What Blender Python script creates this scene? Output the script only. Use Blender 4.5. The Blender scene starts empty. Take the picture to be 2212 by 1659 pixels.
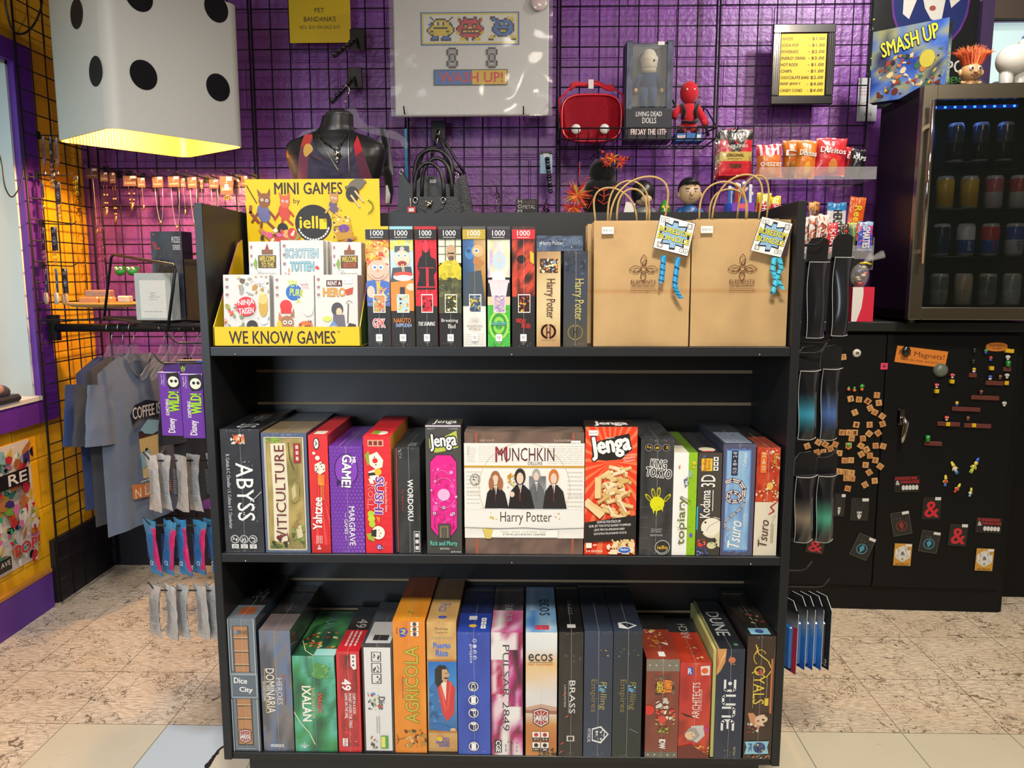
import bpy,math,random
from mathutils import Vector,Matrix,noise
SC = bpy.context.scene
LINK = SC.collection.objects.link
R = math.radians
# ---------------------------------------------------------------- camera
FPX,PITCH,YAW,ROLL,CAMH = 1682.85,0.135649,0.0224145,0.0015672,1.30
cam = bpy.data.cameras.new('camera'); cam.sensor_width = 36.0; cam.sensor_fit = 'HORIZONTAL'
cam.lens = FPX / 2212 * 36.0; cam.clip_start = 0.02; cam.clip_end = 50
co = bpy.data.objects.new('camera',cam); LINK(co)
_cy,_sy,_cp,_sp,_cr,_sr = math.cos(YAW),math.sin(YAW),math.cos(PITCH),math.sin(PITCH),math.cos(ROLL),math.sin(ROLL)
def _w(x,y,z): return Vector((_cy*x - _sy*y,_sy*x + _cy*y,z))
_f = _w(0,_cp,-_sp); _u0 = _w(0,_sp,_cp); _r0 = _w(1,0,0)
_r = _r0*_cr - _u0*_sr; _u = _r0*_sr + _u0*_cr
_m = Matrix((_r,_u,-_f)).transposed().to_4x4(); _m.translation = (0,0,CAMH)
co.matrix_world = _m
SC.camera = co
def ray(px,py): return _r*((px-1106)/FPX) - _u*((py-829.5)/FPX) + _f
def at(px,py,Y):                       # the world point on the upright plane y = Y
    d = ray(px,py); return Vector((0,0,CAMH)) + d*(Y/d.y)
def atx(px,py,X):
    d = ray(px,py); return Vector((0,0,CAMH)) + d*(X/d.x)
def atz(px,py,Z):
    d = ray(px,py); return Vector((0,0,CAMH)) + d*((Z-CAMH)/d.z)
# ---------------------------------------------------------------- world, lights, exposure
SC.view_settings.view_transform = 'Standard'; SC.view_settings.look = 'None'
SC.view_settings.exposure = 0.12; SC.view_settings.gamma = 1.0
SC.view_settings.use_curve_mapping = False
wd = bpy.data.worlds.new('world'); SC.world = wd; wd.use_nodes = True
wd.node_tree.nodes['Background'].inputs[0].default_value = (0.62,0.80,1.0,1)
wd.node_tree.nodes['Background'].inputs[1].default_value = 1.0
def area(name,loc,tgt,sx,sy,power,col):
    l = bpy.data.lights.new(name,'AREA'); l.shape = 'RECTANGLE'; l.size = sx; l.size_y = sy; l.energy = power; l.color = col
    o = bpy.data.objects.new(name,l); LINK(o); o.location = loc
    o.rotation_euler = (Vector(tgt)-Vector(loc)).to_track_quat('-Z','Y').to_euler(); return o
def point(name,loc,power,col,r=0.03):
    l = bpy.data.lights.new(name,'POINT'); l.energy = power; l.color = col; l.shadow_soft_size = r
    o = bpy.data.objects.new(name,l); LINK(o); o.location = loc; return o
def spot(name,loc,tgt,power,col,ang=100,blend=0.6,r=0.04):
    l = bpy.data.lights.new(name,'SPOT'); l.energy = power; l.color = col; l.shadow_soft_size = r; l.spot_size = R(ang); l.spot_blend = blend
    o = bpy.data.objects.new(name,l); LINK(o); o.location = loc
    o.rotation_euler = (Vector(tgt)-Vector(loc)).to_track_quat('-Z','Y').to_euler(); return o
def lamp_area(name,loc,tgt,sx,power,col,spread=180):
    o = area(name,loc,tgt,sx,sx,power,col); o.data.spread = R(spread); return o
lamp_area('ceiling_lamp_front',(0.1,-0.1,2.78),(0.0,1.75,0.65),0.40,30,(1.0,0.91,0.78),92)
lamp_area('ceiling_lamp_right',(1.45,1.35,2.78),(1.45,2.6,0.2),0.25,27,(1.0,0.86,0.68),140)
lamp_area('ceiling_lamp_wall',(1.45,2.45,2.80),(0.95,3.4,1.75),0.12,14,(1.0,0.95,0.9),150)
lamp_area('ceiling_lamp_left',(-0.95,1.2,2.78),(-1.1,2.2,0.0),0.35,13,(0.95,0.95,1.0),110)
lamp_area('shop_window_daylight',(-1.75,-0.9,1.5),(-0.9,2.2,0.3),1.3,30,(0.74,0.88,1.0),120)
lamp_area('fill_light_behind_camera',(0.6,-1.6,2.78),(0.3,1.2,0.9),0.8,14,(1.0,0.93,0.84),170)  # added wide dim fill behind the camera, not a lamp of the shop
# ---------------------------------------------------------------- colour and materials
def lin(c):
    if isinstance(c,str):
        c = srgb(c)
    return tuple((x/12.92 if x <= 0.04045 else ((x+0.055)/1.055)**2.4) for x in c[:3])
def srgb(c):
    if isinstance(c,str):
        c = c.lstrip('#')
        if len(c) == 3: c = c[0]*2+c[1]*2+c[2]*2
        return tuple(int(c[i:i+2],16)/255 for i in (0,2,4))
    return c
def mix(a,b,t):
    a,b = srgb(a),srgb(b); return tuple(a[i]*(1-t)+b[i]*t for i in range(3))
MATS = {}
def newmat(name):
    m = bpy.data.materials.new(name); m.use_nodes = True
    return m,m.node_tree,m.node_tree.nodes,m.node_tree.links,m.node_tree.nodes['Principled BSDF']
def painted(name,rough=0.5,metal=0.0,spec=0.5,coat=0.0,bump=0.0,bscale=60.0,coatbump=0.0,trans=0.0,alpha=1.0,sheen=0.0,var=0.0,emit=0.0):
    m,nt,N,L,p = newmat(name)
    a = N.new('ShaderNodeAttribute'); a.attribute_name = 'Col'
    src = a.outputs['Color']
    tc = N.new('ShaderNodeTexCoord')
    if var:
        nz = N.new('ShaderNodeTexNoise'); nz.inputs['Scale'].default_value = bscale*0.5; nz.inputs['Detail'].default_value = 4
        L.new(tc.outputs['Object'],nz.inputs['Vector'])
        mr = N.new('ShaderNodeMapRange'); mr.inputs[1].default_value = .3; mr.inputs[2].default_value = .7
        mr.inputs[3].default_value = 1-var; mr.inputs[4].default_value = 1+var
        L.new(nz.outputs['Fac'],mr.inputs[0])
        vm = N.new('ShaderNodeVectorMath'); vm.operation = 'SCALE'; L.new(src,vm.inputs[0]); L.new(mr.outputs[0],vm.inputs['Scale'])
        src = vm.outputs[0]
    L.new(src,p.inputs['Base Color'])
    p.inputs['Roughness'].default_value = rough; p.inputs['Metallic'].default_value = metal
    p.inputs['Specular IOR Level'].default_value = spec; p.inputs['Coat Weight'].default_value = coat
    p.inputs['Coat Roughness'].default_value = 0.08; p.inputs['Transmission Weight'].default_value = trans
    p.inputs['Alpha'].default_value = alpha; p.inputs['Sheen Weight'].default_value = sheen
    if emit:
        L.new(src,p.inputs['Emission Color']); p.inputs['Emission Strength'].default_value = emit
    if bump or coatbump:
        nz = N.new('ShaderNodeTexNoise'); nz.inputs['Scale'].default_value = bscale; nz.inputs['Detail'].default_value = 3
        L.new(tc.outputs['Object'],nz.inputs['Vector'])
        b = N.new('ShaderNodeBump'); b.inputs['Distance'].default_value = 0.004; b.inputs['Strength'].default_value = bump or coatbump
        L.new(nz.outputs['Fac'],b.inputs['Height'])
        if bump: L.new(b.outputs[0],p.inputs['Normal'])
        if coatbump: L.new(b.outputs[0],p.inputs['Coat Normal'])
    MATS[name] = m; return m
painted('card',0.5,spec=0.4)
painted('paper',0.75,spec=0.25,bump=0.12,bscale=45,var=0.05)
painted('wrap',0.42,spec=0.4,coat=0.8,coatbump=0.35,bscale=22)
painted('plain',0.8,spec=0.2)
painted('gloss',0.22,spec=0.5,coat=0.4)
painted('plastic',0.35,spec=0.5)
painted('fabric',0.95,spec=0.1,bump=0.3,bscale=400,var=0.08,sheen=0.2)
painted('leather',0.38,spec=0.5,bump=0.25,bscale=120)
painted('metal',0.3,metal=1.0)
painted('chrome',0.08,metal=1.0)
painted('steel',0.28,metal=1.0,var=0.03,bscale=8)
painted('foil',0.38,metal=0.4,bump=0.6,bscale=55)
painted('film',0.25,spec=0.6,coat=0.5,bump=0.5,bscale=60)
painted('powder',0.42,spec=0.22)
painted('smoked',0.05,spec=0.6,alpha=0.5,coat=1.0)
painted('laminate',0.42,spec=0.45,bump=0.03,bscale=200)
painted('glitter',0.25,metal=0.5,bump=1.0,bscale=900)
painted('clear',0.08,spec=0.6,trans=0.0,alpha=0.16)
painted('acrylic',0.05,spec=0.7,trans=0.0,alpha=0.13,coat=0.6)
painted('glow',0.6,emit=1.35)
painted('led',0.5,emit=9.0)
# ---------------------------------------------------------------- mesh builder
def rotz(a): return Matrix.Rotation(R(a),4,'Z')
def rotx(a): return Matrix.Rotation(R(a),4,'X')
def roty(a): return Matrix.Rotation(R(a),4,'Y')
def tr(x,y=0,z=0):
    return Matrix.Translation(x if not isinstance(x,(int,float)) else (x,y,z))
class MB:
    def __init__(s): s.v = []; s.f = []; s.c = []; s.m = []; s.s = []; s.T = None
    def add(s,vs,fs,col,mat='card',smooth=False,T=None):
        n = len(s.v)
        M = T
        if s.T is not None: M = s.T @ T if T is not None else s.T
        s.v += [tuple(M @ Vector(p)) for p in vs] if M is not None else [tuple(p) for p in vs]
        for k,f in enumerate(fs):
            s.f.append(tuple(i+n for i in f))
            if callable(col): s.c.append([col(vs[i]) for i in f])
            elif isinstance(col,list): s.c.append(col[k])
            else: s.c.append(col)
            s.m.append(mat); s.s.append(smooth)
        return s
    def box(s,lo,hi,col,mat='card',T=None):
        x0,y0,z0 = lo; x1,y1,z1 = hi
        v = [(x0,y0,z0),(x1,y0,z0),(x1,y1,z0),(x0,y1,z0),(x0,y0,z1),(x1,y0,z1),(x1,y1,z1),(x0,y1,z1)]
        return s.add(v,[(0,3,2,1),(4,5,6,7),(0,1,5,4),(1,2,6,5),(2,3,7,6),(3,0,4,7)],col,mat,False,T)
    def cbox(s,lo,hi,r,col,mat='card',T=None):
        v = []; idx = {}
        for ix in (0,1):
            for iy in (0,1):
                for iz in (0,1):
                    c = ((lo[0],hi[0])[ix],(lo[1],hi[1])[iy],(lo[2],hi[2])[iz])
                    d = (r if ix == 0 else -r,r if iy == 0 else -r,r if iz == 0 else -r)
                    for a in range(3):
                        p = [c[k] + (d[k] if k != a else 0) for k in range(3)]
                        idx[(ix,iy,iz,a)] = len(v); v.append(tuple(p))
        F = []
        cen = Vector([(lo[k]+hi[k])/2 for k in range(3)])
        def face(ids):
            n = (Vector(v[ids[1]])-Vector(v[ids[0]])).cross(Vector(v[ids[2]])-Vector(v[ids[1]]))
            m = sum((Vector(v[i]) for i in ids),Vector())/len(ids) - cen
            F.append(tuple(ids) if n.dot(m) > 0 else tuple(reversed(ids)))
        for a in range(3):
            b,c = (a+1) % 3,(a+2) % 3
            for sa in (0,1):
                ids = []
                for sb,sc_ in ((0,0),(1,0),(1,1),(0,1)):
                    k = [0,0,0]; k[a] = sa; k[b] = sb; k[c] = sc_; ids.append(idx[(k[0],k[1],k[2],a)])
                face(ids)
            for sb in (0,1):
                for sc_ in (0,1):
                    k0 = [0,0,0]; k0[b] = sb; k0[c] = sc_; k1 = list(k0); k1[a] = 1
                    face([idx[(*k0,b)],idx[(*k1,b)],idx[(*k1,c)],idx[(*k0,c)]])
        for ix in (0,1):
            for iy in (0,1):
                for iz in (0,1): face([idx[(ix,iy,iz,a)] for a in range(3)])
        return s.add(v,F,col,mat,False,T)
    def tube(s,pts,r,col,mat='powder',n=8,closed=False,T=None,caps=True):
        P = [Vector(p) for p in pts]; m = len(P)
        rr = r if isinstance(r,(list,tuple)) else [r]*m
        tan = []
        for i in range(m):
            if closed: t = P[(i+1) % m]-P[i-1]
            else: t = P[min(i+1,m-1)]-P[max(i-1,0)]
            tan.append(t.normalized() if t.length > 1e-9 else Vector((0,0,1)))
        up = Vector((0,0,1)) if abs(tan[0].z) < 0.9 else Vector((1,0,0))
        nrm = (up - tan[0]*up.dot(tan[0])).normalized()
        v = []
        for i in range(m):
            nrm = (nrm - tan[i]*nrm.dot(tan[i]))
            nrm = nrm.normalized() if nrm.length > 1e-6 else tan[i].orthogonal().normalized()
            bn = tan[i].cross(nrm)
            for k in range(n):
                a = 2*math.pi*k/n
                v.append(P[i] + (nrm*math.cos(a) + bn*math.sin(a))*rr[i])
        F = []
        for i in range(m if closed else m-1):
            j = (i+1) % m
            for k in range(n):
                k2 = (k+1) % n; F.append((i*n+k,i*n+k2,j*n+k2,j*n+k))
        if caps and not closed:
            F.append(tuple(reversed(range(n)))); F.append(tuple((m-1)*n+k for k in range(n)))
        return s.add(v,F,col,mat,n > 4,T)
    def lathe(s,prof,col,mat='plastic',n=20,T=None,cols=None):
        v = []; F = []; C = []
        for r_,z in prof:
            for k in range(n):
                a = 2*math.pi*k/n; v.append((r_*math.cos(a),r_*math.sin(a),z))
        for i in range(len(prof)-1):
            for k in range(n):
                k2 = (k+1) % n; F.append((i*n+k,i*n+k2,(i+1)*n+k2,(i+1)*n+k)); C.append(cols[i] if cols else col)
        return s.add(v,F,C,mat,True,T)
    def ell(s,c,r,col,mat='plastic',n=16,m=10,T=None,f=None):
        v = []; F = []
        for i in range(m+1):
            th = math.pi*i/m
            for k in range(n):
                a = 2*math.pi*k/n
                d = Vector((math.sin(th)*math.cos(a),math.sin(th)*math.sin(a),math.cos(th)))
                k_ = f(d) if f else 1.0
                v.append((c[0]+r[0]*d.x*k_,c[1]+r[1]*d.y*k_,c[2]+r[2]*d.z*k_))
        for i in range(m):
            for k in range(n):
                k2 = (k+1) % n; F.append((i*n+k,(i+1)*n+k,(i+1)*n+k2,i*n+k2))
        return s.add(v,F,col,mat,True,T)
    def prism(s,poly,t,col,mat='card',T=None,side=None):
        # outline in the local x-z plane, front at y=-t/2
        n = len(poly)
        v = [(x,-t/2,z) for x,z in poly] + [(x,t/2,z) for x,z in poly]
        a = sum(poly[i][0]*poly[(i+1) % n][1]-poly[(i+1) % n][0]*poly[i][1] for i in range(n))
        fr = tuple(range(n)) if a > 0 else tuple(reversed(range(n)))
        F = [fr,tuple(i+n for i in reversed(fr))]
        for i in range(n):
            j = (i+1) % n
            F.append((i,i+n,j+n,j) if a > 0 else (j,j+n,i+n,i))
        return s.add(v,F,[col,col]+[side or col]*n,mat,False,T)
    def sheet(s,fn,nu,nv,col,mat='fabric',T=None,smooth=True):
        v = []; F = []; C = []
        for j in range(nv+1):
            for i in range(nu+1): v.append(fn(i/nu,j/nv))
        cv = [[col(i/nu,j/nv) for i in range(nu+1)] for j in range(nv+1)] if callable(col) else None
        for j in range(nv):
            for i in range(nu):
                a = j*(nu+1)+i; F.append((a,a+1,a+nu+2,a+nu+1))
                C.append([cv[j][i],cv[j][i+1],cv[j+1][i+1],cv[j+1][i]] if cv else col)
        return s.add(v,F,C,mat,smooth,T)
    def build(s,name,parent=None,loc=(0,0,0),rot=(0,0,0),label=None,mats=None):
        me = bpy.data.meshes.new(name); me.from_pydata(s.v,[],s.f)
        keys = []
        for m_ in s.m:
            if m_ not in keys: keys.append(m_)
        for k in keys: me.materials.append(MATS[k])
        me.polygons.foreach_set('material_index',[keys.index(m_) for m_ in s.m])
        me.polygons.foreach_set('use_smooth',s.s)
        at_ = me.color_attributes.new('Col','FLOAT_COLOR','CORNER')
        buf = []; cache = {}
        def q(c):
            k = c if isinstance(c,str) else tuple(c)
            if k not in cache: cache[k] = (*[x if x < .35 else .35+(x-.35)*.52 for x in lin(c)],1.0)
            return cache[k]
        for f,c in zip(s.f,s.c):
            if isinstance(c,list):
                for x in c: buf.extend(q(x))
            else:
                x = q(c)
                for _ in f: buf.extend(x)
        at_.data.foreach_set('color',buf)
        me.update()
        o = bpy.data.objects.new(name,me); LINK(o)
        if parent is not None: o.parent = parent
        o.location = loc; o.rotation_euler = rot
        if label: o['label'] = label
        return o
def tag(o,label,cat,group=None):
    o['label'] = label; o['category'] = cat
    if group: o['group'] = group
    return o
def struct(o): o['kind'] = 'structure'; return o
def thing(name,label,cat,loc=(0,0,0),rot=(0,0,0),group=None):
    o = bpy.data.objects.new(name,None); LINK(o); o.empty_display_size = 0.02
    o.location = loc; o.rotation_euler = rot
    return tag(o,label,cat,group)
def dup(root,loc,rot=None,label=None,group=None):
    r = root.copy(); LINK(r); r.location = loc
    if rot is not None: r.rotation_euler = rot
    if label: r['label'] = label
    if group: r['group'] = group
    for ch in list(root.children):
        c = ch.copy(); LINK(c); c.parent = r
        for g in list(ch.children):
            d = g.copy(); LINK(d); d.parent = c
    return r
# ---------------------------------------------------------------- lettering
_TG = {}
def text_geo(s,bold):
    bold = 0; k = s
    if k in _TG: return _TG[k]
    cu = bpy.data.curves.new('t','FONT'); cu.body = s; cu.size = 1.0; cu.offset = bold; cu.resolution_u = 2; cu.fill_mode = 'FRONT'
    cu.space_line = 0.9; cu.align_x = 'CENTER'
    ob = bpy.data.objects.new('t',cu)
    me = bpy.data.meshes.new_from_object(ob)
    vs = [(v.co.x,v.co.y) for v in me.vertices]; fs = [tuple(p.vertices) for p in me.polygons]
    fs = [f if me.polygons[i].normal.z >= 0 else tuple(reversed(f)) for i,f in enumerate(fs)]
    bpy.data.objects.remove(ob); bpy.data.curves.remove(cu); bpy.data.meshes.remove(me)
    if not vs: _TG[k] = ([],[]); return _TG[k]
    x0 = min(v[0] for v in vs); x1 = max(v[0] for v in vs); y0 = min(v[1] for v in vs); y1 = max(v[1] for v in vs)
    vs = [((x-x0)/max(x1-x0,1e-6),(y-y0)/max(y1-y0,1e-6)) for x,y in vs]
    _TG[k] = (vs,fs); return _TG[k]
def clip(poly,w,h):
    def cut(P,ins,itx):
        out = []
        for i in range(len(P)):
            a,b = P[i-1],P[i]
            ia,ib = ins(a),ins(b)
            if ib:
                if not ia: out.append(itx(a,b))
                out.append(b)
            elif ia: out.append(itx(a,b))
        return out
    def ix(c,k):
        def g(a,b):
            t = (c-a[k])/(b[k]-a[k]); return tuple(a[q]+(b[q]-a[q])*t for q in (0,1))
        return g
    for ins,itx in ((lambda p: p[0] >= 0,ix(0,0)),(lambda p: p[0] <= w,ix(w,0)),(lambda p: p[1] >= 0,ix(0,1)),(lambda p: p[1] <= h,ix(h,1))):
        poly = cut(poly,ins,itx)
        if len(poly) < 3: return []
    return poly
class Face:
    # a printed face: u to the right, v down, both 0..1; O is its upper left corner
    def __init__(s,mb,O,U,V,w,h,mat='card',e=0.00006):
        s.mb = mb; s.O = Vector(O); s.U = Vector(U); s.V = Vector(V); s.w = w; s.h = h; s.mat = mat; s.e = e
        s.N = s.V.cross(s.U).normalized(); s.l = 1
    def p(s,a,b,dz=0): return s.O + s.U*a + s.V*b + s.N*(s.l*s.e+dz)
    def raw(s,pts,col):
        if len(pts) < 3: return s
        ar = sum(pts[i-1][0]*pts[i][1]-pts[i][0]*pts[i-1][1] for i in range(len(pts)))
        if ar > 0: pts = pts[::-1]
        s.mb.add([s.p(a,b) for a,b in pts],[tuple(range(len(pts)))],col,s.mat); s.l += 1; return s
    def P(s,pts,col):
        return s.raw(clip([(u*s.w,v*s.h) for u,v in pts],s.w,s.h),col)
    def Rc(s,u0,v0,u1,v1,col,tilt=0):
        if not tilt: return s.P([(u0,v0),(u1,v0),(u1,v1),(u0,v1)],col)
        cx,cy = (u0+u1)/2*s.w,(v0+v1)/2*s.h; a = abs(u1-u0)/2*s.w; b = abs(v1-v0)/2*s.h; t = R(tilt)
        return s.raw(clip([(cx+x*math.cos(t)-y*math.sin(t),cy+x*math.sin(t)+y*math.cos(t)) for x,y in ((-a,-b),(a,-b),(a,b),(-a,b))],s.w,s.h),col)
    def E(s,cu,cv,ru,rv,col,n=20,tilt=0):
        # rv None: a true circle with radius ru of the width
        t = R(tilt); a = ru*s.w; b = a if rv is None else rv*s.h
        pts = [(a*math.cos(2*math.pi*k/n),b*math.sin(2*math.pi*k/n)) for k in range(n)]
        return s.raw(clip([(cu*s.w+x*math.cos(t)-y*math.sin(t),cv*s.h+x*math.sin(t)+y*math.cos(t)) for x,y in pts],s.w,s.h),col)
    def L(s,pts,wd,col):
        q = [(u*s.w,v*s.h) for u,v in pts]; wd = wd*s.w/2
        for i in range(len(q)-1):
            (a,b),(c,d) = q[i],q[i+1]; l = math.hypot(c-a,d-b) or 1e-9
            nx,ny = -(d-b)/l*wd,(c-a)/l*wd; ex,ey = (c-a)/l*wd*.5,(d-b)/l*wd*.5
            pl = clip([(a+nx-ex,b+ny-ey),(c+nx+ex,d+ny+ey),(c-nx+ex,d-ny+ey),(a-nx-ex,b-ny-ey)],s.w,s.h)
            if pl: s.raw(pl,col); s.l -= 1
        s.l += 1; return s
    def arc(s,cu,cv,r,a0,a1,wd,col,n=12,sq=1.0):
        return s.L([(cu+r*math.cos(R(a0+(a1-a0)*k/n)),cv+r*sq*math.sin(R(a0+(a1-a0)*k/n))*s.w/s.h) for k in range(n+1)],wd,col)
    def T(s,txt,u0,v0,u1,v1,col,rot=0,tilt=0,bold=0.0,out=None,ow=0.03,shear=0.0):
        cx,cy = (u0+u1)/2*s.w,(v0+v1)/2*s.h; W,H = abs(u1-u0)*s.w,abs(v1-v0)*s.h
        if rot in (90,-90): W,H = H,W
        ang = R(rot+tilt)
        q = H if len(txt) < 3 or H < W else W/len(txt)*1.4
        b = max(0,min(bold,.06))*.62*q; o = b+ow*.85*q; vs,fs = text_geo(txt,0)
        for c,sh in ([(out,[(o*math.cos(a*.785),o*math.sin(a*.785)) for a in range(8)])] if out else []) + [(col,[(-b,0),(b,0),(0,b*.8),(0,-b*.8)] if b > 0 else [(0,0)])]:
            for dx,dy in sh:
                pts = []
                for x,y in vs:
                    X = (x-.5)*(W-2*b) + shear*(y-.5)*H+dx; Y = -(y-.5)*(H-2*b)+dy
                    pts.append(s.p(cx+X*math.cos(ang)-Y*math.sin(ang),cy+X*math.sin(ang)+Y*math.cos(ang)))
                s.mb.add(pts,fs,c,s.mat); s.l += .35
            s.l += .7
        return s
    def G(s,u0,v0,u1,v1,rows,nx=1,ny=1):
        # rows: grid of colours, blended between
        nr,nc = len(rows),len(rows[0])
        def c(u,v):
            x = u*(nc-1); y = v*(nr-1); i = min(int(x),nc-2) if nc > 1 else 0; j = min(int(y),nr-2) if nr > 1 else 0
            i2 = min(i+1,nc-1); j2 = min(j+1,nr-1)
            return mix(mix(rows[j][i],rows[j][i2],x-i),mix(rows[j2][i],rows[j2][i2],x-i),y-j)
        return s.F(u0,v0,u1,v1,c,max(nx,nc-1),max(ny,nr-1))
    def F(s,u0,v0,u1,v1,fn,nx,ny):
        W,H = s.w,s.h
        s.mb.sheet(lambda u,v: s.p((u0+(u1-u0)*u)*W,(v0+(v1-v0)*(1-v))*H),nx,ny,lambda u,v: fn(u,1-v),s.mat,smooth=False)
        s.l += 1; return s
    def N_(s,u0,v0,u1,v1,pal,nx,ny,seed=0,sc=2.0,sq=1.0):
        def fn(u,v):
            t = noise.noise(Vector((u*sc*sq+seed*7.3,v*sc+seed*3.1,seed)))*0.9 + 0.5 + 0.25*noise.noise(Vector((u*sc*3,v*sc*3,seed+9)))
            t = max(0,min(0.9999,t))*(len(pal)-1); i = int(t)
            return mix(pal[i],pal[i+1],t-i)
        return s.F(u0,v0,u1,v1,fn,nx,ny)
    def B(s,u0,v0,u1,v1,pal,n,seed=0,a=0.04,b=0.12,kind='b'):
        rd = random.Random(seed)
        for _ in range(n):
            cu,cv = rd.uniform(u0,u1),rd.uniform(v0,v1); r_ = rd.uniform(a,b)*s.w; t = rd.uniform(0,6.28)
            k = rd.randint(3,7) if kind == 'b' else 4; asp = rd.uniform(0.35,1.0)
            pts = []
            for i in range(k):
                q = 2*math.pi*i/k; rr = r_*rd.uniform(.6,1.1)
                x,y = rr*math.cos(q),rr*asp*math.sin(q)
                x,y = x*math.cos(t)-y*math.sin(t),x*math.sin(t)+y*math.cos(t)
                pts.append((min(max(cu*s.w+x,u0*s.w),u1*s.w),min(max(cv*s.h+y,v0*s.h),v1*s.h)))
            s.raw(pts,rd.choice(pal))
            if _ % 4: s.l -= 0.75
        s.l += 1; return s
    def lines(s,u0,v0,u1,v1,n,col,seed=0,rot=0,fill=0.45):
        # rows of tiny print
        rd = random.Random(seed)
        for i in range(n):
            if rot == 0:
                v = v0+(v1-v0)*(i+.5)/n; hh = (v1-v0)/n*fill/2; u = u0
                while u < u1-0.01:
                    l = min(rd.uniform(.03,.12)*(u1-u0)*2,u1-u)
                    s.Rc(u,v-hh,u+l*.8,v+hh,col); s.l -= 1; u += l
            else:
                uu = u0+(u1-u0)*(i+.5)/n; hh = (u1-u0)/n*fill/2; v = v0
                while v < v1-0.005:
                    l = min(rd.uniform(.03,.12)*(v1-v0)*2,v1-v)
                    s.Rc(uu-hh,v,uu+hh,v+l*.8,col); s.l -= 1; v += l
        s.l += 1; return s
def W(base):                             # a builder that takes world points for a thing standing at base
    m = MB(); m.T = Matrix.Translation(-Vector(base)); return m
def Fr(mb,x0,x1,z0,z1,y,mat='card',e=0.00006): return Face(mb,(x0,y,z1),(1,0,0),(0,0,-1),x1-x0,z1-z0,mat,e)
# ================================================================ the room
XL,YB,ZC = -1.92,3.40,2.85           # left wall, back wall, ceiling
def wallmat(name,col,rough=0.45,bricks=False,bump=0.5):
    m,nt,N,L,p = newmat(name)
    tc = N.new('ShaderNodeTexCoord')
    n1 = N.new('ShaderNodeTexNoise'); n1.inputs['Scale'].default_value = 55; n1.inputs['Detail'].default_value = 6
    n2 = N.new('ShaderNodeTexNoise'); n2.inputs['Scale'].default_value = 6; n2.inputs['Detail'].default_value = 3
    L.new(tc.outputs['Object'],n1.inputs['Vector']); L.new(tc.outputs['Object'],n2.inputs['Vector'])
    a = lin(col); cr = N.new('ShaderNodeValToRGB')
    cr.color_ramp.elements[0].position = .35; cr.color_ramp.elements[1].position = .65
    cr.color_ramp.elements[0].color = (a[0]*.88,a[1]*.88,a[2]*.88,1); cr.color_ramp.elements[1].color = (min(a[0]*1.1,1),min(a[1]*1.1,1),min(a[2]*1.1,1),1)
    L.new(n2.outputs['Fac'],cr.inputs[0]); L.new(cr.outputs[0],p.inputs['Base Color'])
    b = N.new('ShaderNodeBump'); b.inputs['Strength'].default_value = bump; b.inputs['Distance'].default_value = 0.006
    L.new(n1.outputs['Fac'],b.inputs['Height']); last = b
    if bricks:
        mp = N.new('ShaderNodeMapping'); L.new(tc.outputs['Object'],mp.inputs[0])
        mp.inputs['Rotation'].default_value = (R(90),0,0) if bricks == 'y' else (R(90),0,R(90))
        if bricks == 'x': mp.inputs['Rotation'].default_value = (0,R(-90),R(-90))
        bk = N.new('ShaderNodeTexBrick'); bk.inputs['Scale'].default_value = 1.0
        bk.inputs['Brick Width'].default_value = 0.40; bk.inputs['Row Height'].default_value = 0.20; bk.inputs['Mortar Size'].default_value = 0.006; bk.inputs['Mortar Smooth'].default_value = 0.6
        L.new(mp.outputs[0],bk.inputs['Vector'])
        b2 = N.new('ShaderNodeBump'); b2.invert = True; b2.inputs['Strength'].default_value = 0.7; b2.inputs['Distance'].default_value = 0.01
        L.new(bk.outputs['Fac'],b2.inputs['Height']); L.new(b.outputs[0],b2.inputs['Normal']); last = b2
    L.new(last.outputs[0],p.inputs['Normal']); p.inputs['Roughness'].default_value = rough
    MATS[name] = m; return m
wallmat('wall_purple','#753d8e',0.38,'y',0.6)
wallmat('wall_yellow','#e2a90b',0.5,'x',0.3)
wallmat('trim_purple','#55288c',0.4,False,0.12)
wallmat('wall_dark','#15121c',0.5,False,0.2)
wallmat('wall_white','#d8dcd8',0.6,False,0.15)
wallmat('ceil','#cfcac0',0.8,False,0.1)
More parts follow.
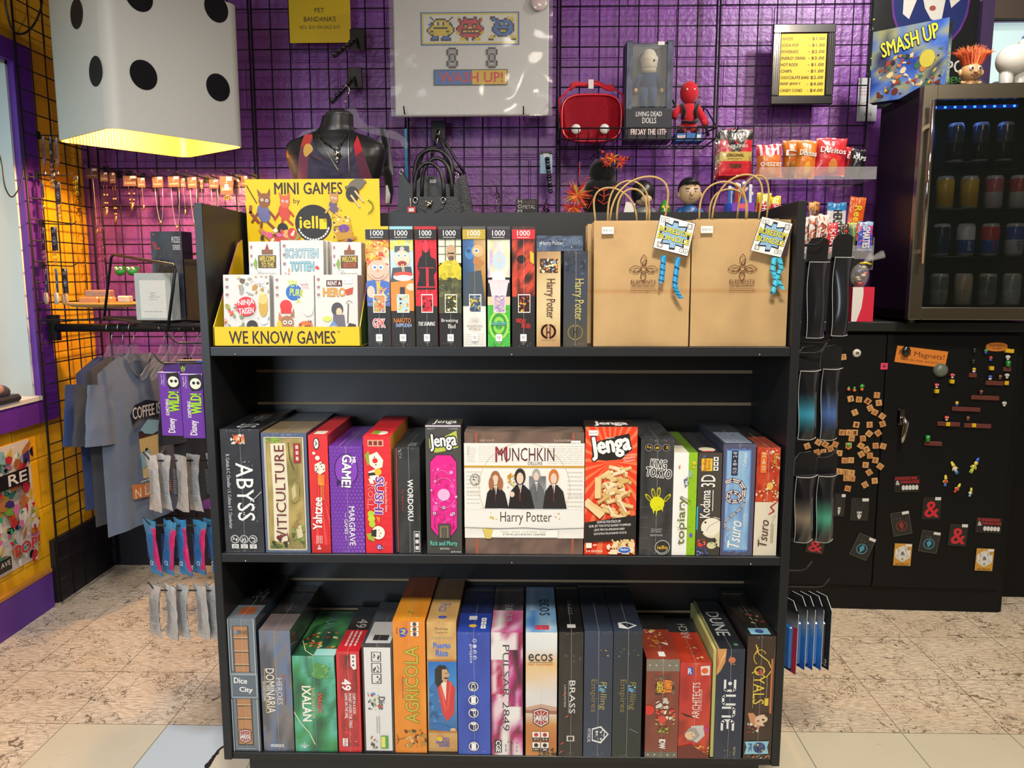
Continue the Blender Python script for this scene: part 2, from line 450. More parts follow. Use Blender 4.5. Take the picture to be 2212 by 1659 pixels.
def floormat():
    m,nt,N,L,p = newmat('floor_tiles')
    tc = N.new('ShaderNodeTexCoord'); g = N.new('ShaderNodeSeparateXYZ'); L.new(tc.outputs['Object'],g.inputs[0])
    def math_(op,a,b=None,c=None):
        n = N.new('ShaderNodeMath'); n.operation = op
        for i,x in enumerate((a,b,c)):
            if x is None: continue
            if isinstance(x,(int,float)): n.inputs[i].default_value = x
            else: L.new(x,n.inputs[i])
        return n.outputs[0]
    def ramp(src,stops):
        r = N.new('ShaderNodeValToRGB'); e = r.color_ramp.elements
        while len(e) < len(stops): e.new(0.5)
        for k,(pos,c) in enumerate(stops): e[k].position = pos; e[k].color = (*(lin(c) if isinstance(c,str) else (c,c,c)),1)
        L.new(src,r.inputs[0]); return r.outputs[0]
    def mixc(f,a,b):
        n = N.new('ShaderNodeMix'); n.data_type = 'RGBA'
        if isinstance(f,(int,float)): n.inputs['Factor'].default_value = f
        else: L.new(f,n.inputs['Factor'])
        for k,x in ((6,a),(7,b)):
            if isinstance(x,str): n.inputs[k].default_value = (*lin(x),1)
            else: L.new(x,n.inputs[k])
        return n.outputs[2]
    def nz(sc,sx=1,sy=1,det=4,dist=0.0,off=0):
        mp = N.new('ShaderNodeMapping'); mp.inputs['Scale'].default_value = (sx,sy,1); mp.inputs['Location'].default_value = (off,off,off)
        L.new(tc.outputs['Object'],mp.inputs[0]); n = N.new('ShaderNodeTexNoise'); n.inputs['Scale'].default_value = sc
        n.inputs['Detail'].default_value = det; n.inputs['Distortion'].default_value = dist; L.new(mp.outputs[0],n.inputs[0]); return n.outputs['Fac']
    # seams of the 12 inch tiles
    def seam(c,off,w):
        t = math_('FRACT',math_('DIVIDE',math_('ADD',c,off),0.3048 if w else .3))
        d = math_('MINIMUM',t,math_('SUBTRACT',1.0,t)); return math_('LESS_THAN',d,0.0045)
    sx = seam(g.outputs['X'],1.06+0.3048*10,1); sy = seam(g.outputs['Y'],-2.11+0.3048*10,1)
    seams = math_('MAXIMUM',sx,sy)
    # clean newer tiles nearer than Y=2.11
    new = math_('MULTIPLY',math_('LESS_THAN',g.outputs['Y'],2.11),math_('GREATER_THAN',g.outputs['X'],-1.37))
    # crackle lines, broken up
    wv = N.new('ShaderNodeTexVoronoi'); wv.feature = 'DISTANCE_TO_EDGE'; wv.inputs['Scale'].default_value = 11
    dn = N.new('ShaderNodeTexNoise'); dn.inputs['Scale'].default_value = 14; dn.inputs['Detail'].default_value = 5; L.new(tc.outputs['Object'],dn.inputs[0])
    vm = N.new('ShaderNodeVectorMath'); vm.operation = 'MULTIPLY_ADD'; L.new(dn.outputs['Color'],vm.inputs[0]); vm.inputs[1].default_value = (.22,.22,0); L.new(tc.outputs['Object'],vm.inputs[2])
    L.new(vm.outputs[0],wv.inputs['Vector'])
    crack = math_('MULTIPLY',math_('LESS_THAN',wv.outputs['Distance'],0.014),math_('GREATER_THAN',nz(7,off=3),0.47))
    wv2 = N.new('ShaderNodeTexVoronoi'); wv2.feature = 'DISTANCE_TO_EDGE'; wv2.inputs['Scale'].default_value = 27; L.new(vm.outputs[0],wv2.inputs['Vector'])
    crack2 = math_('MULTIPLY',math_('LESS_THAN',wv2.outputs['Distance'],0.022),math_('GREATER_THAN',nz(9,off=8),0.53))
    crack = math_('MAXIMUM',crack,crack2)
    dash = math_('GREATER_THAN',nz(30,1,5,2,0.2,5),0.685)
    dash2 = math_('GREATER_THAN',nz(26,1,6,2,0.2,15),0.73)
    base = mixc(ramp(nz(38,1,3.5,5),[(.38,0.0),(.62,1.0)]),'#aa9d88','#cdc1ae')
    stain = ramp(nz(2.2,det=3),[(.45,0.0),(.75,1.0)])
    base = mixc(math_('MULTIPLY',stain,0.35),base,'#a58a66')
    base = mixc(math_('MULTIPLY',dash,0.55),base,'#7c6a55')
    base = mixc(math_('MULTIPLY',crack,0.8),base,'#4d4334')
    clean = mixc(math_('MULTIPLY',dash2,0.6),mixc(nz(5),'#b5ad97','#c0b9a4'),'#6f6553')
    col = mixc(new,base,clean)
    patch = math_('MULTIPLY',new,math_('MULTIPLY',math_('GREATER_THAN',g.outputs['X'],-1.058),math_('LESS_THAN',math_('ADD',g.outputs['X'],math_('MULTIPLY',nz(6,det=6),0.12)),-0.80)))
    edge = math_('MULTIPLY',new,math_('LESS_THAN',math_('ABSOLUTE',math_('ADD',math_('ADD',g.outputs['X'],math_('MULTIPLY',nz(6,det=6),0.12)),0.797)),0.005))
    col = mixc(edge,mixc(patch,col,'#aeb9c0'),'#1c1c1c')
    col = mixc(math_('MULTIPLY',seams,0.7),col,'#3c352c')
    L.new(col,p.inputs['Base Color']); p.inputs['Roughness'].default_value = 0.42
    b = N.new('ShaderNodeBump'); b.inputs['Strength'].default_value = 0.15; b.inputs['Distance'].default_value = 0.002
    L.new(math_('SUBTRACT',1.0,math_('MAXIMUM',seams,crack)),b.inputs['Height']); L.new(b.outputs[0],p.inputs['Normal'])
    MATS['floor'] = m
floormat()
def slab(name,lo,hi,mat):
    return struct(MB().box(lo,hi,'#ffffff',mat).build(name))
slab('floor',(-2.3,-2.6,-0.06),(3.6,3.6,0),'floor')
slab('ceiling',(-2.3,-2.6,ZC),(3.6,3.6,ZC+0.06),'ceil')
slab('wall_right',(3.4,-2.6,0),(3.5,3.5,ZC),'wall_white')
slab('wall_front',(-2.3,-2.7,0),(3.6,-2.6,ZC),'wall_white')
# back wall with the window opening at its far right
w2x,w2t,w2b = at(2139,40,YB).x,at(2170,44,YB).z,at(2170,230,YB).z
mb = MB()
mb.box((-2.3,YB,0),(w2x,YB+0.12,ZC),'#ffffff','wall_purple'); mb.box((w2x,YB,0),(3.5,YB+0.12,w2b),'#ffffff','wall_purple'); mb.box((w2x,YB,w2t),(3.5,YB+0.12,ZC),'#ffffff','wall_purple')
struct(mb.build('wall_back'))
wo2 = struct(MB().box((w2x,YB-0.03,w2t),(3.0,YB+0.01,w2t+0.07),'#4a4038','plain').box((w2x-0.05,YB-0.03,w2b),(w2x,YB+0.01,w2t+0.07),'#3b2d4c','plain').box((w2x,YB-0.03,w2b-.03),(3.0,YB+0.01,w2b),'#8a8f90','plain').build('window_2'))
MB().box((w2x,YB+0.03,w2b),(3.0,YB+0.035,w2t),'#93acac','glow').build('window_pane',wo2)
# left wall with its window opening (Y 2.0..2.66, z from the photo)
wy1 = atx(58,840,XL).y; wz0 = atx(0,880,XL).z; wz1 = atx(0,130,XL).z
wy1 = 2.95; wz0,wz1 = 0.835,2.09
mb = MB()
mb.box((XL-0.30,-2.6,0),(XL,1.75,ZC),'#fff','wall_yellow')
mb.box((XL-0.30,wy1,0),(XL,YB+0.1,ZC),'#ffffff','wall_yellow')
mb.box((XL-0.30,1.75,0),(XL,wy1,wz0),'#ffffff','wall_yellow')
mb.box((XL-0.30,1.75,wz1),(XL,wy1,ZC),'#ffffff','wall_yellow')
mb.c = ['#ffffff']*len(mb.c)
struct(mb.build('wall_left'))
# white reveal, frame and pane of the window
w = MB()
w.box((XL-0.29,wy1-0.012,wz0),(XL+0.001,wy1+0.002,wz1),'#cfe0e4','plain')
w.box((XL-0.29,1.75,wz0-0.002),(XL+0.03,wy1,wz0+0.014),'#d8dedd','plain')
w.box((XL-0.29,1.75,wz1-0.012),(XL+0.001,wy1,wz1+0.002),'#cfd8d8','plain')
wo = struct(w.build('window_1'))
f = MB()
for a,b in ((1.75,1.82),(wy1-0.085,wy1-0.012)): f.box((XL-0.20,a,wz0+.014),(XL-0.14,b,wz1-.012),'#c9cbc6','plastic')
f.box((XL-0.20,1.75,wz0+.014),(XL-0.14,wy1-.012,wz0+.06),'#c9cbc6','plastic')
f.box((XL-0.20,1.75,wz1-.06),(XL-0.14,wy1-.012,wz1-.012),'#c9cbc6','plastic')
f.build('window_frame',wo)
g = MB(); g.box((XL-0.175,1.80,wz0+.05),(XL-0.17,wy1-.06,wz1-.05),'#7ba8b8','glow'); g.build('window_pane',wo)
# purple band framing the window
t = MB(); tp = wz0-0.09
t.box((XL,1.6,tp),(XL+0.025,wy1+0.105,wz0),'#ffffff','trim_purple')
t.box((XL,1.6,wz1),(XL+0.025,wy1+0.105,wz1+0.075),'#ffffff','trim_purple')
t.box((XL,wy1,wz0),(XL+0.025,wy1+0.105,wz1),'#ffffff','trim_purple')
struct(t.build('trim_1'))
t = MB(); bz = atx(0,1295,XL).z
t.box((XL,-2.6,0),(XL+0.022,2.93,bz),'#ffffff','trim_purple')
t.box((XL,-2.6,bz),(XL+0.024,2.93,bz+0.012),'#b0742c','plain')
struct(t.build('baseboard_left'))
t = MB(); t.box((XL,2.96,0),(XL+0.02,YB,0.26),'#ffffff','wall_dark'); t.box((XL+0.02,YB-0.02,0),(2.62,YB,0.26),'#ffffff','wall_dark')
struct(t.build('baseboard_back'))
# ================================================================ the display shelf
SL,SR,SY,SB,ST = -0.733,0.594,1.72,2.003,1.4625    # left, right, front, back board, top
TH = 0.019; Z1,Z2,Z0,ZBOT = 1.148,0.667,0.168,0.151
shelf = thing('display_shelf','black wooden display shelf with three tiers of games and slatted back','shelf',((SL+SR)/2,SY,0))
def sp(mb,name,label=None):
    return mb.build(name,shelf,loc=(-(SL+SR)/2,-SY,0),label=label)
BK = '#15171a'
for x in (SL,SR-TH):
    m = MB(); m.cbox((x,SY,ZBOT),(x+TH,2.34,ST),0.0012,BK,'laminate'); sp(m,'side_panel')
# slatted back board: grooves with raw tan edges
m = MB(); zs = []
gz = [0.975,0.905+0.0,0.491,0.415]
gz = [at(1106,803,SB).z,at(1106,872,SB).z,at(1106,1255,SB).z,at(1106,1319,SB).z]
z_prev = ST
for g_ in gz:
    m.box((SL+TH,SB,g_+0.0045),(SR-TH,SB+0.018,z_prev),'#0c0e12','laminate'); z_prev = g_-0.0045
m.box((SL+TH,SB,Z0-.02),(SR-TH,SB+0.018,z_prev),'#0c0e12','laminate')
sp(m,'slat_back')
m = MB()
for g_ in gz: m.box((SL+TH,SB+0.006,g_-0.0046),(SR-TH,SB+0.019,g_+0.0046),'#93826a','plain')
sp(m,'slat_groove','raw tan fibreboard showing in the slat grooves')
for z in (Z1,Z2):
    m = MB(); m.cbox((SL+TH,SY+0.002,z-0.021),(SR-TH,SB,z-0.0005),0.001,'#16181c','laminate')
    sp(m,'shelf_board')
    for x in (at(508,764,SY).x,at(1105,768,SY).x,at(1641,768,SY).x):
        m = MB(); m.ell((x,SY+0.001,z-0.017),(.0022,.002,.0022),'#cfcfcf','chrome',8,6)
        sp(m,'screw','small bright screw head')
m = MB(); m.cbox((SL+TH,SY+0.004,ZBOT),(SR-TH,SB,Z0-0.0005),0.001,'#0e1012','laminate'); sp(m,'bottom_deck')
m = MB(); m.box((SL+0.05,SY+0.03,0.0),(SR-0.04,2.28,ZBOT),'#121316','laminate'); sp(m,'kick_base')
# ================================================================ black wire grid panels
GP = 0.0785
def grid(name,label,x0,x1,z0,z1,y,side=False):
    # one panel: frame tubes, verticals and horizontals
    t = thing(name,label,'wire grid panel',((x0+x1)/2 if not side else y,y if not side else x0,z0),group='black wire grid panels')
    o = t.location
    def P(a,z,d=0): return Vector((a,y+d,z))-o if not side else Vector((y+d,a,z))-o
    fr = MB(); wi = MB()
    for a in (x0,x1): fr.tube([P(a,z0),P(a,z1)],0.0042,'#16161a','powder',8)
    for z in (z0,z1): fr.tube([P(x0,z),P(x1,z)],0.0035,'#16161a','powder',6)
    n = max(1,round((x1-x0)/GP)); k = 0
    for i in range(1,n):
        a = x0+(x1-x0)*i/n; wi.tube([P(a,z0,-0.003 if not side else 0.003),P(a,z1,-0.003 if not side else 0.003)],0.0026,'#16161a','powder',6)
    m_ = int((z1-z0)/GP)
    for j in range(1,m_+1):
        z = z1-j*GP
        if z > z0+.02: wi.tube([P(x0,z),P(x1,z)],0.0026,'#16161a','powder',6)
    fr.build('frame',t); wi.build('wire_mesh',t)
    return t
YG = 3.325
gx = [at(x,300,YG).x for x in (206,551,880,1206,1544,1872)]
ztop = 2.62
for i in range(5):
    lab = ['in the left corner behind the hanging necklaces','behind the mannequin bust','behind the white pixel art cushion and handbags','behind the wire basket of toys','behind the framed price list'][i]
    grid('wire_grid','black wire grid panel on the purple wall '+lab,gx[i]+0.006,gx[i+1]-0.006,0.25 if i < 3 else 0.3,ztop,YG)
y0g = 2.93
grid('wire_grid','black wire grid panel leaning along the yellow left wall',y0g,3.36,0.02,ztop,XL+0.05,side=True)
# ================================================================ helpers for printed boxes
W_,K_ = '#f2f0ea','#141416'
def sticker(parent,txt,x,z,y=-0.0016,w=0.021,h=0.012):
    m = MB(); m.box((x-w/2,y,z-h/2),(x+w/2,y+0.0009,z+h/2),'#eeeeea','card')
    Fr(m,x-w/2,x+w/2,z-h/2,z+h/2,y).T(txt,.1,.3,.9,.75,'#77777a')
    return m.build('price_sticker',parent,label='small white price sticker')
def gb(label,px,yb,yt,z,Yf,d,col,front=None,top=None,right=None,left=None,mat='wrap',name='board_game_box',cat='board game',group=None,seam=True,tilt=0,lid=None,scol=None,tcol=None,fold=True):
    a,b = at(px[0],yb,Yf),at(px[1],yb,Yf); w = b.x-a.x; h = at((px[0]+px[1])/2,yt,Yf).z - z
    t = thing(name,label,cat,((a.x+b.x)/2,Yf,z),(0,R(tilt),0),group)
    m = MB(); m.cbox((-w/2,0,0),(w/2,d,h),0.0008,col,mat)
    if scol: m.c = [scol if (i in (0,1)) else c for i,c in enumerate(m.c)]
    if tcol: m.c = [tcol if i in (12,13) else c for i,c in enumerate(m.c)]
    if front: front(Face(m,(-w/2,0,h),(1,0,0),(0,0,-1),w,h,mat))
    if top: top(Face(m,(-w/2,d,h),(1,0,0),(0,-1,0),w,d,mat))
    if right: right(Face(m,(w/2,0,h),(0,1,0),(0,0,-1),d,h,mat))
    if left: left(Face(m,(-w/2,d,h),(0,-1,0),(0,0,-1),d,h,mat))
    m.build('box',t)
    if seam:
        s = MB(); s.tube([(0,-0.0011,0.002),(0.001,-0.0011,h*.5),(0,-0.0011,h+.0006),(0,d*.6,h+.0011)],0.0006,'#ffffff','acrylic',4)
        if fold:
            rd = random.Random(label)
            ff = Face(s,(-w/2,-0.0016,h),(1,0,0),(0,0,-1),w,h,'acrylic',0.00002)
            for k in range(26):
                v = rd.choice((rd.uniform(0,.02),rd.uniform(.965,1))); u = min(max(rd.gauss(.5,.2),.03),.97); q = rd.uniform(.004,.03); g = rd.uniform(-.6,.6)
                ff.L([(u,v),(u+q*2.2,v+q*g*w/h)],rd.uniform(.008,.02),'#ffffff')
        s.build('shrink_wrap_seam',t,label='clear shrink wrap seam down the front')
    t['_w'] = 0; del t['_w']
    return t,w,h
def icons(F,u0,v0,u1,v1,n,col,vert=True,bg=None):
    for i in range(n):
        if vert: a,b = v0+(v1-v0)*i/n,v0+(v1-v0)*(i+.8)/n; F.Rc(u0,a,u1,b,bg or '#ffffff'); F.E((u0+u1)/2,(a+b)/2,(u1-u0)*.28,None,col)
        else: a,b = u0+(u1-u0)*i/n,u0+(u1-u0)*(i+.85)/n; F.Rc(a,v0,b,v1,bg or '#ffffff'); F.E((a+b)/2,(v0+v1)/2,(b-a)*.28,None,col)
YF = SY + 0.012
# ---------------------------------------------------------------- the puzzles with 1000 on top
def puz(head,hcol,art,foot):
    def f(F):
        F.Rc(0,0,1,1,'#1c1b1d'); art(F)
        F.Rc(0,0,1,.025,hcol); F.Rc(0,.025,1,.105,head)
        F.T('1000',.22,.032,.78,.078,'#f4f4f2',bold=.02); F.lines(.22,.084,.76,.096,1,'#d8d8d8',1)
        foot(F)
        F.Rc(.36,.895,.64,.955,'#f0f0ee'); F.T('ep',.42,.91,.58,.945,'#808080',bold=.01)
        F.lines(.4,.962,.62,.97,1,'#9a9a9a',4)
    return f
def mini(F,pal,seed,bg,v0=.56,v1=.715):
    F.Rc(.26,v0,.80,v1,'#ece9e4'); F.Rc(.29,v0+.008,.77,v1-.008,bg); F.B(.29,v0+.008,.77,v1-.008,pal,34,seed,.03,.1)
def a1(F):
    F.G(0,.105,1,.66,[['#e9b64a','#e8552b'],['#e77a3c','#f2d7c3'],['#e9a48c','#e7a08a'],['#4b6bb0','#3e5fa8']],4,12)
    F.B(0,.11,1,.32,['#f0c52e','#e04c22','#f08a2a','#ffe08a','#c9302a'],60,3,.06,.16)
    F.E(.5,.36,.46,.085,'#e9a893').E(.36,.335,.11,None,'#f5f2ee').E(.64,.335,.11,None,'#f5f2ee').E(.37,.337,.055,None,'#3f6fb5').E(.63,.337,.055,None,'#3f6fb5').E(.5,.365,.06,None,'#d98674').arc(.5,.37,.3,25,155,.02,'#9a4437')
    F.P([(.0,.45),(.35,.44),(.5,.5),(.65,.44),(1,.46),(1,.62),(0,.62)],'#3d62ad'); F.P([(.42,.46),(.58,.46),(.6,.58),(.45,.62)],'#e2a63b'); F.E(.18,.54,.17,.05,'#eab39a').B(.5,.5,1,.64,['#f06aa0','#f2d04a','#e88f30'],20,8,.05,.1)
    mini(F,['#d8452e','#e9b64a','#4b6bb0','#f2e6d8','#7fae4e'],1,'#c97f55')
def a2(F):
    F.Rc(0,.105,1,.66,'#a9d3e0')
    F.B(0,.11,1,.2,['#f3dd3e','#e8cc2a','#fff07a'],34,5,.09,.18); F.Rc(.2,.16,.84,.21,'#4b4f57').E(.52,.185,.1,None,'#a9adb5')
    F.E(.52,.265,.36,.07,'#f0c79f').E(.37,.24,.1,.016,'#ffffff').E(.66,.24,.1,.016,'#ffffff').E(.38,.24,.04,None,'#3b7bb8').E(.65,.24,.04,None,'#3b7bb8').E(.52,.305,.2,.022,'#8c2f2b')
    F.P([(.1,.34),(.9,.33),(1,.46),(0,.46)],'#45474f'); F.L([(.5,.31),(.56,.4)],.03,'#f2e3a0').L([(.57,.31),(.62,.4)],.03,'#f2e3a0')
    F.P([(0,.46),(1,.44),(1,.7),(0,.7)],'#e37a35'); F.E(.56,.415,.44,.035,'#e9e6e0').E(.56,.395,.42,.022,'#c9483c').E(.56,.42,.36,.02,'#efece6'); F.Rc(.4,.5,.62,.56,'#2e3138').E(.9,.5,.22,.03,'#efc39c')
    mini(F,['#e37a35','#e8cc2a','#2e3138','#f0c79f'],2,'#9fcbd6')
def a3(F):
    F.Rc(0,.105,1,.66,'#c81f2d'); F.B(0,.11,1,.6,['#a8121f','#d92a38'],40,3,.04,.12)
    F.P([(.36,.12),(.62,.12),(.72,.25),(.95,.27),(.98,.36),(.85,.4),(.92,.52),(.06,.52),(.2,.38),(.1,.33),(.2,.26),(.32,.24)],'#1a1517')
    F.E(.5,.165,.16,.05,'#d8283a').L([(.2,.34),(.85,.34)],.03,'#d8283a').Rc(.5,.345,.62,.5,'#c81f2d').L([(.06,.5),(.95,.5)],.05,'#d8283a').L([(.1,.33),(.06,.5)],.03,'#d8283a')
    mini(F,['#8b1420','#1a1517','#e04353'],3,'#c81f2d')
def a4(F):
    F.Rc(0,.105,1,.3,'#dfe3c4')
    for u in (.28,.72): F.Rc(u,.105,u+.05,.3,'#5c6047')
    for v in (.16,.225): F.Rc(0,v,1,v+.008,'#5c6047')
    F.E(.55,.22,.2,.06,'#a57f62').E(.55,.185,.19,.035,'#b58b6c').Rc(.42,.215,.7,.226,'#1d1b18').E(.56,.262,.13,.02,'#5a4032')
    F.P([(0,.33),(.3,.28),(.8,.28),(1,.34),(1,.5),(0,.5)],'#c9b52b').P([(.35,.28),(.5,.5),(.6,.28)],'#b09c1d').B(0,.3,1,.5,['#d9c53a','#a8951c','#bca824'],30,4,.05,.14)
    F.Rc(0,.44,1,.72,'#3f4229'); F.B(0,.42,1,.6,['#4a4b33','#333524','#5b5c3a'],30,6,.1,.2)
    mini(F,['#c9b52b','#2a2b1c','#dfe3c4'],4,'#3a3b26')
def a5(F):
    F.G(0,.105,.5,.66,[['#33507a','#3f6aa0'],['#23415f','#35577f'],['#31435a','#2f4358']],2,6).G(.5,.105,1,.66,[['#9a7a55','#c39a6a'],['#8b6a49','#b0813f'],['#4a3d35','#6d5228']],2,6)
    F.E(.3,.22,.2,.05,'#3f72ad').E(.66,.2,.26,.05,'#c9996d').E(.6,.2,.11,None,'#e8ddc9').E(.6,.2,.06,None,'#39669a').E(.25,.2,.09,None,'#23486f').P([(.5,.24),(.75,.27),(.98,.3),(.7,.34),(.45,.3)],'#a26d3e')
    F.P([(.2,.38),(.8,.36),(1,.66),(0,.66)],'#3c454e'); F.Rc(0,.66,1,1,'#dedbd3').lines(.04,.89,.96,.99,6,'#b9b5ab',3)
    mini(F,['#3f72ad','#c39a6a','#b89b3a'],5,'#31435a')
def a6(F):
    F.N_(0,.04,1,.42,['#8d6fae','#c9c3dc','#e3e6c2','#d2d98d','#b68fc4'],6,16,3,2.4)
    pts = []
    for k in range(26):
        rr = .36 if k % 2 == 0 else .25; pts.append((.5+rr*math.cos(k*math.pi/13),.285+rr*.24*math.sin(k*math.pi/13)))
    F.P(pts,'#a9c8dd').E(.5,.27,.07,None,'#e3bfa8'); F.P([(.24,.37),(.74,.37),(.8,.45),(.2,.45)],'#efe6ea').Rc(.03,.44,.97,.465,'#cfc1cc').P([(.08,.465),(.92,.465),(.8,.6),(.2,.6)],'#d8cad5')
    F.Rc(0,.58,1,.67,'#d9b992'); F.Rc(0,.65,1,1,'#3f9e3c')
    for r_,c in ((.62,'#8ed24a'),(.5,'#2f8336'),(.36,'#7bc843'),(.2,'#3a9440')): F.E(.5,.82,r_*.72,r_*.2,c)
    F.B(0,.66,1,1,['#a5e05a','#2b7a33'],30,7,.03,.09)
    mini(F,['#8d6fae','#e3e6c2','#efe6ea','#d9b992'],6,'#a68bb8')
def a7(F):
    F.N_(0,.1,1,.58,['#1d1214','#4a1a17','#a03122','#c9452a','#4b2018','#1a1113'],7,16,5,3.0); F.E(.4,.27,.2,.035,'#171013').P([(.3,.42),(.7,.3),(.86,.33),(.6,.4),(.4,.48)],'#d6382c').P([(.78,.2),(.95,.22),(.96,.31),(.8,.29)],'#dba02d')
    mini(F,['#d6382c','#1a1113','#dba02d','#6d211a'],7,'#2a1315')
F_ = [lambda F: (F.T('GPK',.24,.765,.78,.84,'#f5f5f5',bold=.03,out='#f5f5f5',ow=.07),F.T('GPK',.24,.765,.78,.84,'#d52b2f',bold=.02)),
      lambda F: (F.T('NARUTO',.12,.76,.86,.80,'#f08030',out='#7a1d16',ow=.02),F.T('SHIPPUDEN',.2,.805,.88,.835,'#57b7e8',out='#e46fa8')),
      lambda F: F.T('THE SHINING',.1,.79,.88,.825,'#f2f2f2',bold=.02,shear=.2),
      lambda F: (F.T('Breaking',.1,.765,.84,.80,'#e9e9e6'),F.T('Bad',.4,.81,.72,.845,'#e9e9e6')),
      lambda F: (F.T('WIZARDING',.14,.815,.84,.835,'#8c8a80'),F.T('WORLD',.24,.84,.76,.862,'#8c8a80'),[F.L([(.5+.05*math.cos(R(a)),.8-.016*math.sin(R(a))),(.5+.28*math.cos(R(a)),.8-.056*math.sin(R(a)))],.01,'#aba89c') for a in range(10,180,16)]),
      lambda F: F.T('Rick and Morty',.16,.785,.86,.83,'#5fb6c9',out='#173a2c',bold=.02),
      lambda F: (F.T('FRIDAY',.18,.765,.62,.80,'#e3322c',tilt=4,bold=.02),F.T('THE 13TH',.4,.805,.8,.845,'#e3322c',tilt=6,bold=.02))]
PX = [(796,845,'#d8a520','#1c1b1d','tall orange and yellow puzzle box with a flaming cartoon baby, leftmost of the puzzle row',a1),
      (847,896,'#7fb9cf','#1c1b1d','tall puzzle box with a blond cartoon boy eating noodles from a bowl',a2),
      (900,946,'#a81f26','#1c1b1d','tall red puzzle box with a black hooded silhouette in a skirt',a3),
      (950,998,'#3a3b3a','#1c1b1d','tall green and black puzzle box with a bald man in a yellow suit',a4),
      (1001.5,1050,'#4b4a44','#a28a2f','tall puzzle box with a half blue half gold face and pale cream foot',a5),
      (1054,1102,'#3c3f45','#2b2430','tall puzzle box with a spiky pale blue head and green swirled foot',a6),
      (1106.6,1155,'#3a2326','#c0222c','tall black and red puzzle box with red head band, rightmost of the puzzle row',a7)]
for i,(x0,x1,hc,hd,lab,art) in enumerate(PX):
    gb(lab,(x0,x1),744,489,Z1,YF,0.20,'#2a2829' if i else '#b5452c',puz(hd,hc,art,F_[i]),name='puzzle_box',cat='puzzle box',group='tall 1000 piece puzzle boxes',
       right=lambda F,i=i: F.N_(0,0,1,1,[['#2c4c9a','#d9512e','#e9e1d0'],['#c9c08a','#7a5a2a'],['#c81f2d','#8b1420'],['#1c1b1d','#33332a'],['#222','#333'],['#2a2a2e','#3f9e3c'],['#222','#333']][i] if i not in (4,6) else ['#222222','#333333'],3,8,i,4))
def hp1(F):
    F.G(0,0,1,1,[['#8a6a4a','#a5835c'],['#c7a374','#d9b98a'],['#cfae7e','#d4b384'],['#a58257','#9b7850']],3,8)
    F.Rc(.13,.075,.88,.225,'#3b2a1e').B(.13,.075,.88,.225,['#d07c3c','#e6b060','#6c86b5','#efd9b0','#2a2433'],40,2,.04,.1)
    F.T('Harry Potter',.3,.285,.78,.70,'#4a2f1c',rot=90,bold=.01); F.Rc(.2,.77,.8,.93,'#a5835c').arc(.5,.84,.28,100,260,.09,'#5b2a22').arc(.5,.84,.28,-80,80,.09,'#5b2a22').T('H',.4,.79,.6,.91,'#4a1f1c',bold=.05)
def hp2(F):
    F.G(0,0,1,1,[['#2b303a','#2a2f3b'],['#2d3440','#30384a'],['#33373d','#343a3f'],['#3b3b36','#4b4234']],2,6).B(.05,.05,.9,.24,['#26354d','#1e2530','#3b4f6b'],26,3,.06,.14)
    F.T('Harry Potter',.36,.285,.84,.72,'#b59f58',rot=90,bold=.01); F.arc(.5,.85,.3,100,260,.05,'#8a7a48').arc(.5,.85,.3,-80,80,.05,'#8a7a48').T('H',.4,.79,.6,.9,'#1a1b1e',bold=.05,out='#6d6445')
gb('tan puzzle box with dark lettering down its spine, beside a matching dark one',(1159,1210),744,543,Z1,YF,0.20,'#7c6243',hp1,name='puzzle_box',cat='puzzle box',left=lambda F: F.N_(0,0,1,1,['#2a2433','#8a3a5a','#2b303a'],3,8,2,4))
gb('dark grey puzzle box with gold lettering down its spine, left of the paper bags',(1216.6,1268),745,543,Z1,YF,0.20,'#23262d',hp2,name='puzzle_box',cat='puzzle box')
zt = at(1200,543,YF).z
def hp3(F): F.N_(0,0,1,1,['#232b38','#33425a','#516078','#2a3342'],12,4,4,3).T('Harry Potter',.1,.35,.58,.68,'#c3c6cc').B(.05,.05,.95,.95,['#5d6f8c','#93a5bd','#1d2430'],30,5,.01,.03)
t_,w_,h_ = gb('small dark blue puzzle box lying flat on the tan and dark boxes',(1159,1259),541,509,zt+.0008,YF+.003,0.18,'#2a3546',hp3,name='puzzle_box',cat='puzzle box',seam=False)
# ---------------------------------------------------------------- countertop display
DY = SY+0.006
ox = at(620,747,DY).x
disp = thing('counter_display','yellow cardboard countertop display with printed header card and low tray','game display',(ox,DY,Z1))
def DX(px,py,Y=DY): p = at(px,py,Y); return (p.x-ox,p.y-DY,p.z-Z1)
YC = '#e3ab06'
m = MB()
fl,fr_ = DX(462,745)[0],DX(780,745)[0]; lipz = DX(600,706)[2]
m.box((fl,0,0),(fr_,0.002,lipz),YC); m.box((fl,0.20,0),(fr_,0.202,.12),'#8a6a10'); m.box((fl,0,0),(fr_,0.2,0.002),'#b08a18')
F = Fr(m,fl,fr_,0,lipz,0); F.T('WE KNOW GAMES',.105,.2,.83,.87,'#2a1a17',bold=.03); F.T('TM',.84,.2,.86,.33,'#2a1a17')
m.build('tray',disp)
for sx,sg in ((fl,1),(fr_,-1)):
    m = MB()
    s0 = sx+(0.0005 if sg > 0 else -0.0025)
    m.add([(s0,0,0),(s0,.2,0),(s0,.2,.245),(s0,.17,.235),(s0,.05,.10),(s0,0,lipz),(s0+.002,0,0),(s0+.002,.2,0),(s0+.002,.2,.245),(s0+.002,.17,.235),(s0+.002,.05,.10),(s0+.002,0,lipz)],
          [(0,1,2,3,4,5),(11,10,9,8,7,6),(0,5,11,6),(5,4,10,11),(4,3,9,10),(3,2,8,9),(2,1,7,8)],[YC if sg > 0 else YC,YC if sg > 0 else '#33552c','#c99',YC,'#b5547a','#b5547a',YC],'card')
    m.build('side_wing',disp)
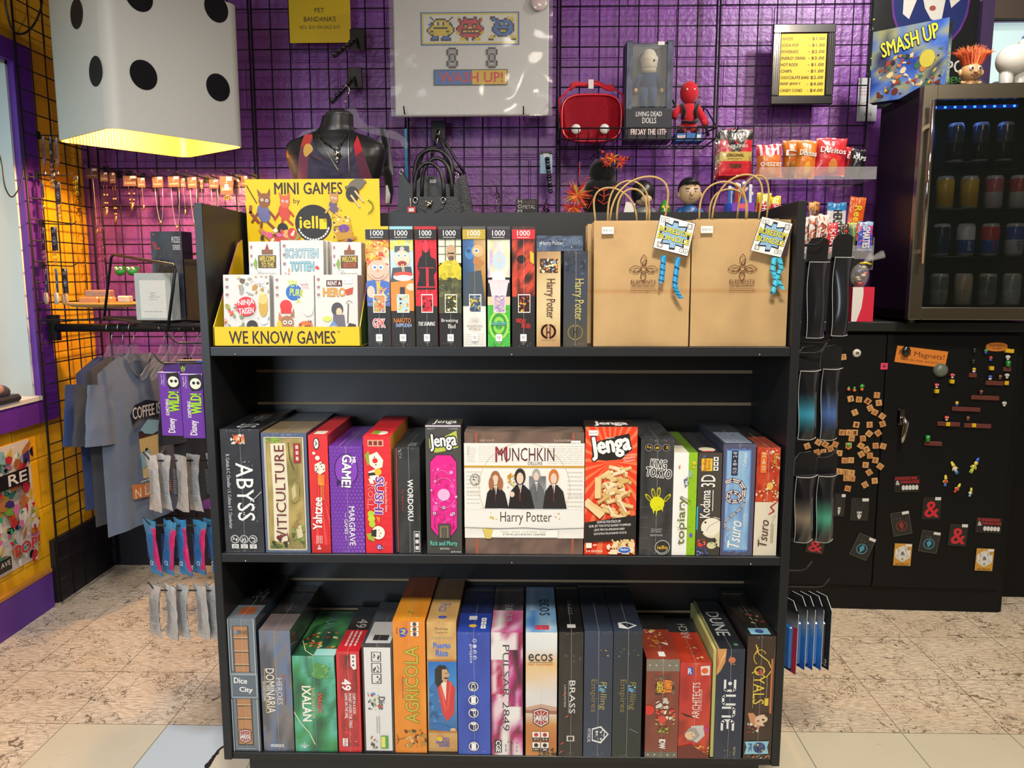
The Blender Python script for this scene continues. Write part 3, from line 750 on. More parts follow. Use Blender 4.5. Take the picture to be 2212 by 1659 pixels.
m = MB(); m.box((fl+.004,.1,0.002),(fr_-.004,.104,.075),YC); m.build('step',disp)
hy = 0.235
h0 = at(538,522,DY+hy); h1 = at(819,386,DY+hy)
hx0,hx1,hz0,hz1 = h0.x-ox-.003,h1.x-ox,h0.z-Z1-.05,h1.z-Z1
m = MB(); m.box((hx0,hy,hz0),(hx1,hy+.003,hz1),YC)
F = Fr(m,hx0,hx1,hz0,hz1,hy)
V = lambda y: (y-386)/(547-386)
F.T('MINI GAMES',.215,V(392),.725,V(416),'#2a1a17',bold=.04); F.T('by',.355,V(423),.405,V(436),'#2a1a17')
F.E(.5,V(472),.138,None,'#1d1915',n=36); F.arc(.5,V(472),.118,15,160,.012,'#f1f1ef',14,1.0)
F.T('iell',.395,V(457),.535,V(482),'#edb50c',bold=.045); F.Rc(.545,V(463),.60,V(483),'#edb50c').T('*',.575,V(462),.6,V(470),'#1d1915')
def critter(cu,cv,s,body,head,acc,seed,extra=None):
    F.E(cu,cv,.055*s,.13*s,body,tilt=-15).E(cu+.01*s,cv-.17*s,.05*s,.1*s,head).P([(cu-.04*s,cv-.22*s),(cu-.05*s,cv-.33*s),(cu-.01*s,cv-.26*s)],head).P([(cu+.03*s,cv-.26*s),(cu+.06*s,cv-.34*s),(cu+.06*s,cv-.22*s)],head)
    F.E(cu-.01*s,cv-.18*s,.012*s,None,'#fff').E(cu+.03*s,cv-.17*s,.012*s,None,'#fff').E(cu-.01*s,cv-.18*s,.006*s,None,K_).E(cu+.03*s,cv-.17*s,.006*s,None,K_)
    F.L([(cu-.05*s,cv),(cu-.1*s,cv+.12*s)],.02*s,acc).L([(cu+.05*s,cv-.02*s),(cu+.09*s,cv+.06*s)],.02*s,acc).L([(cu-.02*s,cv+.12*s),(cu-.03*s,cv+.22*s)],.022*s,acc).L([(cu+.03*s,cv+.12*s),(cu+.08*s,cv+.2*s)],.022*s,acc)
critter(.13,V(452),.9,'#5a5a80','#7a4a2a','#6b3a20',1); F.L([(.01,V(398)),(.08,V(432))],.008,'#4a2c1a').L([(.09,V(470)),(.03,V(450)),(.035,V(438))],.022,'#7a3c22')
critter(.285,V(450),.75,'#b8392b','#c9533a','#a52c22',2); critter(.655,V(440),.6,'#5b4a5c','#a8754a','#c9925c',3)
F.E(.83,V(398),.07,.07,'#5a5548',tilt=-30).L([(.75,V(403)),(.9,V(392))],.02,'#5a5548').E(.8,V(415),.05,.09,'#2a2422').L([(.79,V(418)),(.85,V(440))],.014,'#c9a070').L([(.82,V(410)),(.88,V(430))],.014,'#c9a070').arc(.9,V(440),.05,-80,80,.012,'#b5c62c')
F.E(.28,V(504),.12,.08,'#b0402b').E(.27,V(482),.04,.07,'#1b1714').E(.3,V(492),.035,.05,'#c98a55').L([(.1,V(484)),(.22,V(512))],.03,'#b5742e').L([(.33,V(505)),(.38,V(494))],.05,'#7c7a2e').E(.34,V(492),.035,.07,'#b92b2b').B(.1,V(480),.36,V(522),['#c9352c','#d98b3a','#6d7a2a','#3a2a1c','#d24f7f','#e8d9b0'],26,5,.01,.03)
F.P([(.66,V(480)),(.78,V(474)),(.8,V(500)),(.68,V(506))],'#a8791e').P([(.67,V(462)),(.76,V(458)),(.78,V(474)),(.66,V(478))],'#c99a2e').E(.73,V(482),.04,.05,'#5b3488').L([(.66,V(512)),(.82,V(500))],.02,'#9a6a18').B(.65,V(458),.8,V(510),['#7a5714','#e5c060','#3c1f5e','#f0e6c8'],26,9,.008,.018)
m.build('header_card',disp,label='yellow header card with black round logo and cartoon creatures')
# the little white game boxes standing in it
def mg(label,short,xl,xr,yb,yt,dy,n,paint,z):
    a = at(xl,yb,DY+dy); b = at(xr,yb,DY+dy); w = b.x-a.x; h = at(xl,yt,DY+dy).z-z
    for k in range(n):
        t = thing('mini_game_box',label if k == 0 else ('white box edge directly behind the mini game ' if k == 1 else 'rearmost white box behind the mini game ') + short,'board game',(a.x+w/2+(.0035 if xl < 680 else -.001)*k,DY+dy+k*.0265,z),(R(-4),0,0),'small white game boxes in the yellow display')
        m = MB(); m.cbox((-w/2,0,0),(w/2,.024,h),.0007,'#c9c7c2','card')
        if k == 0:
            F = Face(m,(-w/2,0,h),(1,0,0),(0,0,-1),w,h,'card')
            for i in range(3): F.Rc(.05,.05+.11*i,.12,.09+.11*i,'#8a6a72').Rc(.06,.105+.11*i,.13,.115+.11*i,'#aaa')
            paint(F)
        m.build('box',t)
        if k == 0 and z < Z1+.05: sticker(t,'$15.00',w/2-.022,h-.014,-.001,.02,.011)
def p_ninja(F):
    F.B(.3,.02,1,.3,['#a5793a','#e0c27a','#5a4b3c','#cfc9bb','#8a8a84'],36,1,.03,.09).E(.86,.46,.1,.15,'#b08a3a').E(.86,.36,.1,.07,'#c9a862').B(.7,.6,1,1,['#6f86a5','#93a5bd','#cfd6df'],20,2,.03,.1)
    F.B(.02,.42,.45,1,['#8a8a3a','#d0503a','#c9a03a','#6d7a5a','#e57a9a'],40,3,.03,.08).E(.62,.74,.12,.08,'#2a2320').E(.62,.82,.1,.07,'#d9a877').P([(.35,1),(.45,.84),(.8,.84),(.92,1)],'#c9352c')
    F.E(.5,.46,.205,None,'#d6222e',n=30).T('NINJA',.33,.36,.67,.46,'#fff',bold=.02,tilt=-6).T('TAISEN',.34,.48,.66,.57,'#fff',bold=.02,tilt=-6)
def p_temp(F):
    F.E(.5,.25,.2,None,'#2a5aa8',n=30).T('TEM',.35,.08,.58,.17,'#b8d430',bold=.03).T('PURR',.4,.2,.74,.31,'#b8d430',bold=.03,tilt=6).T('A',.56,.33,.66,.41,'#b8d430',bold=.03)
    for k in range(4): F.L([(.66+.04*k,.08),(.72+.05*k,.2)],.007,'#c94a6a')
    F.E(.3,.45,.15,.09,'#d22d2c').Rc(.17,.45,.43,.56,'#c22826').P([(.1,.7),(.12,.54),(.26,.66)],'#a86b3a').P([(.5,.62),(.5,.48),(.4,.6)],'#8a5a38').E(.32,.7,.17,.11,'#8a6244').E(.27,.69,.05,None,'#f2e8d8').E(.4,.69,.05,None,'#f2e8d8').E(.27,.69,.022,None,K_).E(.4,.69,.022,None,K_).E(.33,.88,.1,.12,'#e3c7a0').E(.13,.8,.08,.14,'#d9a02c')
    F.E(.85,.5,.13,.1,'#e0d2c0').E(.78,.74,.18,.07,'#d0602f').E(.8,.8,.16,.06,'#5a3a26').E(.7,.93,.12,.07,'#c9b5a5').E(.92,.85,.1,.09,'#6d5648').B(.5,.65,1,1,['#6a4630','#e8c9a5','#3c2c28','#d78d4a'],22,6,.02,.06)
def p_hero(F):
    F.Rc(.27,.08,.64,.17,'#4a1f18').T('RENT A',.3,.095,.61,.155,'#f4efe8',bold=.03); F.T('HERO',.19,.19,.72,.32,'#c9832c',bold=.05,out='#8a4f18',ow=.02); F.P([(.7,.22),(.9,.18),(.88,.28),(.74,.3)],'#a8402a')
    F.E(.52,.5,.14,.1,'#3d3a40').E(.56,.54,.07,.06,'#d9a888').P([(.42,.58),(.68,.58),(.72,.82),(.4,.82)],'#5a5560').L([(.78,.42),(.76,.7)],.025,'#4a3a30').arc(.8,.42,.07,180,340,.02,'#9a9ea5').E(.28,.64,.1,.04,'#b5cf4a')
    F.P([(.3,.78),(.42,.66),(.55,.76)],'#5b7ab0').E(.43,.8,.1,.06,'#d99a8a').E(.5,.92,.12,.1,'#cfcfd6').E(.85,.8,.09,.07,'#c97a4a').P([(.72,.78),(.8,.7),(.95,.72),(.96,.78)],'#3a2a24').E(.2,.95,.1,.07,'#6a6e78').B(.3,.85,.98,1,['#4a5aa0','#6d8a3a','#8a3a5a','#d9a03a'],20,8,.03,.07)
def p_dun(F,back=False):
    F.P([(.52,.1),(.6,.02),(.66,.1)],'#8a3a2a').Rc(.42,.1,.78,.16,'#6d4a34').Rc(.3,.17,.88,.33,'#4a3a20').T('WELCOME',.34,.18,.84,.25,'#d9b84a',bold=.02); F.T('BACK TO THE' if back else 'TO THE',.4,.26,.8,.32,'#c9402c' if back else '#d9b84a',bold=.02).T('Dungeon',.3,.36,.86,.5,'#e9e4d4',bold=.03,out='#4a463c')
    F.P([(.14,.28),(.22,.2),(.28,.26),(.24,.36)],'#6d8a3a').E(.55,.95,.36,.34,'#6b5238').E(.55,1,.26,.28,'#2a1d14').B(.15,.58,.95,1,['#8a6b46','#54402c','#a5845a','#3a2a1c'],34,4,.03,.08)
def p_sch(F):
    F.T('SCHOTTEN',.1,.1,.88,.22,'#8db5c2',bold=.04,out='#3a4448'); F.T('TOTTEN',.22,.26,.78,.38,'#6f9fb5',bold=.04,out='#3a4448'); F.B(.05,.3,.2,.42,['#c9352c','#d97a4a'],4,2,.03,.05).B(.8,.28,.95,.36,['#c9352c'],4,3,.03,.05)
    F.E(.5,.5,.09,.06,'#4a7a4a').E(.55,.46,.05,None,'#d22d2c').E(.48,.62,.13,.1,'#c98a3a').B(.32,.52,.66,.74,['#a8702a','#e0b05a','#6d4a1c'],24,5,.02,.05).E(.48,.74,.2,.03,'#d9a83a')
mg('white mini game box with a red round logo and ninja, front left of the display','with a red round logo',483,583,706,593,.012,3,p_ninja,Z1+.006)
mg('white mini game box with a blue round logo and chef cat, front centre of display','with a blue round logo',592,679,706,594,.012,3,p_temp,Z1+.006)
mg('white mini game box with orange hero lettering, front right of the display','with orange lettering',681,773,706,593,.010,3,p_hero,Z1+.006)
mg('white mini game box with a dungeon arch, back left of the display','with the plain dungeon arch',538,605,640,521,.107,2,p_dun,Z1+.050)
mg('white mini game box with blue jagged lettering, back centre of the display','with blue jagged lettering',607,699,640,518,.105,3,p_sch,Z1+.050)
mg('white mini game box with dungeon arch and red lettering, back right of display','with red dungeon lettering',717,781,640,522,.107,2,lambda F: p_dun(F,True),Z1+.050)
# ---------------------------------------------------------------- brown paper bags
BR = '#ad8a60'
def bag(label,x0,x1,yt,Y,depth,front=True,handles=((.25,.75,.095,0),(.2,.7,.12,.5)),seed=0):
    a = at(x0,748,Y); b = at(x1,748,Y); w = b.x-a.x; h = at((x0+x1)/2,yt,Y).z-Z1
    t = thing('paper_bag',label,'paper bag',((a.x+b.x)/2,Y,Z1),group='brown paper gift bags')
    m = MB(); rd = random.Random(seed)
    def bulge(u,v): return -0.006*math.sin(math.pi*u)*math.sin(math.pi*v)**.5 + .0012*noise.noise(Vector((u*4+seed,v*5,1)))
    def sfn(y0,sg):
        return lambda u,v: ((u-.5)*w*(1+.012*v)*sg,y0 + sg*bulge(u,v) + (.006*v if sg > 0 else -.006*v),v*h)
    def c(u,v):
        f = .985 + .03*noise.noise(Vector((u*3+seed,v*3,5)))
        if abs(v-.44) < .012: return mix(BR,'#8f6b40',.45)
        return tuple(min(1,x*f) for x in srgb(BR))
    m.sheet(sfn(0.0,1),12,60,c,'paper'); m.sheet(sfn(depth,-1),8,12,BR,'paper')
    for sg in (-1,1):
        k = w/2*sg
        m.sheet(lambda u,v: (k*(1+.012*v) - sg*.016*math.sin(math.pi*u)*v,depth*u*(1) + .006*v*(1-2*u),v*h),6,10,'#9a7850','paper',smooth=False) if sg > 0 else m.sheet(lambda u,v: (k*(1+.012*v) - sg*.016*math.sin(math.pi*u)*v,depth*(1-u) + .006*v*(2*u-1),v*h),6,10,'#9a7850','paper',smooth=False)
    m.box((-w/2,0.001,0),(w/2,depth-.001,.002),BR,'paper')
    if front:
        F = Face(m,(-w/2,-0.0075,h),(1,0,0),(0,0,-1),w,h,'plain',.00008)
        ink = '#5a3222'; cx = .51; cyv = .378
        def leaf(du,dv,ang,s=1):
            pts = []
            for k in range(9):
                tt = k/8; pts.append((tt*.13*s,.035*math.sin(math.pi*tt)*s))
            pts2 = [(x,-y) for x,y in reversed(pts)]
            q = [(x*math.cos(ang)-y*math.sin(ang),x*math.sin(ang)+y*math.cos(ang)) for x,y in pts+pts2]
            F.L([(cx+du+x,cyv+dv+y*w/h) for x,y in q],.006,ink)
        leaf(.02,0,R(5)); leaf(-.02,0,R(175)); leaf(0,-.02,R(-90),.9); leaf(0,.02,R(92),.8); leaf(0,-.02,R(-75),.5); leaf(.03,.01,R(8),.6); leaf(-.03,.01,R(172),.6)
        F.arc(cx,cyv,.03,0,360,.006,ink,12); F.L([(cx-.03,cyv+.035),(cx+.03,cyv+.035)],.006,ink).L([(cx-.025,cyv+.05),(cx+.025,cyv+.05)],.006,ink)
        F.T('ELEMENTS',cx-.13,.468,cx+.13,.492,ink,bold=.01); F.Rc(cx-.13,.5,cx+.13,.503,ink).lines(cx-.12,.508,cx+.12,.516,1,ink,2).Rc(cx-.13,.521,cx+.13,.523,ink).Rc(cx-.13,.536,cx+.13,.538,ink).T('shop.elementsgoa.com',cx-.13,.545,cx+.14,.562,ink)
    m.build('bag_body',t)
    for (u0,u1,hh,lean) in handles:
        hm = MB(); x0_,x1_ = (u0-.5)*w,(u1-.5)*w
        pts = []
        for k in range(21):
            q = math.pi*k/20; pts.append((x0_+(x1_-x0_)*(.5-.5*math.cos(q)*(1.0+.08*math.sin(q)))+lean*.02*math.sin(q),(.008 if hh > .1 else .012) + .01*math.sin(q)*(1 if hh > .1 else -.5),h-.004+hh*math.sin(q)**.62))
        hm.tube(pts,.0023,'#b08a58','paper',7); hm.build('twisted_handle',t)
    if front: sticker(t,'$40.00',-w/2+.028,h-.022,-.009,.026,.015)
    return t,w,h
bag('plain brown paper bag half hidden behind the left gift bag',1268,1478,483,SY+.10,.07,False,((.08,.5,.085,-1),(.2,.62,.1,0)),3)
bag('plain brown paper bag half hidden behind the right gift bag',1498,1672,472,SY+.10,.07,False,((.16,.62,.07,0),(.5,.86,.1,.5)),4)
bag('brown paper gift bag with printed flower logo, left of the two in front',1281.5,1486,476,SY+.022,.07,True,((.235,.545,.072,0),(.16,.73,.098,1.2)),1)
bag('brown paper gift bag with printed flower logo, right of the two in front',1490,1697,474,SY+.022,.07,True,((.07,.55,.085,0),(.2,.68,.10,1)),2)
def bag_tag(label,pts,ribbons,rc):
    Yt = SY-.006; P = [at(x,y,Yt) for x,y in pts]; c = sum(P,Vector())/4
    t = thing('gift_tag',label,'gift tag',c,group='square tags on the gift bags')
    U = (P[1]-P[0]); V_ = (P[3]-P[0]); w,h = U.length,V_.length; U = U.normalized(); V_ = V_.normalized()
    m = MB(); m.add([p-c for p in P]+[p-c+Vector((0,.0008,0)) for p in P],[(3,2,1,0),(4,5,6,7),(0,1,5,4),(1,2,6,5),(2,3,7,6),(3,0,4,7)],'#2a1c1c','card')
    F = Face(m,P[0]-c,U,V_,w,h,'card'); F.Rc(.015,.015,.985,.985,'#f0efec')
    def piece(k,col):
        q = [(-.34,-.34),(-.12,-.3),(-.1,-.44),(.04,-.44),(.06,-.3),(.32,-.36),(.3,-.12),(.42,-.1),(.44,.04),(.3,.06),(.34,.3),(.1,.28),(.1,.42),(-.06,.44),(-.08,.3),(-.34,.34),(-.28,.1),(-.42,.08),(-.42,-.08),(-.3,-.1)]
        F.P([(.5+x*k,.5+y*k) for x,y in q],col)
    piece(.98,'#1c1c2a'); piece(.84,'#7da4dc')
    for u,v in ((.16,.13),(.84,.87)):
        F.arc(u-.05,v,.06,0,360,.012,'#555',12).arc(u+.06,v-.01,.06,0,360,.012,'#555',12).E(u-.05,v,.012,None,'#444').E(u+.06,v,.012,None,'#444')
    for u,v in ((.84,.14),(.15,.86)):
        for k in range(3): F.L([(u-.06+.02*k,v-.07),(u+.05+.02*k,v-.08),(u+.06+.02*k,v+.06),(u-.05+.02*k,v+.07),(u-.06+.02*k,v-.07)],.01,'#666')
    F.T('BOREDOM',.05,.3,.95,.47,'#f2dc28',bold=.03,out='#1c1c24',ow=.05); F.T('BUNDLE',.05,.53,.95,.68,'#f2dc28',bold=.03,out='#1c1c24',ow=.05)
    m.build('card',t)
    for rb in ribbons:
        r_ = MB(); A = [at(x,y,Yt) for x,y in rb]; L_ = sum((A[i+1]-A[i]).length for i in range(len(A)-1)); n = int(L_/.0011)
        def axis(q):
            q = min(max(q,0),.9999)*(len(A)-1); i = int(q); return A[i].lerp(A[i+1],q-i)
        v = []; f = []
        for k in range(n+1):
            ph = k*.0011/.0125*6.28; o1 = Vector((math.cos(ph)*.0058,math.sin(ph)*.0058-.002,0)); a0,a1 = axis(k/n-.0048/L_),axis(k/n+.0048/L_)
            v += [a0-c+o1,a1-c+o1]
        for k in range(n): f.append((2*k,2*k+1,2*k+3,2*k+2))
        r_.add(v,f,rc,'gloss',True); r_.build('curled_ribbon',t)
bag_tag('white puzzle piece tag with dark blue curled ribbons, tied to the left gift bag',[(1426.7,463),(1503,482.5),(1484.5,555.5),(1410,535)],[[(1433,552),(1431,585),(1428,612)],[(1464,556),(1460,590),(1457,618),(1463,632),(1471,645)]],'#2488d8')
bag_tag('white puzzle piece tag with light blue curled ribbons, tied to the right gift bag',[(1646,467),(1713,482.5),(1700,554),(1620.5,541.5)],[[(1672,556),(1668,585),(1676,605),(1668,635)],[(1682,556),(1687,580),(1676,600),(1690,625)]],'#3fb0dc')
# ================================================================ middle tier
G2 = Z2
def vt(F,txt,u0,v0,u1,v1,col,**k): return F.T(txt,u0,v0,u1,v1,col,rot=90,**k)
def abyss(F):
    F.N_(0,0,1,1,['#1b1d22','#2a2c32','#212329','#34363c'],6,16,2,3)
    F.B(.25,.04,.62,.12,['#e8603a','#f2e4dc','#d9d4d0','#f08a4a'],26,4,.03,.09)
    vt(F,'ABYSS',.36,.27,.8,.74,'#eef0f0',bold=.005,out='#6d7276',ow=.02); F.B(.4,.25,.86,.34,['#eef0f0'],12,8,.008,.02).B(.5,.6,.95,.76,['#eef0f0','#9a9fa3'],18,9,.008,.025).L([(1,.5),(.8,.56),(.7,.58)],.02,'#a5a9ac')
    vt(F,'B. Cathala & C. Chevallier \\ X. Collette & T. Chamberlain',.13,.2,.22,.8,'#c9cccc')
    for k in range(3): F.arc(.26+.235*k,.89,.1,0,360,.03,'#d0d2d2',16).B(.2+.235*k,.87,.32+.235*k,.91,['#d0d2d2'],7,k,.02,.04).Rc(.17+.235*k,.93,.35+.235*k,.965,'#d0d2d2').T(['45','2-4','14+'][k],.2+.235*k,.935,.32+.235*k,.96,'#333',rot=90)
def abyss_t(F): F.T('SS',.3,.75,.8,.92,'#d9dcdc',rot=90).T('ABY',.3,.3,.7,.6,'#666',rot=90)  # rear letters painted dimmer, shade under the shelf above put in
def viti(F):
    F.Rc(0,0,1,1,'#4a5570'); F.Rc(.07,.035,.93,.975,'#c9ba90'); F.Rc(.1,.042,.9,.968,'#5a5230'); F.N_(.11,.045,.89,.965,['#7a6a3c','#a5925a','#8f7f4a','#6a6338','#b5a56b'],7,26,4,3)
    F.P([(.2,.09),(.53,.085),(.56,.5),(.52,.93),(.2,.9),(.22,.5)],'#e6d9b0')
    F.B(.1,.03,.4,.08,['#5a7a2c','#3d5a20','#7a9a3a'],18,2,.04,.08).B(.11,.9,.5,.965,['#4a5a2c','#2c3018','#6d7a3a'],18,3,.04,.08).B(.6,.74,.9,.95,['#5a6a30','#4a5228','#77803f'],22,5,.05,.1)
    F.T('ITICULTURE',.28,.1,.5,.80,'#5c2426',rot=-90,bold=.0); F.T('V',.26,.81,.5,.885,'#5c2426',rot=-90).E(.3,.87,.045,None,'#5c1a22').E(.36,.86,.04,None,'#6c2028').E(.33,.885,.04,None,'#4c141c').L([(.5,.83),(.53,.9),(.4,.91)],.02,'#5c2426')
    F.Rc(.71,.085,.87,.245,'#7d2426').Rc(.73,.09,.85,.24,'#8c2c2c'); [F.Rc(.76,.1+.047*k,.82,.13+.047*k,'#d9b8a8') for k in range(3)]
    F.P([(.62,.45),(.72,.4),(.8,.43),(.8,.55),(.7,.58),(.6,.55)],'#8a7d4c').P([(.64,.46),(.72,.42),(.74,.52),(.66,.55)],'#b5a87a').P([(.7,.78),(.82,.76),(.86,.86),(.74,.88)],'#c9ba90').P([(.62,.78),(.72,.72),(.76,.8)],'#8a6a3c').L([(.6,.08),(.62,.2),(.7,.3)],.02,'#4a4a28')
    F.L([(.07,.035),(.93,.035),(.93,.975),(.07,.975),(.07,.035)],.012,'#e0d6b4')
def yaht(F):
    F.Rc(0,0,1,1,'#d6282a')
    for k in range(-8,9): F.P([(.5,.3),(.5+.9*math.sin(k*.35)-.05,.3+.9*math.cos(k*.35)*.25+.5*abs(k)*.01+.6),(.5+.9*math.sin(k*.35+.12),.3+.9*math.cos(k*.35+.12)*.25+.6)],'#e0423a' if k%2 else '#c81f26')
    F.Rc(0,.93,1,1,'#b01f22'); F.E(.42,.07,.16,.05,'#1a1a1a').E(.42,.07,.12,.042,'#d9d9d9').T('A',.36,.045,.48,.09,'#1a1a1a',rot=90,bold=.05)
    F.E(.28,.15,.08,None,'#efe6d6').E(.46,.19,.12,None,'#efe6d6'); F.P([(.3,.245),(.62,.22),(.84,.25),(.84,.3),(.55,.33),(.3,.3)],'#f0ead8').P([(.3,.245),(.55,.26),(.55,.33),(.3,.3)],'#d9d0bc'); [F.E(u,v,.035,None,'#2a2018') for u,v in ((.38,.262),(.46,.285),(.38,.3),(.66,.26),(.76,.285),(.6,.24),(.7,.235))]
    F.N_(.45,.33,.8,.42,['#d6282a','#f0802a','#e8602a'],3,5,1,2)
    F.T('Yahtzee',.12,.52,.62,.8,'#f8f6f2',rot=-90,bold=.05,tilt=2); F.T('THE SHAKE, SCORE AND SHOUT GAME',.58,.40,.66,.56,'#f0d04a',rot=-90); F.T('LE JEU DE DES',.69,.42,.75,.54,'#f0d04a',rot=-90)
    F.T('8+',.3,.93,.5,.97,'#fff',rot=-90,bold=.02).lines(.25,.85,.6,.92,4,'#f0c8c0',3,rot=90)
def mrg(F):
    F.Rc(0,0,1,1,'#5e2a8c')
    rd = random.Random(3)
    for i in range(9):
        for j in range(30):
            r_ = .018+.028*(j/30)*(i/9); F.E((i+.5*(j%2))/9+.02,(j+.5)/30,r_,None,'#7c4bab',n=8); F.l -= .97
    F.l += 1; F.E(.5,.22,.36,.15,'#32164f').E(.5,.22,.33,.142,'#7538a5').P([(.2,.3),(.36,.33),(.2,.38)],'#32164f')
    F.T('MR.',.66,.1,.8,.17,'#f4f0f8',rot=90,bold=.05).T('GAME!',.36,.08,.66,.385,'#f6f4fa',rot=90,bold=.06,out='#32164f',ow=.05,tilt=3)
    F.T('MARGRAVE',.54,.56,.72,.93,'#e9e4f0',rot=90,bold=.03).T('— GAMES —',.4,.62,.5,.88,'#e9e4f0',rot=90,bold=.01)
def sushi(F):
    F.Rc(0,0,1,1,'#d8232c')
    for i in range(5):
        for j in range(16): F.arc(.1+.2*i+(.1 if j%2 else 0),.03+.062*j,.09,180,360,.012,'#c01c25',6); F.l -= .97
    F.l += 1; F.Rc(.16,.03,.74,.085,'#e08a72'); [F.Rc(.2+.18*k,.04,.33+.18*k,.075,'#6a2a24') for k in range(3)]
    F.P([(.04,.16),(.18,.12),(.3,.2),(.15,.25)],'#7a8f2c').P([(.2,.16),(.5,.13),(.72,.2),(.68,.26),(.45,.28),(.22,.24)],'#efe9d2').E(.42,.205,.1,.022,'#d8232c').E(.4,.175,.025,None,K_).E(.45,.24,.025,None,K_)
    F.P([(.16,.3),(.5,.27),(.55,.35),(.25,.38)],'#efe9d2').P([(.16,.31),(.5,.3),(.5,.325),(.16,.335)],'#2a2320').E(.52,.3,.13,.03,'#f0a02a').P([(.16,.36),(.3,.35),(.4,.42),(.25,.42)],'#efe9d2')
    F.T('SUSHI',.38,.34,.7,.66,'#5d2d8c',rot=90,bold=.06,out='#fff',ow=.07,tilt=3); F.T('ROLL',.1,.4,.36,.62,'#fff',rot=90,bold=.08,tilt=3).T('ROLL',.1,.4,.36,.62,'#d8232c',rot=90,bold=.02,tilt=3); F.T('The Sushi Go! Dice Game',.76,.38,.84,.64,'#f6f0e8',rot=90)
    F.E(.22,.66,.12,.03,'#9abf2c').E(.24,.7,.13,.03,'#a8cc34').E(.26,.745,.12,.03,'#9abf2c').P([(.4,.68),(.56,.69),(.52,.74)],'#e8742c').P([(.04,.83),(.3,.82),(.34,.9),(.1,.88)],'#8a9a2c').E(.48,.82,.24,.058,'#f0ead6').P([(.22,.8),(.42,.79),(.4,.86),(.22,.85)],'#2a2320').E(.5,.8,.02,None,K_).E(.52,.85,.02,None,K_).E(.56,.825,.04,None,'#e88a6a')
    F.E(.5,.945,.1,.025,'#5d2d8c').T('G',.44,.93,.56,.96,'#fff',rot=90,bold=.05).B(.5,.92,.68,.96,['#3a7ad0','#e8c02c','#3aa04a'],8,3,.02,.05)
def word(F):
    F.N_(0,0,1,1,['#1c1d1e','#26282a','#303234','#222426'],5,14,6,3); F.T('WORDOKU',.42,.3,.68,.69,'#eceeee',rot=90,bold=.05); F.T('Fun Spelled Out',.14,.4,.24,.6,'#a82c30',rot=90)
    F.Rc(.68,.79,.95,.985,'#c9cbcb').Rc(.7,.795,.93,.98,'#222426'); [F.Rc(.74,.81+.06*k,.9,.845+.06*k,'#c9cbcb') for k in range(3)]; F.B(.02,.02,.18,.1,['#cfd2d2','#9a9c9c'],12,2,.02,.05)
def jrm(F):
    F.Rc(0,0,1,1,'#3b3a38'); F.Rc(0,0,1,.012,'#b8a5bc'); F.T('AGES 17+',.05,.022,.27,.032,'#b9b7b3').T('1+ PLAYERS',.66,.022,.92,.032,'#b9b7b3')
    F.P([(.1,.1),(.3,.12),(.88,.04),(.92,.17),(.5,.2),(.3,.21),(.12,.2)],'#9aa83a').T('Jenga',.12,.06,.88,.195,'#f2f2ee',tilt=-5,bold=.04,out='#1b1a18',ow=.08)
    oc = [(.11,.28),(.3,.225),(.72,.225),(.88,.28),(.88,.8),(.72,.86),(.28,.86),(.11,.8)]
    F.P(oc,'#2a0f22'); F.P([((u-.5)*.96+.5,(v-.545)*.985+.545) for u,v in oc],'#d81a78')
    F.B(.16,.3,.84,.8,['#c01a6a','#e0308a','#b5155e','#e84a98'],46,3,.04,.13); F.arc(.5,.5,.3,200,340,.012,'#e88ab8',12,1.2).arc(.5,.55,.32,20,170,.012,'#e88ab8',12,1.0).arc(.45,.4,.2,150,330,.01,'#e88ab8')
    F.E(.5,.535,.175,None,'#dc9ad0',n=28); [F.E(u,v,r_,None,'#e88aba') for u,v,r_ in ((.25,.43,.03),(.72,.36,.05),(.15,.5,.03),(.85,.55,.04),(.34,.34,.025),(.72,.69,.05),(.28,.6,.03),(.8,.42,.02))]
    for u,v in ((.23,.68),(.5,.635),(.77,.68)): F.E(u,v,.055,None,'#3a2030').E(u,v,.045,None,'#d8c8d4').E(u,v,.02,None,'#3a2030')
    F.L([(.23,.7),(.23,.79),(.3,.81)],.008,'#3a1028').L([(.77,.7),(.77,.79),(.7,.81)],.008,'#3a1028').L([(.5,.65),(.5,.77)],.008,'#3a1028')
    F.Rc(.33,.76,.68,.875,'#24221f').Rc(.35,.765,.66,.875,'#494640').L([(.4,.87),(.4,.785),(.6,.785),(.6,.87)],.012,'#a08a3a')
    F.T('Rick and Morty',.1,.895,.88,.945,'#58b09a',bold=.02,out='#23402c'); F.T('EDITION',.38,.95,.64,.965,'#cfcdc8').T('[adult swim]',.7,.975,.97,.99,'#e9e7e2')
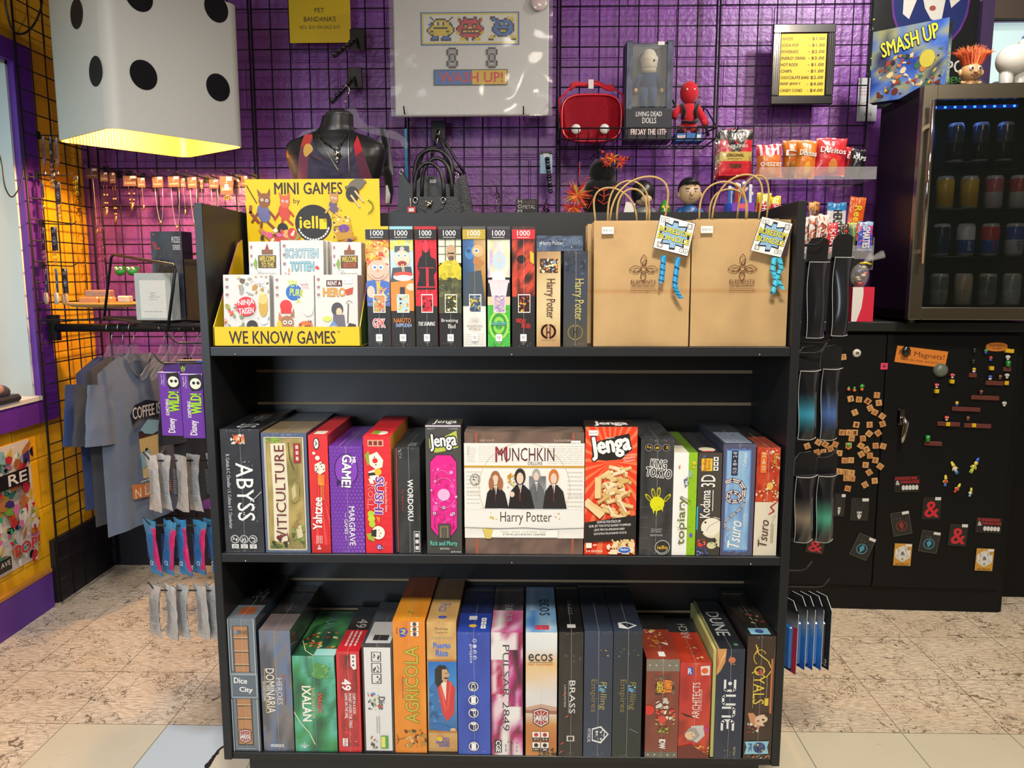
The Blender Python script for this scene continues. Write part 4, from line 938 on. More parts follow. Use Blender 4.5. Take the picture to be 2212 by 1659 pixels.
def jen(F):
    F.Rc(0,0,1,1,'#e0331a')
    for k in range(26):
        a = k*2*math.pi/26; F.P([(.5,.27),(.5+1.3*math.cos(a),.27+.75*math.sin(a)),(.5+1.3*math.cos(a+.09),.27+.75*math.sin(a+.09))],'#f0653a'); F.l -= .9
    F.l += 1; F.P([(.12,.13),(.5,.08),(.84,.05),(.9,.17),(.7,.25),(.4,.26),(.14,.25)],'#1a1412').T('Jenga',.1,.055,.88,.245,'#f6f4f0',tilt=-9,bold=.06,out='#1a1412',ow=.05)
    F.T('Clasico',.38,.075,.56,.09,'#f6e8d0',tilt=-8); [F.T(['Classique','Clasica','Classico'][k],.74,.205+.022*k,.96,.222+.022*k,'#f6e8d0',tilt=-8) for k in range(3)]
    rd = random.Random(5)
    for k in range(40):
        v = .32+.38*k/40; u = .56+.18*math.sin(k*.7)+rd.uniform(-.08,.12); a = rd.choice((-35,-18,12,25,60)); w = rd.uniform(.1,.16)
        F.Rc(u-w,v-.014,u+w,v+.014,rd.choice(('#e3bf85','#d6ad72','#c79a5e','#edd09c')),tilt=a).Rc(u-w,v+.01,u+w,v+.018,'#9a6f3e',tilt=a)
    F.Rc(.19,.39,.32,.55,'#e0b87c').Rc(.3,.39,.32,.55,'#b58a52').Rc(-.05,.6,.4,.66,'#e3bf85',tilt=42).Rc(.06,.6,.36,.625,'#d6ad72',tilt=32)
    F.P([(0,.74),(1,.68),(1,.87),(0,.9)],'#1d1a19')
    for k,(s_,u0,u1) in enumerate((('HOW DO YOU STACK UP?',.24,.7),('QUEL EST TON STYLE QUAND TU EMPILES?',.08,.9),('¿QUE TIPO DE APILADOR ERES?',.18,.78),('QUE ESTILO DE JOGADOR VOCE E?',.18,.82))): F.T(s_,u0,.722+.031*k,u1,.743+.031*k,'#f2f0ec',tilt=-3,bold=.01)
    F.B(.42,.87,.98,.99,['#e3bf85','#d6ad72','#edd09c','#b58a52'],34,4,.05,.12); F.E(.78,.955,.13,.028,'#dfe6f4').E(.78,.955,.12,.024,'#1d4fa0').T('Hasbro',.7,.94,.86,.96,'#fff',bold=.02)
    F.Rc(.03,.9,.14,.94,'#f6e8d0').T('6+',.17,.905,.24,.925,'#fff',bold=.03).T('1+',.04,.955,.11,.975,'#fff',bold=.03).lines(.13,.955,.36,.975,2,'#f6d8c0',3)
def king(F):
    F.N_(0,0,1,1,['#28292b','#3a3b3c','#323334','#232425'],6,18,3,3)
    for k in range(5): F.Rc(.0,.58+.09*k,.26,.583+.09*k,'#57585a').L([(.6,.62+.08*k),(1,.6+.09*k)],.008,'#4b4c4e')
    for k in range(3): F.E(.24+.26*k,.07,.115,None,'#8a8580').E(.24+.26*k,.07,.1,None,'#1d1c1b').B(.18+.26*k,.055,.3+.26*k,.08,['#e8a02c'],6,k,.02,.035)
    F.T('KING',.3,.17,.78,.25,'#2a2a2a',tilt=5,bold=.03,out='#ececea',ow=.08).T('TOKYO',.16,.245,.94,.325,'#2a2a2a',tilt=7,bold=.04,out='#ececea',ow=.08)
    for u,v,t in ((.26,.5,-40),(.4,.46,-12),(.56,.45,6),(.82,.5,40)): F.E(u,v,.06,.045,'#b5a51c',tilt=t).E(u,v,.04,.03,'#4a4a2c',tilt=t)
    F.E(.52,.55,.22,.062,'#d6d418',n=26).P([(.36,.58),(.42,.64),(.46,.59)],'#d6d418').P([(.48,.6),(.5,.66),(.54,.6)],'#d6d418').P([(.64,.59),(.7,.62),(.7,.56)],'#d6d418').B(.4,.57,.64,.61,['#6a6a14','#3a3a1c'],8,4,.01,.03)
    F.T('DARK',.36,.765,.68,.8,'#1e1e1e',bold=.03,out='#b5b5b3',ow=.06,shear=.15).T('EDITION',.34,.815,.7,.832,'#b5b5b3')
    F.E(.71,.93,.235,None,'#9a9894',n=28).E(.71,.93,.21,None,'#262523',n=28).T('iello',.55,.912,.88,.945,'#f0a32c',bold=.03).arc(.7,.93,.18,20,150,.015,'#e9e9e6')
def topi(F):
    F.Rc(0,0,1,1,'#f1f0ec').Rc(.63,0,1,1,'#7cac1c'); F.B(.64,.02,1,1,['#8cbc24','#6c9a14'],40,2,.03,.08)
    for dx,c in ((.012,'#7a4a3a'),(0,'#5a6a2c')): F.T('topiary',.2+dx,.43,.62+dx,.9,c,rot=-90,bold=.02)
    F.B(.14,.42,.62,.9,['#e9a0a8','#6a5ac0','#d86a8a','#7ab04a'],24,6,.02,.05).P([(.42,.26),(.58,.24),(.66,.3),(.5,.34)],'#5a6672').T('R',.5,.26,.62,.31,'#e9ebec',rot=-90,bold=.05).T('Fever',.55,.17,.8,.24,'#9ab0b8',rot=-90,bold=.02).E(.86,.1,.07,.02,'#e0a82c').E(.84,.14,.05,.014,'#e0a82c').L([(.2,.13),(.26,.15)],.03,'#e0641c').L([(.26,.12),(.22,.155)],.03,'#e0641c').E(.8,.8,.07,.02,'#5a4ab8')
    F.L([(.3,.42),(.5,.44),(.75,.47)],.02,'#5a4a3a')
def koda(F):
    F.Rc(0,0,1,1,'#3c3831').B(0,.02,.3,.6,['#4a52b0','#2d2f6a'],12,2,.04,.08).Rc(0,.52,.06,.75,'#2a92c8')
    F.Rc(.14,.055,.6,.175,'#e8a02c').T('Indie',.2,.06,.36,.17,'#7a1f14',rot=-90,bold=.03).T('Boards',.38,.07,.5,.16,'#4a2c10',rot=-90); icons(F,.64,.04,.84,.18,3,'#444')
    F.T('Kodama',.14,.36,.56,.63,'#f2efe6',rot=-90,bold=.02).T('3D',.14,.21,.74,.33,'#f2efe6',rot=-90,bold=.01).L([(.66,.36),(.66,.56)],.03,'#f2efe6')
    F.E(.66,.73,.46,.1,'#d9cfa8').E(.6,.72,.4,.088,'#e9e2c6').L([(.92,.66),(.55,.71),(.42,.76)],.015,'#4a4436').E(.38,.675,.045,None,'#1d1a16').E(.26,.77,.045,None,'#1d1a16').P([(.8,.8),(1,.76),(1,.92),(.86,.9)],'#cbbf94').L([(.72,.62),(.98,.64)],.03,'#cfc6a8')
    F.B(.05,.84,.4,.92,['#d8362c','#e8584a','#b82420'],20,3,.04,.08).E(.66,.9,.2,.035,'#c9bc8a').B(.02,.92,.5,1,['#3c48a8','#6a74d0','#2d3478'],20,4,.04,.08).B(.5,.84,.9,.9,['#1d1a16','#4a6a2c'],8,4,.04,.07)
def tsu1(F):
    F.Rc(0,0,1,1,'#4a4b63'); pts = [(.09,.05)]
    rd = random.Random(1)
    for k in range(13): pts.append((.09+.77*k/12,.045+rd.uniform(-.01,.01)))
    pts += [(.88,.5)]+[(.86-.77*k/12,.97+rd.uniform(-.012,.006)) for k in range(13)]
    F.P(pts,'#4a6aa8'); F.N_(.12,.06,.84,.95,['#5a7ab8','#6f93cc','#86aada','#5f83be'],7,22,3,2.5)
    F.Rc(.26,.06,.46,.28,'#262a40'); [F.T(['2-8','8+','15-20'][k],.3,.07+.07*k,.42,.12+.07*k,'#d9dde8',rot=-90) for k in range(3)]; F.T('Calliope',.62,.08,.74,.2,'#e9edf4',rot=-90,bold=.02)
    q = [(.1,.28+.0*k) for k in range(0)]
    def snake(pts,w,c1,c2):
        F.L(pts,w,c2); F.L(pts,w*.7,c1); F.L(pts,w*.2,c2)
    loop = [(.12,.34),(.3,.32),(.55,.34),(.68,.4),(.66,.47),(.5,.51),(.3,.515),(.18,.49),(.2,.44),(.34,.425),(.5,.44),(.58,.48)]
    snake(loop,.14,'#e6dfae','#5a4a78'); snake([(.64,.47),(.7,.52),(.62,.57),(.45,.61),(.25,.65),(.12,.7),(.14,.75),(.24,.77)],.07,'#cfc8b0','#4a3f68')
    F.T('Tsuro',.24,.68,.62,.94,'#f2f2ee',rot=-90,tilt=4,shear=.2,bold=.015).arc(.34,.85,.2,60,300,.012,'#f2f2ee').T('of the Seas',.66,.62,.74,.72,'#dfe6f2',rot=-90)
def tsu2(F):
    F.Rc(0,0,1,1,'#dccfae').N_(0,0,1,.5,['#a8301c','#c8482a','#8e2416','#d0603a'],6,16,2,3); F.B(0,.38,1,.5,['#c8482a','#d8b078','#e0d2b0'],24,3,.05,.1)
    F.B(.4,.02,1,.22,['#efe4cc','#8e2416','#d8936a'],26,4,.04,.1).Rc(.16,.035,.42,.23,'#d8662c'); [F.T(['2-8','8+','15-20'][k],.22,.045+.06*k,.36,.085+.06*k,'#f4e8d0',rot=-90) for k in range(3)]; F.T('Calliope',.66,.05,.9,.17,'#e8b04a',rot=-90)
    F.E(.6,.35,.14,.035,'#e0a04a').B(.3,.28,.9,.42,['#e0b060','#8e2416','#f0d8a0'],18,6,.03,.07); F.L([(.9,.5),(.66,.54),(.82,.58),(.6,.61)],.05,'#b03028').T('Tsuro',.2,.66,.6,.92,'#4a2c24',rot=-90,tilt=3,shear=.2).arc(.34,.86,.2,60,300,.01,'#8a3a30').L([(.7,.64),(.9,.62),(.72,.7)],.01,'#9a8a70').lines(.7,.7,.84,.88,2,'#8a7a64',2,rot=90)
def lr(c1,txt=None,tc='#aaa'):
    return lambda F: (F.N_(0,0,1,1,c1,5,8,3,3),txt and F.T(txt,.2,.3,.8,.4,tc))
gb('wide black game box with ornate white spine title, far left of the middle shelf',(489,572),1201,927,G2,YF,.27,'#1e2025',abyss,abyss_t,right=lr(['#1e2025','#2a2c32']))
gb('olive and blue game box with a cream banner title, middle shelf',(575,671),1195,935,G2,YF,.26,'#3c4660',viti,lambda F: F.N_(0,.45,1,1,['#7a6a4c','#9a8660'],4,5,2,2),right=lr(['#3c4660','#333c52']),tcol='#2b2c2c')
gb('narrow red dice game box with white slanted lettering, middle shelf',(674.5,715.5),1193,940,G2,YF,.25,'#b8272b',yaht,lambda F: F.Rc(.2,.8,.8,.95,'#d9c8a8'),right=lambda F: F.G(0,0,1,1,[['#a02a30','#5a1c20'],['#7a2026','#3a1214']],2,2),mat='card',seam=False)
gb('purple dotted game box with a speech bubble title, middle shelf',(718,789),1192,963,G2,YF,.24,'#4f2478',mrg,lambda F: (F.Rc(0,.6,1,1,'#5e2a8c'),F.L([(.3,.65),(.3,1)],.02,'#a58ac0')),right=lr(['#4f2478','#3c1a5e']))
gb('red dice game box with smiling rice and sushi pictures, middle shelf',(791,849),1195,942.5,G2,YF,.26,'#b31c24',sushi,lambda F: (F.Rc(0,.6,1,1,'#d8232c'),F.E(.6,.85,.2,.08,'#efe9d2'),F.Rc(.2,.75,.5,.9,'#7a8f2c')),right=lambda F: F.G(0,0,1,1,[['#e0a02c','#d8742c'],['#d8432c','#8a2a8a'],['#3a4aa0','#2a8a8a']],2,4),mat='card',seam=False)
t_,w_,h_ = gb('thin black word game box with white spine title and red rear edge',(863,910),1193,966,G2,YF,.24,'#1c1d1e',word,lambda F: F.T('WORD',.4,.8,.8,.95,'#8a8c8c',rot=90),right=lr(['#1c1d1e','#2a2c2e']))
MB().box((-w_/2-.009,.003,.001),(-w_/2-.0004,.24,h_-.002),'#26231f','card').box((-w_/2-.0035,.0025,.002),(-w_/2-.0022,.003,h_-.003),'#c8323a','card').build('box_base',t_,label='black box base with a red line')
def jtop(c,txt): return lambda F: (F.T(txt,.18,.2,.85,.85,'#f2f2ee',bold=.05))
gb('tall dark grey block tower box with a pink octagon panel, middle shelf',(923,998),1190.7,918.5,G2,YF,.085,'#2f2e2c',jrm,jtop(0,'Jenga'),mat='card',seam=False)
t_,w_,h_ = gb('wide brown boxed game wrapped in a white sleeve, centre of the middle shelf',(1005.5,1259.5),1183,934.6,G2,YF,.075,'#4b3a34',lambda F: (F.N_(0,0,1,1,['#3c3330','#574540','#6a564a','#40342f'],20,14,3,6),F.Rc(.09,0,.11,1,'#8a4a3a'),F.Rc(.9,0,.92,1,'#8a4a3a'),F.T('AGES 14 & UP',.125,.055,.25,.072,'#c9a08a'),F.T('3-6 PLAYERS',.75,.055,.89,.072,'#c9b0a0')),lambda F: F.N_(0,0,1,1,['#57483f','#7a6a5e','#4a3d36'],12,4,5,5),seam=False)
sv = MB(); za,zb = h_*(1-.105),h_*(1-.935)
zt_,zb_ = at(1130,957.5,YF).z-G2,at(1130,1162,YF).z-G2
sv.box((-w_/2-.001,-.0012,zb_),(w_/2+.001,.0765,zt_),'#e6e2d8','wrap')
F = Fr(sv,-w_/2-.001,w_/2+.001,zb_,zt_,-.0012,'wrap')
F.Rc(0,0,1,1,'#e9e6de')
for sd,(a,b,c,d) in enumerate(((.12,.02,.3,.2),(.7,.02,.99,.22),(.02,.28,.14,.65),(.86,.28,.99,.68),(.02,.04,.1,.2))): F.lines(a,b,c,d,9,'#b9b4a8',sd,fill=.3)
F.T('THER',.025,.02,.045,.12,'#a8a398',rot=90).T('CONTA',.015,.5,.115,.53,'#b0aba0').T('ATIONS',.87,.52,.99,.56,'#c4beb2')
F.T('MUNCHKIN',.26,.045,.75,.185,'#4a2630',bold=0.0).T('M',.26,.035,.36,.195,'#7a1f30').T('DELUXE',.53,.19,.65,.222,'#3a3438')
F.Rc(0,.232,1,.253,'#b8842c'); F.arc(.5,.46,.38,150,390,.003,'#c8a468',30,1.0)
F.E(.09,.38,.045,.065,'#8a887f').E(.09,.38,.033,.05,'#d4cfc2').B(.06,.33,.12,.43,['#6a6860','#3f3e3a'],16,2,.006,.012)
def person(u,hair,robe,acc,s=1.0,dv=0.0):
    F.P([(u-.09*s,.68),(u-.07*s,.5+dv),(u-.03*s,.43+dv),(u+.03*s,.43+dv),(u+.08*s,.5+dv),(u+.11*s,.68)],robe); F.P([(u-.015*s,.42+dv),(u+.015*s,.42+dv),(u+.005,.52+dv)],'#d9d4cc').L([(u,.44+dv),(u,.6)],.006,acc)
    F.E(u,.345+dv,.042*s,.08*s,hair).E(u,.362+dv,.026*s,.055*s,'#d9b49a')
person(.26,'#8a5a3c','#1c1a1c','#5a2a2c',1,.02); F.E(.225,.42,.022,.07,'#8a5a3c').E(.3,.42,.024,.07,'#8a5a3c')
F.G(.54,.34,.68,.68,[['#6a6c70','#55575c'],['#7a7c80','#8a8c90'],['#bfbdb8','#d4d0c8']],2,4); person(.6,'#8a8c88','#55585c','#44464a',.8,-.02)
person(.745,'#b5642c','#211d1e','#6a2a2c',1,.0); person(.465,'#2a2220','#1a1819','#7a3038',1.1,.0); F.B(.36,.3,.42,.46,['#d9a03a','#e8c26a','#b57a1c'],16,5,.008,.02).E(.4,.53,.02,.03,'#d9b49a').L([(.02,.8),(.13,.7)],.005,'#4a3a2c').E(.155,.69,.02,.015,'#d9b49a')
F.P([(0,.69),(.3,.68),(.6,.695),(1,.685),(1,.88),(.7,.895),(.5,.88),(.3,.89),(0,.88)],'#d9d8d4').P([(0,.7),(1,.7),(1,.875),(0,.875)],'#e4e2dc')
F.T('Harry Potter',.3,.715,.73,.855,'#3a2a1c',bold=.0); F.B(.2,.72,.28,.8,['#c8942c','#dba94a'],8,3,.006,.015).B(.74,.72,.8,.8,['#c8942c','#a8362c'],7,4,.005,.012)
F.Rc(.22,.91,.78,.985,'#f0eee6').T('STEVE JACKSON GAMES',.32,.945,.68,.97,'#3c3a36',bold=.03).lines(.3,.922,.7,.934,1,'#8a867c',2); F.P([(.15,.89),(.24,.9),(.22,1),(.18,1)],'#d0ab54')
sv.build('printed_sleeve',t_,label='white sleeve printed with four robed figures'); sticker(t_,'$40.00',w_/2-.019,h_-.024)
t_,w_,h_ = gb('tall orange red block tower box with tumbling wooden blocks, middle shelf',(1262,1372),1190,922,G2,YF,.085,'#241a18',jen,jtop(0,'Jenga'),mat='card',seam=False); sticker(t_,'$25.00',-w_/2+.018,h_-.014)
gb('dark grey monster game box with a yellow paw splash, middle shelf',(1380,1450),1197,949,G2,YF,.25,'#242526',king,lambda F: F.N_(0,0,1,1,['#1d2022','#3a3d40','#2a2c2e'],4,6,4,3),left=lr(['#3a2c2c','#222']))
gb('white and green gardening game box with flowery upright title',(1450.5,1500.5),1196,977,G2,YF,.24,'#6c9a1c',topi,lambda F: (F.Rc(0,0,.6,1,'#4a4c48'),F.Rc(.6,0,1,1,'#4f6a1c'),F.Rc(0,.7,.6,1,'#c9c4a8')),mat='card',seam=False,left=lr(['#c9c9c4','#8a8a86']))
gb('dark brown forest game box with a round cream spirit face',(1502,1553),1196,978,G2,YF,.24,'#2e2b26',koda,lambda F: (F.N_(0,0,1,1,['#15171a','#2a2d30'],3,5,3,2),F.E(.5,.85,.35,.09,'#c9bf9a'),F.Rc(.2,.92,.7,.96,'#a8303a')),mat='card',seam=False,left=lr(['#22242a','#33415a']))
gb('blue game box with a coiled sea serpent, middle shelf',(1555,1624),1198,959,G2,YF,.27,'#3c3d52',tsu1,lambda F: (F.Rc(0,0,1,1,'#2c3036'),F.Rc(.08,.5,.92,.97,'#7d8aa0'),F.B(.1,.5,.9,.95,['#9aa5b5','#5a6678'],12,3,.05,.1)),left=lr(['#33364a','#3f425a']))
gb('cream and red dragon game box, far right of the middle shelf',(1626.5,1676),1198,967,G2,YF,.27,'#7a2c20',tsu2,lambda F: F.N_(0,.55,1,1,['#8a3424','#a8503a','#6a2418'],4,4,4,3),left=lr(['#7a1f1c','#5a1a18']),tcol='#1f1e1c')
# ================================================================ bottom tier
def aeg(F,cu,cv,s=1.0):
    k = F.w/F.h; sh = [(-.2,-.2),(0,-.26),(.2,-.2),(.2,.14),(0,.27),(-.2,.14)]
    F.P([(cu+x*1.12*s,cv+y*1.12*s*k) for x,y in sh],'#3a1a1c').P([(cu+x*s,cv+y*s*k) for x,y in sh],'#e0d0cc').P([(cu+x*.88*s,cv+y*.88*s*k) for x,y in sh],'#8c2c2c')
    for a in range(0,360,30): F.L([(cu+.05*s*math.cos(R(a)),cv+.05*s*k*math.sin(R(a))),(cu+.2*s*math.cos(R(a)),cv+.2*s*k*math.sin(R(a)))],.02*s,'#e0c8c4')
    F.T('AEG',cu-.17*s,cv-.06*s*k,cu+.17*s,cv+.08*s*k,'#f6f4f2',bold=.06,out='#5a1a1c',ow=.04)
def dice(F):
    F.Rc(0,0,1,1,'#5c646c'); F.Rc(.18,.055,.75,.96,'#2c2c30'); F.Rc(.21,.06,.7,.95,'#9a6c44')
    for v in (.15,.25,.35,.655,.755,.855): F.Rc(.2,v-.004,.71,v+.004,'#3a2818').Rc(.2,v-.012,.71,v-.004,'#c09468')
    for k in range(5): F.L([(.22,.1+.19*k),(.68,.085+.19*k)],.012,'#b5865a')
    F.Rc(0,.4,1,.6,'#4a525c').Rc(.02,.405,.98,.595,'#7a828a').Rc(.08,.42,.92,.58,'#4d565f').L([(.08,.42),(.92,.42)],.02,'#8a9299').L([(.08,.58),(.92,.58)],.02,'#33393f')
    F.T('Dice',.14,.44,.62,.485,'#f0f0ee',bold=.05,tilt=4).T('City',.32,.51,.8,.56,'#f0f0ee',bold=.05,tilt=4); aeg(F,.45,.885,.95); F.E(.34,.1,.07,None,'#4a7ab8').T('ARTIPIA GAMES',.34,.085,.7,.115,'#2c2018')
    for u in (.02,.93): F.Rc(u,.0,u+.035,.42,'#8f979d').Rc(u,.6,u+.035,1,'#8f979d')
    F.L([(.14,.08),(.14,.38)],.02,'#a5adb3').L([(.16,.98),(.84,.98)],.02,'#8f979d')
def domi(F):
    F.N_(0,0,1,1,['#3f4046','#55545c','#6a625f','#4d6283','#6d6460','#45444a'],6,22,7,2.6)
    F.T('HEROES',.5,.39,.68,.61,'#c4c0cc',rot=90,bold=.02,out='#3a3848',ow=.03).T('OF',.45,.475,.5,.51,'#d9d0bc',rot=90).T('DOMINARIA',.16,.31,.44,.68,'#ece2cf',rot=90,bold=.01,out='#4a3420',ow=.02).Rc(.13,.31,.145,.68,'#e0b04a').T('BOARD GAME',.06,.42,.12,.58,'#e0d8c8',rot=90).T('MAGIC THE GATHERING',.74,.41,.8,.61,'#7a2c2c',rot=90)
    F.E(.76,.375,.04,None,'#c8282c').T('WIZKIDS',.22,.94,.66,.965,'#f4f2ee',bold=.05,shear=.1)
def ixa(F):
    F.N_(0,0,1,1,['#0f3a28','#145035','#2a7a44','#4a9c8a','#1c5a38','#0f4030'],8,20,4,2.2); F.G(.35,.0,.98,.22,[['#2a7a5a','#6fb5ac'],['#1c6040','#3c8a78']],3,3)
    F.P([(.44,.08),(.62,.07),(.9,.12),(.82,.2),(.64,.24),(.5,.22)],'#3f7a3c').B(.45,.07,.9,.22,['#4f8a44','#2f6a34','#5c9650'],20,2,.03,.07)
    F.T('IXALAN',.2,.31,.42,.68,'#f2eeda',rot=90,bold=.05).T('EXPLORERS OF',.43,.33,.49,.65,'#d9c070',rot=90).T('MAGIC',.56,.385,.68,.59,'#d8402c',rot=90,bold=.03,out='#7a1c14')
    F.L([(0,.58),(.15,.7),(.35,.8),(.47,.92)],.02,'#e8dcb0'); [F.L([(.22,.96),(.12+.05*k,.9+.015*abs(k-2))],.014,'#cfe0d6') for k in range(5)]
def ixt(F): F.N_(0,0,1,1,['#0f2c22','#1c4432','#3a7a3c','#123024'],6,10,3,2.5); F.B(.1,.5,.9,.85,['#c8502c','#e8a04a','#a8341c','#dce08a'],24,3,.04,.12).T('IXALAN',.35,.08,.6,.42,'#5a8a78',rot=90); F.G(.5,.86,1,1,[['#7ac0b0','#9adcd0']],2,1); F.L([(.05,.7),(.25,.9),(.5,1)],.02,'#e8d8a0')
def ll(F):
    F.Rc(0,0,1,1,'#c01f26').Rc(.14,.03,.9,.95,'#8c1a1e'); F.N_(.16,.04,.88,.94,['#4a1214','#a02024','#7a181c','#c02a2c','#3a1012'],5,16,5,3); F.B(.2,.6,.85,.9,['#d03030','#e04a40'],12,3,.04,.12)
    F.P([(.62,.03),(.86,.03),(.86,.17),(.74,.18),(.62,.14)],'#ece8e4'); [F.E(.74,.055+.04*k,.05,None,'#555') for k in range(3)]
    F.T('49',.2,.27,.62,.385,'#f6f4f2',rot=90,bold=.06); [F.T(s_,u,.41,u+.13,v1,'#f4f2f0',rot=90,bold=.02) for s_,u,v1 in (('CHIPS IN A ROW.',.66,.62),('MONEY UNDER THE TABLE.',.49,.76),('GAME ON THE LINE.',.32,.66))]; F.Rc(.18,.86,.4,.94,'#eceae8').T('funding',.2,.865,.38,.935,'#a01c20',rot=90,bold=.02)
def dh(F):
    F.Rc(0,0,1,1,'#2a2c30').Rc(.06,.03,.93,.985,'#d6d6d6')
    for k in range(3): F.Rc(.3,.07+.1*k,.62,.16+.1*k,'#1c1c1c').Rc(.33,.075+.1*k,.59,.155+.1*k,'#d6d6d6').B(.35,.08+.1*k,.57,.15+.1*k,['#2a2a2a'],6,k,.03,.06)
    F.T('Dice',.5,.48,.72,.6,'#33343a',rot=90,bold=.04).B(.15,.44,.6,.6,['#3a78c0','#d8a02c','#3a3a40','#6a8a3a','#b8302c'],22,4,.03,.09).lines(.4,.66,.55,.82,2,'#9a9a9a',3,rot=90).Rc(.55,.84,.8,.96,'#3a8a3c').Rc(.57,.85,.7,.95,'#e0d060').B(.2,.84,.44,.96,['#3a3a3a','#8a6a4a'],12,3,.04,.07)
def agri(F):
    F.N_(0,0,1,1,['#cf6a1c','#e07a22','#d8721e','#e88828'],5,14,2,3); F.P([(.2,.06),(.38,.05),(.48,.08),(.38,.12),(.22,.12)],'#33449a').T('PV',.24,.065,.4,.105,'#e9c02c',rot=90,bold=.04).T('RIESE',.1,.05,.16,.1,'#7a2c10',rot=90)
    icons(F,.56,.01,.8,.12,3,'#444')
    F.T('AGRICOLA',.34,.19,.78,.77,'#a89a34',rot=-90,bold=.02,out='#4a4a1c',ow=.03).T('Uwe Rosenberg',.24,.42,.32,.58,'#6a4a6a',rot=-90)
    F.B(.3,.82,1,.95,['#4a3424','#6a5a2c','#c9a070','#3a2c24','#8a7a3a'],36,4,.04,.1).L([(.05,.9),(.36,.88)],.015,'#3a2418').L([(.06,.86),(.12,.9),(.06,.93)],.015,'#3a2418')
def prico(F):
    F.N_(0,0,1,1,['#b58450','#c9965e','#b07c48','#d0a068'],5,14,5,4); F.T('Andreas',.28,.04,.72,.062,'#3a2418').T('Seyfarth',.3,.072,.7,.092,'#3a2418').L([(.15,.115),(.85,.115)],.008,'#5a8a4a').L([(.15,.125),(.85,.125)],.008,'#4a5ab0')
    F.T('Puerto',.22,.155,.8,.2,'#3a5ab8',bold=.04,out='#7a9ad8').T('Rico',.3,.21,.72,.26,'#3a5ab8',bold=.04,out='#7a9ad8'); F.Rc(0,.285,1,.295,'#a8622c')
    F.G(.03,.3,1,.83,[['#1a5aa8','#1c62b0'],['#3a86c8','#3a86c8'],['#1c4a78','#2a5a8a']],2,6)
    F.P([(.06,.5),(.3,.44),(.5,.47),(.6,.83),(.06,.82)],'#2a5f94').B(.06,.5,.5,.8,['#1c4a7a','#3a78b0','#16406a'],16,3,.06,.14).P([(.3,.45),(.7,.44),(.95,.5),(.9,.7),(.66,.76),(.5,.7)],'#c03034').P([(.42,.43),(.66,.43),(.62,.6)],'#e6dcc0').P([(.36,.45),(.44,.45),(.64,.66),(.6,.7)],'#d84a44').P([(.76,.45),(.84,.45),(.7,.68),(.66,.66)],'#d84a44')
    F.P([(.26,.36),(.4,.325),(.62,.33),(.72,.37),(.7,.42),(.5,.46),(.36,.5),(.26,.46)],'#1c1818').P([(.5,.36),(.66,.355),(.76,.4),(.7,.43),(.62,.46),(.5,.44)],'#b58a6c').L([(.6,.39),(.7,.385)],.02,'#2a1a14').E(.64,.425,.08,.008,'#4a342a')
    F.P([(.06,.78),(.5,.78),(.9,.82),(.8,.84),(.3,.83)],'#245a94').E(.86,.825,.1,.015,'#c99a78'); F.Rc(0,.835,1,.845,'#a8622c'); F.E(.4,.9,.1,None,'#e0a02c'); [F.T(s_,u,.885+.026*k,u1,.907+.026*k,'#3a4ab0',bold=.04) for k,(s_,u,u1) in enumerate((('RIO',.5,.72),('GRANDE',.26,.72),('GAMES',.36,.72)))]
def gipf(F):
    F.N_(0,0,1,1,['#22388a','#2a46a0','#1f3282'],4,12,2,2); [(F.arc(.53,.07+.045*k,.06,0,360,.012,'#b8c4e8',14),F.T('GIPF'[k],.49,.058+.045*k,.57,.082+.045*k,'#c8d2ee',rot=90)) for k in range(4)]
    F.T('project',.36,.1,.46,.25,'#e8ecf8',rot=90,shear=.2,bold=.01)
    for k,v in enumerate((.44,.55,.655,.765,.93)):
        F.E(.48,v,.17,None,'#101a4a',n=26).E(.48,v,.155,None,'#e4e8f2',n=26).E(.48,v,.13,None,'#141d50',n=26).T('GIPF1'[k],.41,v-.028,.55,v+.028,'#f0f2f8',rot=90)
def puls(F):
    F.N_(0,0,1,1,['#dcd8d6','#e6e2e0','#d8c0cc','#8a1f54','#5a1a30','#a82460','#d8a8c0','#dedad8'],8,26,11,2.4)
    F.N_(.0,.22,.42,.5,['#b01c50','#8a1a40','#e0c4d0'],4,8,3,2).N_(.55,.14,1,.6,['#d8b8d0','#9a2468','#5a1c38','#2a1420'],5,12,4,2)
    F.T('PULSAR 2849',.36,.1,.58,.8,'#26222a',rot=90,out='#f2f0f2',ow=.03); F.T('VLADIMIR SUCHY',.7,.37,.75,.54,'#7a2c4a',rot=90)
    F.Rc(.1,.875,.33,.98,'#2a2c33').T('CGE',.14,.88,.3,.975,'#f4f4f4',rot=90,bold=.06).T('60-100',.43,.91,.5,.97,'#555',rot=90).B(.42,.87,.9,.9,['#222'],8,3,.02,.03).T('14+',.6,.92,.66,.97,'#555',rot=90).T('2-4',.78,.92,.84,.97,'#555',rot=90)
